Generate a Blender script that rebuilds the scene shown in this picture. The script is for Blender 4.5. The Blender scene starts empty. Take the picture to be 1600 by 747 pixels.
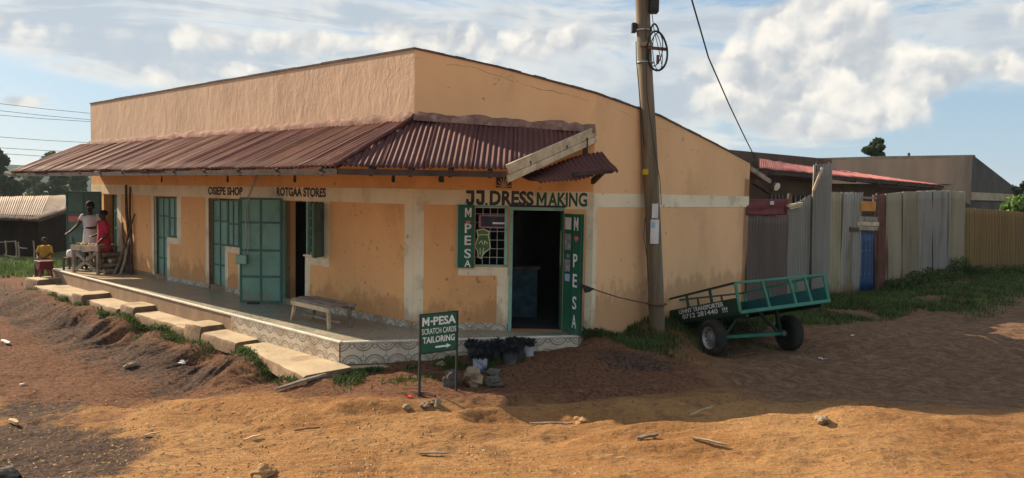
import bpy, bmesh, math, random
import numpy as np
from mathutils import Vector, Matrix
from mathutils import noise as mnoise
random.seed(7)
rng = np.random.default_rng(11)
R = math.radians
scene = bpy.context.scene
COL = scene.collection

# ------------------------------------------------------------------ camera
FPX, CX, CY = 1200.0, 800.0, 373.5
CAM = Vector((0, 0, 2.4))
PITCH = math.atan(71.5 / FPX)
ROLL = R(1.0)
_f = Vector((0, math.cos(PITCH), -math.sin(PITCH)))
_r0 = Vector((1, 0, 0))
_u0 = _r0.cross(_f)
CR = _r0 * math.cos(ROLL) + _u0 * math.sin(ROLL)
CU = -_r0 * math.sin(ROLL) + _u0 * math.cos(ROLL)
cam_d = bpy.data.cameras.new('camera')
cam_d.sensor_width = 36.0
cam_d.lens = 36.0 * FPX / 1600.0
cam_d.clip_start = 0.05
cam_d.clip_end = 6000
cam = bpy.data.objects.new('camera', cam_d)
COL.objects.link(cam)
m = Matrix((CR, CU, -_f)).transposed().to_4x4()
m.translation = CAM
cam.matrix_world = m
scene.camera = cam

# ------------------------------------------------------------------ light
SUN_DIR = Vector((0.84, -0.54, 0)).normalized()      # horizontal travel of the light
SUN_EL = R(31.5)
sun_d = bpy.data.lights.new('sun', 'SUN')
sun_d.energy = 4.4
sun_d.angle = R(0.6)
sun_d.color = (1.0, 0.83, 0.60)
sun = bpy.data.objects.new('sun', sun_d)
COL.objects.link(sun)
L = Vector((SUN_DIR.x * math.cos(SUN_EL), SUN_DIR.y * math.cos(SUN_EL), -math.sin(SUN_EL)))
sun.rotation_euler = L.to_track_quat('-Z', 'Y').to_euler()
sun.location = (-12, 14, 20)

scene.view_settings.view_transform = 'Standard'
scene.view_settings.look = 'None'
scene.view_settings.exposure = 1.1
scene.view_settings.gamma = 1.0
scene.view_settings.use_curve_mapping = False
HAZE = 0.00022
scene.render.engine = 'CYCLES'
scene.cycles.max_bounces = 4
scene.cycles.diffuse_bounces = 3
scene.cycles.glossy_bounces = 2
scene.cycles.transmission_bounces = 2
scene.cycles.volume_bounces = 0
scene.cycles.volume_step_rate = 10


class NT:
    """small helper for writing node trees"""
    def __init__(s, tree):
        s.t = tree
        tree.nodes.clear()

    def n(s, typ, **kw):
        nd = s.t.nodes.new(typ)
        for k, v in kw.items():
            setattr(nd, k, v)
        return nd

    def put(s, sock, v):
        if v is None:
            return
        if isinstance(v, bpy.types.NodeSocket):
            s.t.links.new(v, sock)
        elif isinstance(v, (tuple, list)) and len(v) == 3 and sock.type == 'RGBA':
            sock.default_value = (*v, 1)
        else:
            sock.default_value = v

    def math(s, op, a, b=None, c=None, clamp=False):
        nd = s.n('ShaderNodeMath', operation=op, use_clamp=clamp)
        for i, v in enumerate((a, b, c)):
            s.put(nd.inputs[i], v)
        return nd.outputs[0]

    def vmath(s, op, a, b=None):
        nd = s.n('ShaderNodeVectorMath', operation=op)
        s.put(nd.inputs[0], a)
        s.put(nd.inputs[1], b)
        return nd.outputs[0]

    def mix(s, f, a, b, blend='MIX'):
        nd = s.n('ShaderNodeMix', data_type='RGBA', blend_type=blend)
        nd.clamp_factor = True
        s.put(nd.inputs[0], f)
        s.put(nd.inputs[6], a)
        s.put(nd.inputs[7], b)
        return nd.outputs[2]

    def ramp(s, v, lo, hi, a=0.0, b=1.0):
        nd = s.n('ShaderNodeMapRange', interpolation_type='SMOOTHSTEP')
        s.put(nd.inputs[0], v)
        for i, x in enumerate((lo, hi, a, b)):
            s.put(nd.inputs[1 + i], x)
        return nd.outputs[0]

    def noise(s, vec, scale, detail=4, rough=0.55, dist=0.0):
        nd = s.n('ShaderNodeTexNoise')
        s.put(nd.inputs['Vector'], vec)
        nd.inputs['Scale'].default_value = scale
        nd.inputs['Detail'].default_value = detail
        nd.inputs['Roughness'].default_value = rough
        nd.inputs['Distortion'].default_value = dist
        return nd.outputs[0]

    def sep(s, v):
        nd = s.n('ShaderNodeSeparateXYZ')
        s.put(nd.inputs[0], v)
        return nd.outputs

    def comb(s, x, y, z):
        nd = s.n('ShaderNodeCombineXYZ')
        for i, v in enumerate((x, y, z)):
            s.put(nd.inputs[i], v)
        return nd.outputs[0]


def pix_azel(px, py):
    d = (_f + CR * (px - CX) / FPX + CU * (CY - py) / FPX).normalized()
    return math.atan2(d.x, d.y), math.asin(d.z)


def make_world():
    w = bpy.data.worlds.new('World')
    scene.world = w
    w.use_nodes = True
    w.cycles.sampling_method = 'NONE'
    t = NT(w.node_tree)
    out = t.n('ShaderNodeOutputWorld')
    bg = t.n('ShaderNodeBackground')
    bg.inputs[1].default_value = 0.1
    sky = t.n('ShaderNodeTexSky', sky_type='NISHITA')
    sky.sun_disc = False
    sky.sun_elevation = SUN_EL
    sky.sun_rotation = math.atan2(-SUN_DIR.x, -SUN_DIR.y)
    sky.air_density = 1.0
    sky.dust_density = 0.8
    sky.ozone_density = 1.5
    co = t.n('ShaderNodeTexCoord').outputs['Generated']
    x, y, z = t.sep(co)
    az = t.math('ARCTAN2', x, y)
    el = t.math('ARCSINE', z)

    AE = t.comb(az, el, 0.0)

    def total(blobs):
        """sum of soft blobs (px, py, sx, sy, k) placed by direction"""
        s = None
        for px, py, sx, sy, k in blobs:
            a0, e0 = pix_azel(px, py)
            kx, ky = FPX / sx, FPX / sy
            nd = t.n('ShaderNodeVectorMath', operation='MULTIPLY_ADD')
            t.put(nd.inputs[0], AE)
            nd.inputs[1].default_value = (kx, ky, 0)
            nd.inputs[2].default_value = (-a0 * kx, -e0 * ky, 0)
            dp = t.n('ShaderNodeVectorMath', operation='DOT_PRODUCT')
            t.put(dp.inputs[0], nd.outputs[0])
            t.put(dp.inputs[1], nd.outputs[0])
            g = t.math('POWER', 0.3679, dp.outputs['Value'])
            s = t.math('MULTIPLY_ADD', g, k, 0.0 if s is None else s)
        return s
    # long streaks of layered cloud
    S = t.vmath('MULTIPLY', co, (3.4, 3.4, 15.0))
    n1 = t.noise(t.vmath('ADD', S, (2.3, 5.1, 0.4)), 1.0, 6, 0.62, 0.8)
    warp = t.noise(co, 11.0, 3, 0.6)
    lay = t.math('ADD', n1, t.ramp(el, 0.20, 0.8, 0.0, 0.10))
    lay = t.math('ADD', lay, total([(100, 60, 260, 46, 0.17), (330, 105, 320, 46, 0.15), (480, 15, 500, 30, 0.10), (800, 80, 260, 60, 0.17),
                                    (1080, 170, 260, 70, 0.19), (1000, 30, 260, 50, 0.10), (60, 215, 260, 40, -0.12), (1500, 225, 260, 60, -0.17), (1460, 50, 200, 60, 0.13),
                                    (1200, 215, 200, 16, 0.07)]))
    a_lay = t.ramp(lay, 0.44, 0.68)
    core = t.ramp(t.math('MULTIPLY_ADD', warp, 0.35, lay), 0.72, 0.92)
    # heaped cloud
    wv = t.n('ShaderNodeTexNoise')
    wv.inputs['Scale'].default_value = 14.0
    wv.inputs['Detail'].default_value = 4.0
    wv.inputs['Roughness'].default_value = 0.62
    t.put(wv.inputs['Vector'], co)
    wob = t.vmath('MULTIPLY', t.vmath('SUBTRACT', wv.outputs['Color'], (0.5, 0.5, 0.5)), (0.075, 0.075, 0.075))

    def heap(off):
        v = t.vmath('ADD', t.vmath('ADD', co, off), wob)
        vo = t.n('ShaderNodeTexVoronoi', feature='F1')
        vo.inputs['Scale'].default_value = 15.0
        vo.inputs['Detail'].default_value = 1.4
        vo.inputs['Roughness'].default_value = 0.45
        t.put(vo.inputs['Vector'], v)
        return t.math('MULTIPLY', vo.outputs['Distance'], -0.55)
    c0 = heap((0.0, 0.0, 0.0))
    c1 = heap((-0.008, 0.0, 0.010))
    cm = total([(1262, 30, 75, 90, 0.95), (1335, 85, 110, 70, 0.72), (1255, 150, 130, 62, 0.66), (1360, 150, 110, 40, 0.56), (1130, 125, 130, 52, 0.56), (1290, 205, 120, 30, 0.40),
                (1490, 106, 60, 20, 0.66), (1592, 116, 36, 14, 0.62), (1570, 84, 14, 13, 0.58), (1605, 12, 34, 40, 0.6),
                (400, 60, 150, 26, 0.56), (200, 100, 240, 22, 0.54), (60, 42, 160, 20, 0.48), (570, 62, 130, 30, 0.60), (290, 134, 140, 16, 0.50), (770, 72, 160, 36, 0.58), (930, 60, 100, 34, 0.50),
                (60, 158, 34, 14, 0.52), (18, 160, 24, 11, 0.46)])
    cden = t.math('ADD', t.math('ADD', c0, cm), t.math('MULTIPLY', t.math('SUBTRACT', n1, 0.5), 0.7))
    a_cum = t.ramp(cden, -0.06, 0.34)
    relief = t.math('MULTIPLY_ADD', t.math('SUBTRACT', c0, c1), 2.9, 0.58)
    shade = t.ramp(t.math('MULTIPLY_ADD', relief, 0.22, warp), 0.50, 0.76, 0.0, 1.0)
    lit = t.math('MULTIPLY_ADD', relief, 0.5, t.math('MULTIPLY', shade, 0.5), clamp=True)
    cum_col = t.mix(lit, (2.15, 2.4, 2.7), (5.0, 4.7, 4.2))
    lay_col = t.mix(core, (4.1, 4.0, 3.75), (2.45, 2.75, 3.05))
    base = t.mix(0.80, sky.outputs[0], (1.30, 2.05, 2.80))
    base = t.mix(t.ramp(el, 0.0, 0.22, 0.32, 0.0), base, (2.5, 3.25, 3.85))
    c = t.mix(t.math('MULTIPLY', a_lay, 0.88), base, lay_col)
    c = t.mix(t.math('MULTIPLY', a_cum, 0.92), c, cum_col)
    t.put(bg.inputs[0], c)
    t.put(out.inputs[0], bg.outputs[0])


make_world()

# ------------------------------------------------------------------ helpers
def ray(px, py):
    return _f + CR * (px - CX) / FPX + CU * (CY - py) / FPX


def on_z(px, py, z):
    d = ray(px, py)
    return CAM + d * ((z - CAM.z) / d.z)


def at_y(px, py, y):
    d = ray(px, py)
    return CAM + d * (y / d.y)


WLOC = {}


class Frame:
    def __init__(s, o, x, y, z=Vector((0, 0, 1))):
        s.o, s.x, s.y, s.z = Vector(o), Vector(x).normalized(), Vector(y).normalized(), Vector(z).normalized()

    def P(s, u, v, w):
        return s.o + s.x * u + s.y * v + s.z * w

    def uz(s, px, py):
        d = ray(px, py)
        k = (s.o - CAM).dot(s.y) / d.dot(s.y)
        p = CAM + d * k - s.o
        return p.dot(s.x), p.dot(s.z)

    def u(s, px, py):
        return s.uz(px, py)[0]

    def h(s, px, py):
        return s.uz(px, py)[1]


WORLD = Frame((0, 0, 0), (1, 0, 0), (0, 1, 0))


class MB:
    def __init__(s):
        s.v, s.f, s.sm = [], [], []
        s.rib = None

    def add(s, vs, fs, smooth=False):
        k = len(s.v)
        s.v += [Vector(p) for p in vs]
        s.f += [tuple(i + k for i in q) for q in fs]
        s.sm += [smooth] * len(fs)
        return s

    def hexa(s, p):      # 4 bottom, 4 top, same winding
        return s.add(p, [(3, 2, 1, 0), (4, 5, 6, 7), (0, 1, 5, 4), (1, 2, 6, 5), (2, 3, 7, 6), (3, 0, 4, 7)])

    def box(s, F, u0, u1, v0, v1, w0, w1):
        return s.hexa([F.P(u0, v0, w0), F.P(u1, v0, w0), F.P(u1, v1, w0), F.P(u0, v1, w0),
                       F.P(u0, v0, w1), F.P(u1, v0, w1), F.P(u1, v1, w1), F.P(u0, v1, w1)])

    def bar(s, a, b, wid, thk, up=Vector((0, 0, 1))):
        a, b = Vector(a), Vector(b)
        d = (b - a).normalized()
        sd = d.cross(up)
        if sd.length < 1e-4:
            sd = d.cross(Vector((0, 1, 0)))
        sd.normalize()
        n = sd.cross(d)
        h, k = sd * wid / 2, n * thk / 2
        return s.hexa([a - h - k, a + h - k, a + h + k, a - h + k, b - h - k, b + h - k, b + h + k, b - h + k])

    def tube(s, pts, rad, n=8, caps=True, smooth=True):
        pts = [Vector(p) for p in pts]
        if not isinstance(rad, (list, tuple)):
            rad = [rad] * len(pts)
        prev = None
        vs, fs = [], []
        for i, p in enumerate(pts):
            d = (pts[min(i + 1, len(pts) - 1)] - pts[max(i - 1, 0)]).normalized()
            if prev is None:
                a = d.cross(Vector((0, 0, 1)))
                if a.length < 1e-3:
                    a = d.cross(Vector((0, 1, 0)))
            else:
                a = prev - d * prev.dot(d)
            a.normalize()
            prev = a
            b = d.cross(a)
            for k in range(n):
                t = 2 * math.pi * k / n
                vs.append(p + (a * math.cos(t) + b * math.sin(t)) * rad[i])
        for i in range(len(pts) - 1):
            for k in range(n):
                fs.append((i * n + k, i * n + (k + 1) % n, (i + 1) * n + (k + 1) % n, (i + 1) * n + k))
        s.add(vs, fs, smooth)
        if caps:
            k = len(s.v) - len(vs)
            s.f.append(tuple(k + j for j in reversed(range(n))))
            s.f.append(tuple(k + (len(pts) - 1) * n + j for j in range(n)))
            s.sm += [False, False]
        return s

    def lathe(s, o, axis, prof, n=20, smooth=True, caps=True):
        o, axis = Vector(o), Vector(axis).normalized()
        a = axis.cross(Vector((0.3, 0.2, 1))).normalized()
        b = axis.cross(a)
        vs, fs = [], []
        for (r, h) in prof:
            for k in range(n):
                t = 2 * math.pi * k / n
                vs.append(o + axis * h + (a * math.cos(t) + b * math.sin(t)) * r)
        for i in range(len(prof) - 1):
            for k in range(n):
                fs.append((i * n + k, i * n + (k + 1) % n, (i + 1) * n + (k + 1) % n, (i + 1) * n + k))
        s.add(vs, fs, smooth)
        if caps:
            k = len(s.v) - len(vs)
            s.f.append(tuple(k + j for j in reversed(range(n))))
            s.f.append(tuple(k + (len(prof) - 1) * n + j for j in range(n)))
            s.sm += [False, False]
        return s

    def prism(s, F, poly, v0, v1):       # polygon in (u, w), extruded along v
        n = len(poly)
        vs = [F.P(u, v0, w) for u, w in poly] + [F.P(u, v1, w) for u, w in poly]
        fs = [tuple(reversed(range(n))), tuple(range(n, 2 * n))]
        fs += [(i, (i + 1) % n, n + (i + 1) % n, n + i) for i in range(n)]
        return s.add(vs, fs)

    def rings(s, rings, smooth=True, caps=True):
        n = len(rings[0])
        k = len(s.v)
        vs = [p for r in rings for p in r]
        fs = [(i * n + j, i * n + (j + 1) % n, (i + 1) * n + (j + 1) % n, (i + 1) * n + j) for i in range(len(rings) - 1) for j in range(n)]
        s.add(vs, fs, smooth)
        if caps:
            s.f.append(tuple(k + j for j in reversed(range(n))))
            s.f.append(tuple(k + (len(rings) - 1) * n + j for j in range(n)))
            s.sm += [False, False]
        return s

    def build(s, name, mat, parent=None, bevel=0.0, solid=0.0, kind=None, tri=False):
        vs = s.v
        lo = Vector((min(p.x for p in vs), min(p.y for p in vs), min(p.z for p in vs)))
        hi = Vector((max(p.x for p in vs), max(p.y for p in vs), max(p.z for p in vs)))
        piv = Vector(((lo.x + hi.x) / 2, (lo.y + hi.y) / 2, lo.z))
        me = bpy.data.meshes.new(name)
        me.from_pydata([p - piv for p in vs], [], s.f)
        me.polygons.foreach_set('use_smooth', s.sm)
        if any(s.sm):
            try:
                me.set_sharp_from_angle(angle=R(50))
            except Exception:
                pass
        if s.rib:
            me.attributes.new('rib', 'FLOAT', 'POINT').data.foreach_set('value', s.rib)
        me.materials.append(MAT[mat] if isinstance(mat, str) else mat)
        me.update()
        return place(name, me, piv, parent, bevel, solid, kind)


def place(name, me, piv, parent=None, bevel=0.0, solid=0.0, kind=None):
    o = bpy.data.objects.new(name, me)
    COL.objects.link(o)
    WLOC[o] = Vector(piv)
    if parent is not None:
        o.parent = parent
        o.location = Vector(piv) - WLOC[parent]
    else:
        o.location = piv
    if bevel:
        b = o.modifiers.new('bevel', 'BEVEL')
        b.width = bevel
        b.segments = 2
        b.limit_method = 'ANGLE'
        b.angle_limit = R(40)
    if solid:
        b = o.modifiers.new('thickness', 'SOLIDIFY')
        b.thickness = solid
        b.offset = 0
    if kind:
        o['kind'] = kind
    return o


def tag(o, label=None, cat=None, group=None, kind=None):
    if label:
        o['label'] = label
    if cat:
        o['category'] = cat
    if group:
        o['group'] = group
    if kind:
        o['kind'] = kind
    return o


def thing(name, loc, label, cat, group=None):
    o = bpy.data.objects.new(name, None)
    COL.objects.link(o)
    o.empty_display_size = 0.2
    o.location = loc
    WLOC[o] = Vector(loc)
    return tag(o, label, cat, group)


def share(src, name, loc, parent, rot=None):
    """another piece with the same mesh data"""
    o = bpy.data.objects.new(name, src.data)
    COL.objects.link(o)
    WLOC[o] = Vector(loc)
    if parent is not None:
        o.parent = parent
        o.location = Vector(loc) - WLOC[parent]
    else:
        o.location = loc
    if rot is not None:
        o.rotation_euler = rot
    return o


def text_mesh(name, body, F, u_left, w_bottom, width, height, mat, parent, out=0.004, bold=0.02, depth=0.002, shear=0.0, space=1.0):
    """lettering laid on plane F (u grows to the viewer's left); fitted to width x height"""
    cu = bpy.data.curves.new(name, 'FONT')
    cu.body = body
    cu.offset = bold
    cu.shear = shear
    cu.space_character = space
    cu.resolution_u = 3
    ob = bpy.data.objects.new(name, cu)
    COL.objects.link(ob)
    bpy.context.view_layer.update()
    dg = bpy.context.evaluated_depsgraph_get()
    me = bpy.data.meshes.new_from_object(ob.evaluated_get(dg))
    bpy.data.objects.remove(ob)
    co = np.empty(len(me.vertices) * 3)
    me.vertices.foreach_get('co', co)
    co = co.reshape(-1, 3)
    lo, hi = co.min(0), co.max(0)
    sx, sy = width / (hi[0] - lo[0]), height / (hi[1] - lo[1])
    mb = MB()
    wb = height * .035
    sd_ = random.random() * 50
    pts = []
    for p in co:      # brush wobble
        a, b = (p[0] - lo[0]) * sx, (p[1] - lo[1]) * sy
        q = Vector((a / height * 1.7 + sd_, b / height * 1.7, sd_))
        pts.append(F.P(u_left - a - wb * mnoise.noise(q), out, w_bottom + b + wb * mnoise.noise(q + Vector((9, 4, 2))) + .35 * wb * mnoise.noise(Vector((a / height * .8, sd_, 1)))))
    mb.add(pts, [tuple(p.vertices) for p in me.polygons])
    bpy.data.meshes.remove(me)
    return mb.build(name, mat, parent, solid=depth)


def letter_m(F, u_left, w_bottom, width, height, mat, parent, out=.004):
    """hand-painted block M"""
    poly = [(0, 0), (.02, 1), (.26, .98), (.5, .52), (.76, 1), (1, .99), (.98, 0), (.74, .01), (.77, .58), (.51, .16), (.25, .60), (.24, .01)]
    mb = MB()
    mb.prism(F, [(u_left - p * width, w_bottom + q * height) for p, q in poly], out - .001, out + .001)
    return mb.build('lettering', mat, parent)


# ------------------------------------------------------------------ materials
MAT = {}


def mk(name, col, rough=0.85, var=0.18, scale=2.0, bump=0.25, bscale=40.0, stain=None, stain_amt=0.5, stain_scale=1.2, stain_lo=0.52, stain_hi=0.70,
       stretch=(1, 1, 1), metal=0.0, spec=0.3, objvar=0.0, stain2=None, stain2_scale=14.0, stain2_lo=0.62, stain2_hi=0.72, stain2_amt=0.8, trans=0.0, low=None, rib=None):
    mt = bpy.data.materials.new(name)
    MAT[name] = mt
    mt.use_nodes = True
    t = NT(mt.node_tree)
    out = t.n('ShaderNodeOutputMaterial')
    bs = t.n('ShaderNodeBsdfPrincipled')
    pos = t.n('ShaderNodeNewGeometry').outputs['Position']
    ps = t.vmath('MULTIPLY', pos, stretch)
    n1 = t.noise(ps, scale, 4, 0.6)
    c = t.mix(t.ramp(n1, 0.3, 0.7), tuple(v * (1 - var) for v in col), tuple(min(1, v * (1 + var)) for v in col))
    if stain:
        n2 = t.noise(t.vmath('ADD', ps, (7.1, 3.3, 9.2)), stain_scale, 5, 0.66)
        c = t.mix(t.math('MULTIPLY', t.ramp(n2, stain_lo, stain_hi), stain_amt), c, stain)
    if stain2:
        n3 = t.noise(t.vmath('ADD', pos, (1.1, 8.3, 2.2)), stain2_scale, 3, 0.6)
        c = t.mix(t.math('MULTIPLY', t.ramp(n3, stain2_lo, stain2_hi), stain2_amt), c, stain2)
    if low:      # mud splashed up from the floor: (colour, height where it ends, amount)
        z = t.sep(pos)[2]
        e = t.ramp(z, low[1] - 0.75, low[1], 1.0, 0.0)
        n4 = t.noise(t.vmath('MULTIPLY', pos, (1, 1, 0.6)), 5.0, 5, 0.7)
        k = t.ramp(t.math('ADD', t.math('MULTIPLY', e, 0.40), t.math('MULTIPLY', n4, 0.85)), 0.56, 0.76)
        c = t.mix(t.math('MULTIPLY', k, low[2]), c, low[0])
    if rib:      # grime lodged in the valleys of the corrugation
        at_ = t.n('ShaderNodeAttribute')
        at_.attribute_name = 'rib'
        c = t.mix(t.math('MULTIPLY', t.ramp(at_.outputs['Fac'], -0.9, 0.35, 1.0, 0.0), rib[1]), c, rib[0])
    if objvar:
        oi = t.n('ShaderNodeObjectInfo').outputs['Random']
        hv = t.n('ShaderNodeHueSaturation')
        hv.inputs['Value'].default_value = 1.0
        t.put(hv.inputs['Value'], t.math('ADD', t.math('MULTIPLY', oi, 2 * objvar), 1 - objvar))
        t.put(hv.inputs['Hue'], t.math('ADD', t.math('MULTIPLY', oi, 0.03 * objvar / 0.2), 0.5 - 0.015 * objvar / 0.2))
        t.put(hv.inputs['Color'], c)
        c = hv.outputs[0]
    t.put(bs.inputs['Base Color'], c)
    bs.inputs['Roughness'].default_value = rough
    bs.inputs['Metallic'].default_value = metal
    bs.inputs['Specular IOR Level'].default_value = spec
    if bump:
        nb = t.noise(ps, bscale * .25, 5, 0.72)
        b = t.n('ShaderNodeBump')
        b.inputs['Strength'].default_value = min(1.0, bump)
        b.inputs['Distance'].default_value = 0.012
        t.put(b.inputs['Height'], t.math('MULTIPLY', nb, 2.2))
        t.put(bs.inputs['Normal'], b.outputs[0])
    sh = bs.outputs[0]
    if trans:
        tr = t.n('ShaderNodeBsdfTranslucent')
        t.put(tr.inputs[0], c)
        ms = t.n('ShaderNodeMixShader')
        ms.inputs[0].default_value = trans
        t.put(ms.inputs[1], sh)
        t.put(ms.inputs[2], tr.outputs[0])
        sh = ms.outputs[0]
    t.put(out.inputs[0], sh)
    return mt


MUD = (0.30, 0.135, 0.058)
mk('wall_paint', (0.80, 0.425, 0.175), 0.9, 0.07, 1.3, 0.22, 55, stain=(0.46, 0.24, 0.11), stain_amt=0.45, stain_scale=0.9, stretch=(1, 1, 0.6),
   stain2=(0.16, 0.09, 0.06), stain2_scale=11, stain2_lo=0.64, stain2_hi=0.71, stain2_amt=0.6, low=(MUD, 1.2, 0.45))
mk('parapet_paint', (0.57, 0.385, 0.262), 0.92, 0.07, 1.3, 0.7, 22, stain=(0.42, 0.265, 0.17), stain_amt=0.55, stain_scale=1.1, stretch=(1, 1, 0.55),
   stain2=(0.2, 0.12, 0.08), stain2_scale=5, stain2_lo=0.72, stain2_hi=0.78, stain2_amt=0.5)
mk('side_paint', (0.80, 0.475, 0.24), 0.92, 0.06, 1.1, 0.22, 40, stain=(0.45, 0.25, 0.13), stain_amt=0.35, stain_scale=0.9, stretch=(1, 1, 0.5),
   stain2=(0.2, 0.10, 0.06), stain2_scale=7, stain2_lo=0.68, stain2_hi=0.73, stain2_amt=0.55, low=(MUD, 1.4, 0.42))
mk('cream_paint', (0.80, 0.68, 0.47), 0.9, 0.08, 1.5, 0.25, 50, stain=(0.45, 0.33, 0.2), stain_amt=0.5, stain_scale=2.0,
   stain2=(0.25, 0.14, 0.08), stain2_scale=10, stain2_lo=0.66, stain2_hi=0.72, stain2_amt=0.6, low=(MUD, 1.1, 0.5))
mk('coping', (0.10, 0.075, 0.06), 0.95, 0.3, 4, 0.5, 30)
mk('mortar', (0.22, 0.12, 0.09), 0.95, 0.35, 6, 0.8, 25, stain=(0.42, 0.28, 0.2), stain_amt=0.6, stain_scale=5)
mk('roof_maroon_shaded', (0.105, 0.032, 0.030), 0.75, 0.20, 1.6, 0.12, 60, stain=(0.15, 0.058, 0.045), stain_amt=0.65, stain_scale=1.6, stretch=(1, 1, 1), objvar=0.14,
   stain2=(0.33, 0.19, 0.13), stain2_scale=6, stain2_lo=0.62, stain2_hi=0.76, stain2_amt=0.35, rib=((0.045, 0.018, 0.017), 0.55))  # maroon iron, colour darkened to stand in for the parapet's shade
mk('roof_rust', (0.19, 0.072, 0.048), 0.68, 0.22, 1.4, 0.12, 60, stain=(0.17, 0.065, 0.05), stain_amt=0.7, stain_scale=1.5, objvar=0.15,
   stain2=(0.33, 0.21, 0.15), stain2_scale=5, stain2_lo=0.60, stain2_hi=0.74, stain2_amt=0.45, rib=((0.085, 0.042, 0.032), 0.65))
mk('rafter_wood', (0.06, 0.04, 0.032), 0.9, 0.3, 5, 0.4, 40)
mk('grey_wood', (0.27, 0.22, 0.17), 0.9, 0.28, 7, 0.5, 60, stretch=(1, 1, 1), stain=(0.10, 0.07, 0.05), stain_amt=0.6, stain_scale=3, objvar=0.15)
mk('pale_wood', (0.52, 0.41, 0.27), 0.9, 0.22, 6, 0.4, 50, stain=(0.25, 0.17, 0.1), stain_amt=0.6, stain_scale=4, objvar=0.1)
mk('dark_wood', (0.11, 0.075, 0.055), 0.9, 0.3, 7, 0.5, 50, objvar=0.25)
mk('fire_wood', (0.24, 0.17, 0.12), 0.95, 0.3, 7, 0.6, 50, objvar=0.35)
mk('strap_teal', (0.055, 0.135, 0.105), 0.55, 0.15, 3.0, 0.1, 30, stain=(0.10, 0.06, 0.04), stain_amt=0.4, stain_scale=4)
mk('door_teal', (0.155, 0.315, 0.245), 0.5, 0.12, 2.0, 0.10, 30, stain=(0.06, 0.12, 0.09), stain_amt=0.45, stain_scale=1.8, objvar=0.10, spec=0.4, low=(MUD, 0.95, 0.5),
   stain2=(0.16, 0.09, 0.05), stain2_scale=16, stain2_lo=0.70, stain2_hi=0.75)
mk('door_dull', (0.095, 0.165, 0.13), 0.6, 0.14, 2.0, 0.10, 30, stain=(0.05, 0.07, 0.06), stain_amt=0.5, stain_scale=1.8)
mk('frame_teal', (0.22, 0.40, 0.30), 0.55, 0.12, 3.0, 0.1, 30, stain=(0.1, 0.12, 0.09), stain_amt=0.5, stain_scale=3)
mk('door_green', (0.012, 0.105, 0.062), 0.5, 0.12, 2.0, 0.08, 30, stain=(0.03, 0.06, 0.04), stain_amt=0.4, stain_scale=2.5, low=(MUD, 0.8, 0.45))
mk('letter_white', (0.74, 0.75, 0.70), 0.8, 0.10, 9, 0, stain=(0.35, 0.38, 0.33), stain_amt=0.5, stain_scale=12)
mk('letter_dark', (0.045, 0.055, 0.06), 0.8, 0.15, 9, 0, stain=(0.16, 0.14, 0.12), stain_amt=0.5, stain_scale=11)
mk('letter_brown', (0.085, 0.05, 0.055), 0.8, 0.2, 9, 0, stain=(0.30, 0.22, 0.17), stain_amt=0.6, stain_scale=12)
mk('letter_green', (0.02, 0.10, 0.065), 0.8, 0.15, 9, 0, stain=(0.10, 0.15, 0.12), stain_amt=0.4, stain_scale=11)
mk('heart_red', (0.55, 0.16, 0.14), 0.8, 0.1, 9, 0)
mk('iron_dark', (0.035, 0.035, 0.035), 0.6, 0.2, 9, 0.1, 40, metal=0.2)
mk('grille_paint', (0.40, 0.41, 0.40), 0.6, 0.1, 9, 0)
mk('black_plastic', (0.018, 0.019, 0.022), 0.5, 0.2, 6, 0.1, 40)
mk('steel_band', (0.45, 0.45, 0.44), 0.45, 0.15, 8, 0.05, 40, metal=0.6)
mk('paper', (0.62, 0.63, 0.62), 0.9, 0.10, 8, 0, stain=(0.4, 0.4, 0.38), stain_amt=0.4, stain_scale=14)
mk('paper_blue', (0.30, 0.45, 0.60), 0.9, 0.15, 12, 0)
mk('paper_grey', (0.22, 0.23, 0.22), 0.9, 0.25, 14, 0, stain=(0.5, 0.5, 0.48), stain_amt=0.8, stain_scale=16)
mk('sticker_yellow', (0.55, 0.42, 0.04), 0.7, 0.1, 9, 0)
mk('poster_navy', (0.045, 0.045, 0.075), 0.7, 0.2, 9, 0)
mk('poster_pink', (0.42, 0.20, 0.21), 0.7, 0.1, 9, 0)
mk('poster_green', (0.10, 0.16, 0.07), 0.7, 0.2, 9, 0)
mk('poster_lime', (0.55, 0.68, 0.36), 0.7, 0.1, 9, 0)
mk('interior', (0.045, 0.045, 0.05), 0.95, 0.2, 2, 0)
mk('interior_cloth', (0.05, 0.10, 0.13), 0.95, 0.3, 6, 0.1, 30)
mk('concrete', (0.41, 0.315, 0.205), 0.92, 0.16, 2.0, 0.45, 45, stain=(0.22, 0.135, 0.075), stain_amt=0.75, stain_scale=2.2, stain2=(0.15, 0.11, 0.08), stain2_scale=11, stain2_lo=0.66, stain2_hi=0.75, stain2_amt=0.4)
mk('concrete_mud', (0.21, 0.135, 0.082), 0.95, 0.25, 4.0, 0.6, 45, stain=(0.33, 0.24, 0.15), stain_amt=0.6, stain_scale=5)
mk('riser_plain', (0.27, 0.175, 0.105), 0.9, 0.16, 2.5, 0.3, 45, stain=(0.2, 0.115, 0.065), stain_amt=0.65, stain_scale=2.0, stretch=(1, 1, 0.5))
mk('nosing', (0.62, 0.58, 0.50), 0.7, 0.14, 5, 0.1, 40)
mk('pole_wood', (0.185, 0.145, 0.095), 0.9, 0.30, 5, 0.7, 60, stretch=(1.6, 1.6, 0.12), stain=(0.075, 0.062, 0.05), stain_amt=0.75, stain_scale=3.0, low=((0.20, 0.12, 0.07), 1.3, 0.5))
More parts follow.
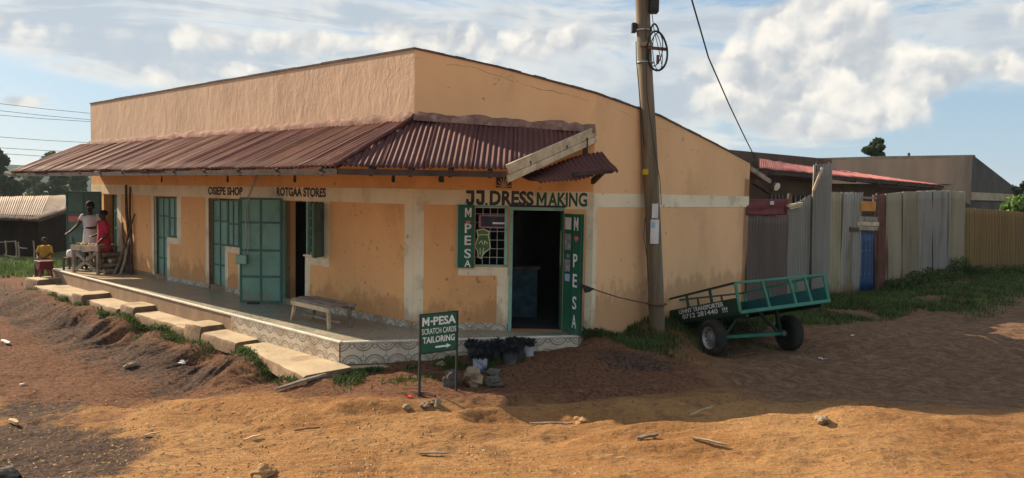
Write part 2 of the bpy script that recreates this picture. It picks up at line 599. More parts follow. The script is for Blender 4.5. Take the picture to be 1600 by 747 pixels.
mk('zinc', (0.26, 0.245, 0.21), 0.6, 0.14, 1.5, 0.1, 40, stain=(0.17, 0.125, 0.075), stain_amt=0.8, stain_scale=1.5, stretch=(1, 1, 0.18), objvar=0.10, metal=0.15, low=((0.2, 0.12, 0.07), 0.9, 0.7), rib=((0.10, 0.08, 0.06), 0.45))
mk('zinc_brown', (0.145, 0.11, 0.092), 0.65, 0.16, 1.5, 0.1, 40, stain=(0.14, 0.10, 0.08), stain_amt=0.7, stain_scale=1.5, stretch=(1, 1, 0.18), objvar=0.08, metal=0.1, rib=((0.05, 0.038, 0.03), 0.45))
mk('zinc_yellow', (0.31, 0.265, 0.175), 0.62, 0.16, 1.2, 0.1, 40, stain=(0.16, 0.10, 0.05), stain_amt=0.8, stain_scale=1.7, stretch=(1, 1, 0.15), objvar=0.12, metal=0.1, low=((0.2, 0.12, 0.07), 0.9, 0.6), rib=((0.12, 0.085, 0.05), 0.45))
mk('fence_ochre', (0.225, 0.14, 0.05), 0.7, 0.14, 1.2, 0.1, 40, stain=(0.17, 0.10, 0.045), stain_amt=0.7, stain_scale=1.6, stretch=(1, 1, 0.12), objvar=0.14, rib=((0.10, 0.06, 0.025), 0.45))
mk('rust_sheet', (0.14, 0.06, 0.042), 0.8, 0.22, 3, 0.2, 40, stain=(0.12, 0.05, 0.035), stain_amt=0.6, stain_scale=3)
mk('maroon_sheet', (0.135, 0.025, 0.025), 0.6, 0.15, 3, 0.1, 40)
mk('blue_sheet', (0.005, 0.040, 0.115), 0.45, 0.12, 2, 0.06, 40, spec=0.4, low=(MUD, 0.6, 0.5))
mk('orange_board', (0.50, 0.22, 0.05), 0.8, 0.15, 4, 0.1, 30)
mk('red_roof', (0.27, 0.085, 0.072), 0.6, 0.12, 1.5, 0.1, 40, stain=(0.28, 0.08, 0.07), stain_amt=0.5, stain_scale=1.6, objvar=0.08, rib=((0.2, 0.055, 0.045), 0.5))
mk('bare_render', (0.088, 0.074, 0.065), 0.95, 0.20, 0.8, 0.5, 20, stain=(0.055, 0.045, 0.04), stain_amt=0.7, stain_scale=0.7, stretch=(1, 1, 0.7), stain2=(0.16, 0.135, 0.115), stain2_scale=2.5, stain2_lo=0.55, stain2_hi=0.75, stain2_amt=0.5)
mk('mud_wall', (0.12, 0.076, 0.052), 0.95, 0.2, 1.5, 0.6, 20, stain=(0.10, 0.065, 0.045), stain_amt=0.5)
mk('hut_wall', (0.026, 0.018, 0.014), 0.95, spec=0.05, var=0.25, scale=2.5, bump=0.6, bscale=20)
mk('hut_roof', (0.22, 0.145, 0.098), 0.65, 0.16, 1.0, 0.1, 40, stain=(0.26, 0.13, 0.08), stain_amt=0.75, stain_scale=0.8, objvar=0.1, rib=((0.14, 0.08, 0.05), 0.25))
mk('stick_pale', (0.24, 0.21, 0.17), 0.9, 0.2, 5, 0.3, 50)
mk('bark', (0.11, 0.085, 0.065), 0.95, 0.3, 5, 0.6, 30)
mk('leaf_dark', (0.038, 0.062, 0.028), 0.7, 0.35, 0.9, 0, trans=0.25)
mk('leaf_mid', (0.052, 0.085, 0.034), 0.7, 0.35, 0.9, 0, trans=0.3)
mk('leaf_light', (0.13, 0.22, 0.045), 0.6, 0.3, 3.0, 0, trans=0.3)
mk('weed', (0.075, 0.125, 0.032), 0.7, 0.4, 3.0, 0, trans=0.3)
mk('grass', (0.070, 0.108, 0.028), 0.8, 0.4, 1.5, 0, trans=0.25)
mk('dry_grass', (0.20, 0.16, 0.07), 0.85, 0.3, 2.5, 0, trans=0.2)
mk('hill_wood', (0.03, 0.045, 0.035), 0.95, 0.45, 0.03, 0.0, spec=0.0)
mk('stone', (0.25, 0.185, 0.12), 0.92, 0.2, 6, 0.7, 30, stain=(0.15, 0.10, 0.07), stain_amt=0.5, stain_scale=6)
mk('stone_grey', (0.10, 0.085, 0.07), 0.92, 0.25, 6, 0.7, 30)
mk('clod', (0.36, 0.20, 0.085), 0.95, 0.3, 3, 0.6, 40)
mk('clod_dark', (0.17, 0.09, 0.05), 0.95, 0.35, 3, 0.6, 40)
mk('chip', (0.40, 0.28, 0.15), 0.9, 0.3, 3, 0.3, 50)
mk('litter_white', (0.65, 0.64, 0.60), 0.8, 0.1, 9, 0)
mk('litter_red', (0.55, 0.05, 0.03), 0.6, 0.1, 9, 0)
mk('cart_dark', (0.018, 0.045, 0.03), 0.55, 0.18, 3, 0.12, 40, stain=(0.06, 0.05, 0.035), stain_amt=0.4, stain_scale=3)
mk('cart_green', (0.045, 0.20, 0.135), 0.5, 0.14, 3, 0.12, 40, stain=(0.03, 0.08, 0.05), stain_amt=0.5, stain_scale=3)
mk('cart_teal', (0.02, 0.13, 0.14), 0.5, 0.14, 3, 0.1, 40)
mk('tyre', (0.032, 0.027, 0.024), 0.9, 0.25, 6, 0.4, 50, stain=(0.12, 0.07, 0.045), stain_amt=0.6, stain_scale=4)
mk('rim', (0.42, 0.41, 0.40), 0.45, 0.15, 8, 0.05, 40, metal=0.6, stain=(0.18, 0.11, 0.07), stain_amt=0.5, stain_scale=8)
mk('skin', (0.055, 0.030, 0.020), 0.55, 0.12, 9, 0)
mk('hair', (0.010, 0.009, 0.009), 0.8, 0.2, 20, 0.4, 90)
mk('eye_white', (0.6, 0.58, 0.55), 0.4, 0.02, 9, 0)
mk('lips', (0.10, 0.035, 0.03), 0.5, 0.05, 9, 0)
mk('dress_white', (0.66, 0.60, 0.58), 0.9, 0.08, 10, 0.3, 30, stain=(0.45, 0.35, 0.36), stain_amt=0.5, stain_scale=14)
mk('dress_red', (0.42, 0.022, 0.045), 0.9, 0.12, 8, 0.3, 30)
mk('shirt_yellow', (0.40, 0.23, 0.03), 0.9, 0.12, 8, 0.3, 30)
mk('maroon_plastic', (0.12, 0.018, 0.025), 0.45, 0.1, 5, 0)
mk('cloth_pink', (0.55, 0.32, 0.33), 0.9, 0.1, 9, 0.1, 30)
mk('sack', (0.68, 0.66, 0.60), 0.9, 0.1, 6, 0.4, 30)
mk('produce', (0.42, 0.30, 0.17), 0.8, 0.3, 9, 0.2, 40, objvar=0.3)
mk('produce_pale', (0.62, 0.55, 0.42), 0.8, 0.2, 9, 0.2, 40, objvar=0.2)
mk('tin', (0.04, 0.041, 0.047), 0.6, 0.2, 6, 0.25, 30, stain=(0.14, 0.09, 0.06), stain_amt=0.6, stain_scale=7, objvar=0.2)
mk('tin_white', (0.36, 0.36, 0.38), 0.7, 0.1, 9, 0.1, 30, stain=(0.10, 0.12, 0.32), stain_amt=0.8, stain_scale=11, stain_lo=0.54, stain_hi=0.58)
mk('black_leaf', (0.016, 0.018, 0.022), 0.75, 0.35, 9, 0)
mk('lamp_glass', (0.75, 0.72, 0.55), 0.3, 0.05, 4, 0)
mk('brass_conduit', (0.35, 0.36, 0.34), 0.6, 0.1, 9, 0)


def tile_material(name, base, ring, rough):
    """glazed tile with printed rings, pattern in the tile's own coordinates"""
    mt = bpy.data.materials.new(name)
    MAT[name] = mt
    mt.use_nodes = True
    t = NT(mt.node_tree)
    out = t.n('ShaderNodeOutputMaterial')
    bs = t.n('ShaderNodeBsdfPrincipled')
    u = t.n('ShaderNodeUVMap').outputs[0]
    x, y, _ = t.sep(u)

    def d(cx, cy):
        a, b = t.math('SUBTRACT', x, cx), t.math('SUBTRACT', y, cy)
        return t.math('SQRT', t.math('ADD', t.math('MULTIPLY', a, a), t.math('MULTIPLY', b, b)))

    def band(v, r, w):
        return t.math('SUBTRACT', 1.0, t.ramp(t.math('ABSOLUTE', t.math('SUBTRACT', v, r)), w * 0.55, w))
    rr = None
    for (cx, cy, rs) in ((0.5, -0.05, ((0.44, 0.05), (0.33, 0.025), (0.12, 0.05))), (0.0, 1.0, ((0.40, 0.05), (0.28, 0.03), (0.15, 0.03))), (1.0, 1.0, ((0.40, 0.05), (0.28, 0.03), (0.15, 0.03))), (0.5, 0.80, ((0.09, 0.03),)), (0.0, 0.25, ((0.11, 0.025),)), (1.0, 0.25, ((0.11, 0.025),))):
        dv = d(cx, cy)
        for r, w in rs:
            b = band(dv, r, w)
            rr = b if rr is None else t.math('MAXIMUM', rr, b)
    pos = t.n('ShaderNodeNewGeometry').outputs['Position']
    n = t.noise(pos, 3.0, 6, 0.6)
    c = t.mix(t.math('MULTIPLY', rr, 0.75), base, ring)
    c = t.mix(t.ramp(n, 0.42, 0.72, 0.0, 0.75), c, (0.24, 0.15, 0.085))
    t.put(bs.inputs['Base Color'], c)
    bs.inputs['Roughness'].default_value = rough
    bs.inputs['Specular IOR Level'].default_value = 0.4
    t.put(out.inputs[0], bs.outputs[0])


tile_material('tile_ring', (0.56, 0.49, 0.385), (0.17, 0.125, 0.09), 0.35)


def floor_tile_material():
    mt = bpy.data.materials.new('floor_tile')
    MAT['floor_tile'] = mt
    mt.use_nodes = True
    t = NT(mt.node_tree)
    out = t.n('ShaderNodeOutputMaterial')
    bs = t.n('ShaderNodeBsdfPrincipled')
    pos = t.n('ShaderNodeNewGeometry').outputs['Position']
    n = t.noise(pos, 1.1, 6, 0.6)
    v = t.n('ShaderNodeTexVoronoi')
    v.inputs['Scale'].default_value = 16
    t.put(v.inputs['Vector'], pos)
    n2 = t.noise(pos, 26, 3, 0.6)
    c = t.mix(t.ramp(n2, 0.42, 0.6), (0.34, 0.315, 0.25), (0.17, 0.165, 0.135))
    c = t.mix(t.math('MULTIPLY', t.ramp(v.outputs['Distance'], 0.02, 0.3, 1.0, 0.0), 0.35), c, (0.42, 0.38, 0.3))
    dust_sunlit = t.math('ADD', t.ramp(n, 0.40, 0.68, 0.0, 0.5), t.ramp(t.sep(pos)[0], -9.0, -5.5, 0.75, 0.0), clamp=True)  # patchy dust, plus a paler far end painted in for the sunlit floor
    c = t.mix(dust_sunlit, c, (0.44, 0.325, 0.205))
    t.put(bs.inputs['Base Color'], c)
    t.put(bs.inputs['Roughness'], t.ramp(n, 0.3, 0.7, 0.28, 0.55))
    bs.inputs['Specular IOR Level'].default_value = 0.35
    t.put(out.inputs[0], bs.outputs[0])


floor_tile_material()


def soil_material():
    mt = bpy.data.materials.new('soil')
    MAT['soil'] = mt
    mt.use_nodes = True
    t = NT(mt.node_tree)
    out = t.n('ShaderNodeOutputMaterial')
    bs = t.n('ShaderNodeBsdfPrincipled')
    pos = t.n('ShaderNodeNewGeometry').outputs['Position']

    def att(nm):
        a = t.n('ShaderNodeAttribute')
        a.attribute_name = nm
        return a.outputs['Fac']
    n1 = t.noise(pos, 0.55, 5, 0.62)
    n2 = t.noise(pos, 3.1, 6, 0.70)
    n3 = t.noise(pos, 21.0, 4, 0.72)
    n4 = t.noise(t.vmath('MULTIPLY', pos, (1.0, 3.4, 1)), 5.0, 5, 0.72)
    c = t.mix(t.ramp(n1, 0.36, 0.66), (0.325, 0.155, 0.057), (0.43, 0.235, 0.097))
    c = t.mix(t.ramp(n2, 0.50, 0.66, 0, 0.70), c, (0.21, 0.105, 0.05))
    c = t.mix(t.ramp(n4, 0.55, 0.68, 0, 0.65), c, (0.51, 0.325, 0.16))
    c = t.mix(t.ramp(n3, 0.54, 0.64, 0, 0.65), c, (0.15, 0.078, 0.04))
    red = t.ramp(t.math('MULTIPLY_ADD', t.math('SUBTRACT', n2, 0.5), 0.9, att('red')), 0.25, 0.75)
    rc = t.mix(t.ramp(n3, 0.38, 0.60), (0.10, 0.045, 0.026), (0.205, 0.098, 0.054))
    rc = t.mix(t.ramp(n4, 0.56, 0.66, 0, 0.5), rc, (0.28, 0.15, 0.085))
    c = t.mix(red, c, rc)
    road = t.ramp(t.math('MULTIPLY_ADD', t.math('SUBTRACT', n1, 0.5), 0.8, att('road')), 0.3, 0.7)
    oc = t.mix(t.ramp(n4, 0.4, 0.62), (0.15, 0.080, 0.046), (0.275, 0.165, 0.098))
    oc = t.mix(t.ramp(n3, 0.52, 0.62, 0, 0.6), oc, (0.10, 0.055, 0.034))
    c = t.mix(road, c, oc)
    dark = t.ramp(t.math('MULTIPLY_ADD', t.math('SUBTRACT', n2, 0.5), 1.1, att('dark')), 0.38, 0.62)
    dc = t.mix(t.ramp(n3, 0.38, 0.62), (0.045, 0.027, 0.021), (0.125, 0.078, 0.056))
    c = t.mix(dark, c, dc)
    gr = t.ramp(t.math('MULTIPLY_ADD', t.math('SUBTRACT', n1, 0.5), 0.7, att('green')), 0.35, 0.6)
    c = t.mix(gr, c, t.mix(t.ramp(n2, 0.4, 0.6), (0.055, 0.075, 0.026), (0.115, 0.12, 0.045)))
    t.put(bs.inputs['Base Color'], c)
    bs.inputs['Roughness'].default_value = 0.95
    bs.inputs['Specular IOR Level'].default_value = 0.12
    b = t.n('ShaderNodeBump')
    b.inputs['Strength'].default_value = 1.0
    b.inputs['Distance'].default_value = 0.06
    hh = t.math('MULTIPLY_ADD', n3, 0.5, t.noise(t.vmath('MULTIPLY', pos, (1.0, 3.0, 1.0)), 6.0, 6, 0.75))
    t.put(b.inputs['Height'], hh)
    t.put(bs.inputs['Normal'], b.outputs[0])
    t.put(out.inputs[0], bs.outputs[0])


soil_material()

# ------------------------------------------------------------------ plan of the place
ZF = 0.40                                   # veranda floor
PC = on_z(644, 514, ZF); PC.z = 0
PL = on_z(145, 415, ZF); PL.z = 0
PM = on_z(926, 526, ZF); PM.z = 0
PM.y = PC.y - 0.02
dL = (PL - PC).normalized()
nL = Vector((dL.y, -dL.x, 0))
if nL.y > 0:
    nL = -nL
dR = -nL                                    # the side wall runs square to the front
_d = ray(1164, 480)
# intersection of the side wall with that column
_k = (PM.x * _d.y - PM.y * _d.x) / (_d.x * dR.y - _d.y * dR.x)
PR = PM + dR * _k
FL = Frame(PC, dL, nL)
FM = Frame(PM, (PC - PM), (-(PC - PM).y, (PC - PM).x, 0))
if FM.y.y > 0:
    FM.y = -FM.y
FR = Frame(PR, (PM - PR), (0, 0, 1))
FR.y = Vector((0, 0, 1)).cross(FR.x)
LL, LM, LR = (PL - PC).length, (PC - PM).length, (PM - PR).length
print('plan', PC, PL, PM, PR, LL, LM, LR)
ZTOP = FL.h(648, 77)
Z935 = FM.h(935, 147)
ZTR = FR.h(1172, 255)
print('tops', ZTOP, FL.h(141, 165), Z935, ZTR)
ZRIDGE = 3.42
ZEAVE = 2.69
B0, B1 = 2.215, 2.44                        # painted band

VL = on_z(82, 420, ZF); VL.z = 0
VN = on_z(532, 534, ZF); VN.z = 0
VE = on_z(905, 524, ZF); VE.z = 0
dV = (VL - VN).normalized()
nV = Vector((dV.y, -dV.x, 0))
if nV.y > 0:
    nV = -nV
FV = Frame(VN, dV, nV)                      # front edge of the veranda, u to the left
LV = (VL - VN).length
dW = (VN - VE).normalized()
FW = Frame(VE, dW, Vector((0, 0, 1)).cross(dW))
LW = (VN - VE).length
print('veranda', VL, VN, VE, LV, LW)


# ------------------------------------------------------------------ ground
def vnoise(x, y, seed):
    r = np.random.default_rng(seed)
    tab = r.random((256, 256))
    xi, yi = np.floor(x).astype(int), np.floor(y).astype(int)
    fx, fy = x - xi, y - yi
    fx, fy = fx * fx * (3 - 2 * fx), fy * fy * (3 - 2 * fy)
    a = tab[xi & 255, yi & 255]; b = tab[(xi + 1) & 255, yi & 255]
    c = tab[xi & 255, (yi + 1) & 255]; d = tab[(xi + 1) & 255, (yi + 1) & 255]
    return (a * (1 - fx) + b * fx) * (1 - fy) + (c * (1 - fx) + d * fx) * fy - 0.5


CTRL = []
for px, py, z in [(0, 747, -.05), (200, 747, .05), (400, 747, .12), (800, 747, .16), (1200, 747, .2), (1600, 747, .22), (0, 690, -.10), (130, 690, -.03), (0, 640, -.18), (150, 640, -.08),
                  (60, 600, -.30), (0, 560, -.28), (100, 560, -.30), (200, 545, -.33), (300, 575, -.30), (420, 602, -.16), (500, 612, -.02), (300, 650, .02), (500, 660, .08), (100, 520, -.28), (0, 520, -.22),
                  (600, 582, .07), (740, 600, .06), (655, 618, .08), (850, 600, .07), (1000, 600, .06), (1117, 558, -.02), (1235, 546, .02), (1000, 535, .20), (1027, 521, .27),
                  (850, 660, .10), (1100, 660, .16), (1230, 650, .24), (1350, 640, .33), (1480, 645, .31), (1600, 655, .28), (1350, 690, .28), (1350, 600, .03), (1220, 610, .03), (1500, 605, .03), (1600, 600, .06), (1500, 520, .06), (1600, 500, .08), (1450, 480, .16), (1600, 450, .2),
                  (0, 440, .05), (0, 470, -.1), (40, 452, -.02), (560, 640, .10), (700, 650, .10)]:
    p = on_z(px, py, z)
    CTRL.append((p.x, p.y, z))
for k in (0.0, 0.25, 0.5, 0.75, 1.0):       # foot of the side wall, banked up
    p = PM.lerp(PR, k) + FR.y * 0.05
    CTRL.append((p.x, p.y, 0.44 - 0.17 * k))
    p = PM.lerp(PR, k) + FR.y * 0.7
    CTRL.append((p.x, p.y, 0.27 - 0.10 * k))
SLAB_OUT = 0.46
for s in np.linspace(-0.3, LV + 0.5, 9):    # under the slabs and the bank below them
    p = FV.P(s, 0.2, 0); CTRL.append((p.x, p.y, -0.02))
    p = FV.P(s, SLAB_OUT + 0.08, 0); CTRL.append((p.x, p.y, 0.035))
    if s > 1.2:
        p = FV.P(s, SLAB_OUT + 1.2, 0); CTRL.append((p.x, p.y, -0.30))
for s in np.linspace(0, LW, 5):
    p = FW.P(s, 0.12, 0); CTRL.append((p.x, p.y, 0.10 + 0.15 * (1 - s / LW)))
    p = FW.P(s, -0.5, 0); CTRL.append((p.x, p.y, 0.1))
for p, z in (((6, 16.2), .2), ((8.3, 17.9), .2), ((11, 20.4), .22), ((13.5, 23), .25), ((17, 24), .25), ((-12, 22), .05), ((-16, 25), .0), ((-20, 30), -.05), ((-11, 18.5), .0), ((0, 30), .2), ((20, 40), .2), ((-40, 60), -.2), ((0, 0), .3), ((-8, 0), .1), ((8, 0), .3), ((10, 12), .06), ((14, 16), .1)):
    CTRL.append((*p, z))
CTRL = np.array(CTRL)


RUTS = []
for pl, wd, dp in (([(1750, 462), (1600, 482), (1400, 530), (1200, 583), (1000, 612), (850, 622), (700, 634), (560, 640)], .13, .055), ([(1750, 490), (1600, 520), (1400, 585), (1250, 622), (1080, 640), (900, 650), (760, 652)], .13, .05),
                   ([(1750, 520), (1600, 560), (1450, 610)], .12, .05), ([(1700, 735), (1400, 700), (1150, 692), (900, 690), (600, 672), (350, 640), (200, 610), (60, 580)], .15, .035), ([(1500, 775), (1200, 730), (900, 722), (600, 706), (350, 690), (180, 680)], .16, .03),
                   ([(1400, 668), (1250, 660), (1100, 672), (980, 668), (870, 680)], .09, .03), ([(420, 650), (300, 625), (150, 600), (0, 575)], .12, .04)):
    RUTS.append(([(lambda q: (q.x, q.y))(on_z(px, py, .1)) for px, py in pl], wd, dp))


def ground_z(x, y):
    x = np.asarray(x, float); y = np.asarray(y, float)
    num = np.zeros_like(x); den = np.zeros_like(x)
    for cx, cy, cz in CTRL:
        d2 = (x - cx) ** 2 + (y - cy) ** 2
        w = 1.0 / (d2 + 0.04) ** 1.6
        num += w * cz; den += w
    z = num / den
    r = np.hypot(x, y)
    near = np.clip(1.6 - r / 30.0, 0.0, 1.0)
    z = z + near * (0.10 * vnoise(x * 0.55 + 9, y * 0.55, 1) + 0.06 * vnoise(x * 1.3, y * 1.7, 2) + 0.026 * vnoise(x * 2.2, y * 4.6, 3) + 0.017 * vnoise(x * 5.0, y * 11, 4) + 0.013 * vnoise(x * 12, y * 23, 14) * (0.5 + 1.6 * np.clip(vnoise(x * .9, y * 1.1, 15) + .4, 0, 1)) + 0.009 * vnoise(x * 34, y * 37, 16))
    # runnels worn down the bank below the slabs
    s = (x - VN.x) * dV.x + (y - VN.y) * dV.y
    o = (x - VN.x) * nV.x + (y - VN.y) * nV.y
    bank = np.exp(-((o - SLAB_OUT - 0.6) / 0.38) ** 2) * (s > 0.2) * (s < LV + 1)
    z = z + bank * (0.20 * np.abs(vnoise(s * 3.0 + o * 0.8, o * 0.7, 5)) - 0.14 * np.abs(vnoise(s * 7.0 + o * 2, o * 1.2, 6)))
    # wheel ruts worn into the road, with pushed-up lips
    for ln, wd, dp in RUTS:
        best = np.full_like(x, 9.0)
        for (ax, ay), (bx, by) in zip(ln[:-1], ln[1:]):
            ex, ey = bx - ax, by - ay
            k = np.clip(((x - ax) * ex + (y - ay) * ey) / (ex * ex + ey * ey), 0, 1)
            best = np.minimum(best, np.hypot(x - ax - k * ex, y - ay - k * ey))
        best = best + 0.05 * vnoise(x * 2.1, y * 2.1, 21)
        z = z + dp * (-np.exp(-(best / wd) ** 2) + 0.55 * np.exp(-((best - 2.1 * wd) / (0.8 * wd)) ** 2))
    far = np.clip((r - 60) / 200, 0, 1)
    return z * (1 - far) - 2.0 * far


def gz(x, y):
    return float(ground_z(np.array([x]), np.array([y]))[0])


def on_ground(px, py):
    """where a pixel's line of sight meets the ground"""
    z = 0.1
    for _ in range(6):
        p = on_z(px, py, z)
        z = gz(p.x, p.y)
    return on_z(px, py, z)


def axis_pts(lo, hi, step, far_lo, far_hi, g=1.16):
    mid = list(np.arange(lo, hi + 1e-6, step))
    a, st = [], step
    x = lo
    while x > far_lo:
        st *= g
        x -= st
        a.append(x)
    b, st, x = [], step, mid[-1]
    while x < far_hi:
        st *= g
        x += st
        b.append(x)
    return np.array(a[::-1] + mid + b)


def blur_blob(px, py, rx, ry, x, y, z=0.05):
    p = on_z(px, py, z)
    return np.exp(-((x - p.x) / rx) ** 2 - ((y - p.y) / ry) ** 2)


def make_ground():
    xs = axis_pts(-9.0, 9.0, 0.028, -1600, 1600, 1.12)
    ys = axis_pts(4.3, 12.8, 0.026, -900, 1600, 1.12)
    X, Y = np.meshgrid(xs, ys)
    Z = ground_z(X.ravel(), Y.ravel())
    nx, ny = len(xs), len(ys)
    vs = np.stack([X.ravel(), Y.ravel(), Z], 1)
    i = np.arange(nx * ny).reshape(ny, nx)
    q = np.stack([i[:-1, :-1], i[:-1, 1:], i[1:, 1:], i[1:, :-1]], -1).reshape(-1, 4)
    me = bpy.data.meshes.new('ground')
    me.vertices.add(len(vs)); me.vertices.foreach_set('co', vs.ravel())
    me.loops.add(q.size); me.loops.foreach_set('vertex_index', q.ravel().astype(np.int32))
    me.polygons.add(len(q)); me.polygons.foreach_set('loop_start', np.arange(0, q.size, 4, dtype=np.int32))
    me.polygons.foreach_set('use_smooth', np.ones(len(q), bool))
    me.update(calc_edges=True)
    x, y = vs[:, 0], vs[:, 1]
    s = (x - VN.x) * dV.x + (y - VN.y) * dV.y
    o = (x - VN.x) * nV.x + (y - VN.y) * nV.y
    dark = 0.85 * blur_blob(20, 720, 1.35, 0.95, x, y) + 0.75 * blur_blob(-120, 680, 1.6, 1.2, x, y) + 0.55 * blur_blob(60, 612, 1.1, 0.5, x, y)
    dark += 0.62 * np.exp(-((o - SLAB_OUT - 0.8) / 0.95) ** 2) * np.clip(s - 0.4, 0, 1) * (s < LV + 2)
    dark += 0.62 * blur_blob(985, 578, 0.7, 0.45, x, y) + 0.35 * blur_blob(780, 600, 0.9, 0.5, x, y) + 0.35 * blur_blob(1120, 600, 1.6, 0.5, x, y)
    red = 0.85 * np.exp(-((o - SLAB_OUT - 1.2) / 1.2) ** 2) * np.clip(s + 0.2, 0, 1) * np.clip((LV + 3 - s) / 3, 0, 1)
    red += 1.0 * blur_blob(880, 590, 2.6, 1.5, x, y) + 0.6 * blur_blob(640, 600, 1.2, 0.9, x, y) + 0.45 * blur_blob(150, 640, 1.0, 0.3, x, y) + 0.55 * blur_blob(1040, 545, 1.6, 1.0, x, y)  # reddish soil; before the shop its colour also deepens the building's shade
    red += 0.75 * np.clip((y - 8.5 - .35 * np.abs(x + 4.2) * 0 - .5 * np.clip(-x - 5, 0, 3) * -.6) / 1.2, 0, 1) * np.clip((-x - .6) / 1.0, 0, 1)
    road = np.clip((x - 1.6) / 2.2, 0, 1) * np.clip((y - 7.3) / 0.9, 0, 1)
    green = np.clip((np.hypot(x, y) - 26) / 8, 0, 1) * .9 + .8 * np.clip((-x - 10.5) / 2, 0, 1) * np.clip((y - 19) / 2, 0, 1)
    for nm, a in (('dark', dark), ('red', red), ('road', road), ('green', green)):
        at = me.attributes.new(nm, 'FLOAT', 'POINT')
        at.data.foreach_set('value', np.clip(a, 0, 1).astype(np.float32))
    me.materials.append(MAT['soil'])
    o_ = bpy.data.objects.new('ground', me)
    COL.objects.link(o_)
    o_['kind'] = 'structure'
    return o_


make_ground()


# ------------------------------------------------------------------ the shop building
def wall_grid(mb, F, u0, u1, z0, z1, holes, thick):
    us = sorted({u0, u1, *[h[0] for h in holes], *[h[1] for h in holes]})
    zs = sorted({z0, z1, *[h[2] for h in holes], *[h[3] for h in holes]})

    def hole(i, j):
        if i < 0 or j < 0 or i >= len(us) - 1 or j >= len(zs) - 1:
            return False
        cu, cz = (us[i] + us[i + 1]) / 2, (zs[j] + zs[j + 1]) / 2
        return any(h[0] < cu < h[1] and h[2] < cz < h[3] for h in holes)
    for i in range(len(us) - 1):
        for j in range(len(zs) - 1):
            a, b, c, d = us[i], us[i + 1], zs[j], zs[j + 1]
            if not hole(i, j):
                mb.add([F.P(a, 0, c), F.P(b, 0, c), F.P(b, 0, d), F.P(a, 0, d)], [(0, 1, 2, 3)])
                mb.add([F.P(a, -thick, c), F.P(b, -thick, c), F.P(b, -thick, d), F.P(a, -thick, d)], [(3, 2, 1, 0)])
                for di, dj, e in ((-1, 0, ((a, c), (a, d))), (1, 0, ((b, c), (b, d))), (0, -1, ((a, c), (b, c))), (0, 1, ((a, d), (b, d)))):
                    if hole(i + di, j + dj):
                        (p, q), (r, s_) = e
                        mb.add([F.P(p, 0, q), F.P(r, 0, s_), F.P(r, -thick, s_), F.P(p, -thick, q)], [(0, 1, 2, 3)])


shop = thing('shop_building', (PC.x, PC.y, 0.0), 'peach painted corner shop building with rusty maroon veranda roof', 'building')
TH = 0.2

# openings of the front wall, u to the left from the corner
uL = FL.u
d1 = (uL(184, 360), uL(163, 360))
d2a = (uL(261, 390), uL(243, 390)); d2b = (uL(277, 340), uL(243, 340)); z2 = FL.h(265, 371)
d3a = (uL(352, 420), uL(329, 420)); d3b = (uL(377, 350), uL(329, 350)); z3 = FL.h(365, 386)
d4a = (uL(477, 400), uL(446, 400)); d4b = (uL(506, 350), uL(446, 350)); z4 = FL.h(495, 399)
DT = 2.20
holesL = [(d1[0], d1[1], ZF, DT), (*d2a, ZF, DT), (*d2b, z2, DT), (*d3a, ZF, DT), (*d3b, z3, DT), (*d4a, ZF, DT), (*d4b, z4, DT)]
w = MB(); wall_grid(w, FL, 0, LL, 0.0, ZRIDGE - 0.02, holesL, TH); w.build('front_wall', 'wall_paint', shop)
uM = FM.u
mw = (uM(793, 370), uM(742, 370), FM.h(770, 416), FM.h(770, 321))
md = (uM(880, 420), uM(800, 420), ZF, FM.h(840, 329))
w = MB(); wall_grid(w, FM, 0, LM, 0.0, 3.28, [mw, (md[0], md[1], md[2], md[3])], TH); w.build('corner_wall', 'wall_paint', shop)
# parapet panels
w = MB()
PTH = 0.16
w.prism(FL, [(0.0, ZRIDGE - 0.02), (LL, ZRIDGE - 0.02), (LL, ZTOP), (LL * 0.5, ZTOP + 0.012), (0, ZTOP)], -PTH, 0.0); w.build('parapet', 'parapet_paint', shop)
w = MB(); w.prism(FM, [(0, 3.28), (LM, 3.28), (LM, ZTOP), (LM * 0.55, FM.h(775, 105)), (0, Z935)], -PTH, 0.0); w.build('parapet', 'side_paint', shop)
w = MB(); w.prism(FR, [(0, 0.0), (LR, 0.0), (LR, Z935), (LR * 0.66, FR.h(1005, 178)), (LR * 0.3, FR.h(1095, 222)), (0, ZTR)], -TH, 0.0); w.build('side_wall', 'side_paint', shop)


def coping(F, pts):
    mb = MB()
    for (a, za), (b, zb) in zip(pts[:-1], pts[1:]):
        n = 8
        for i in range(n):
            s0, s1 = i / n, (i + 1) / n
            ua, ub = a + (b - a) * s0, a + (b - a) * s1
            z0_, z1_ = za + (zb - za) * s0, za + (zb - za) * s1
            k = 0.025 + 0.012 * random.random()
            mb.hexa([F.P(ua, -PTH - .012, z0_), F.P(ub, -PTH - .012, z1_), F.P(ub, .014, z1_), F.P(ua, .014, z0_), F.P(ua, -PTH - .012, z0_ + k), F.P(ub, -PTH - .012, z1_ + k), F.P(ub, .014, z1_ + k), F.P(ua, .014, z0_ + k)])
    mb.build('coping', 'coping', shop)


coping(FL, [(0.02, ZTOP), (LL * .5, ZTOP + .012), (LL + .015, ZTOP)])
coping(FM, [(0.0, Z935), (LM * .55, FM.h(775, 105)), (LM + .01, ZTOP)])
coping(FR, [(-.015, ZTR), (LR * .3, FR.h(1095, 222)), (LR * .66, FR.h(1005, 178)), (LR, Z935)])
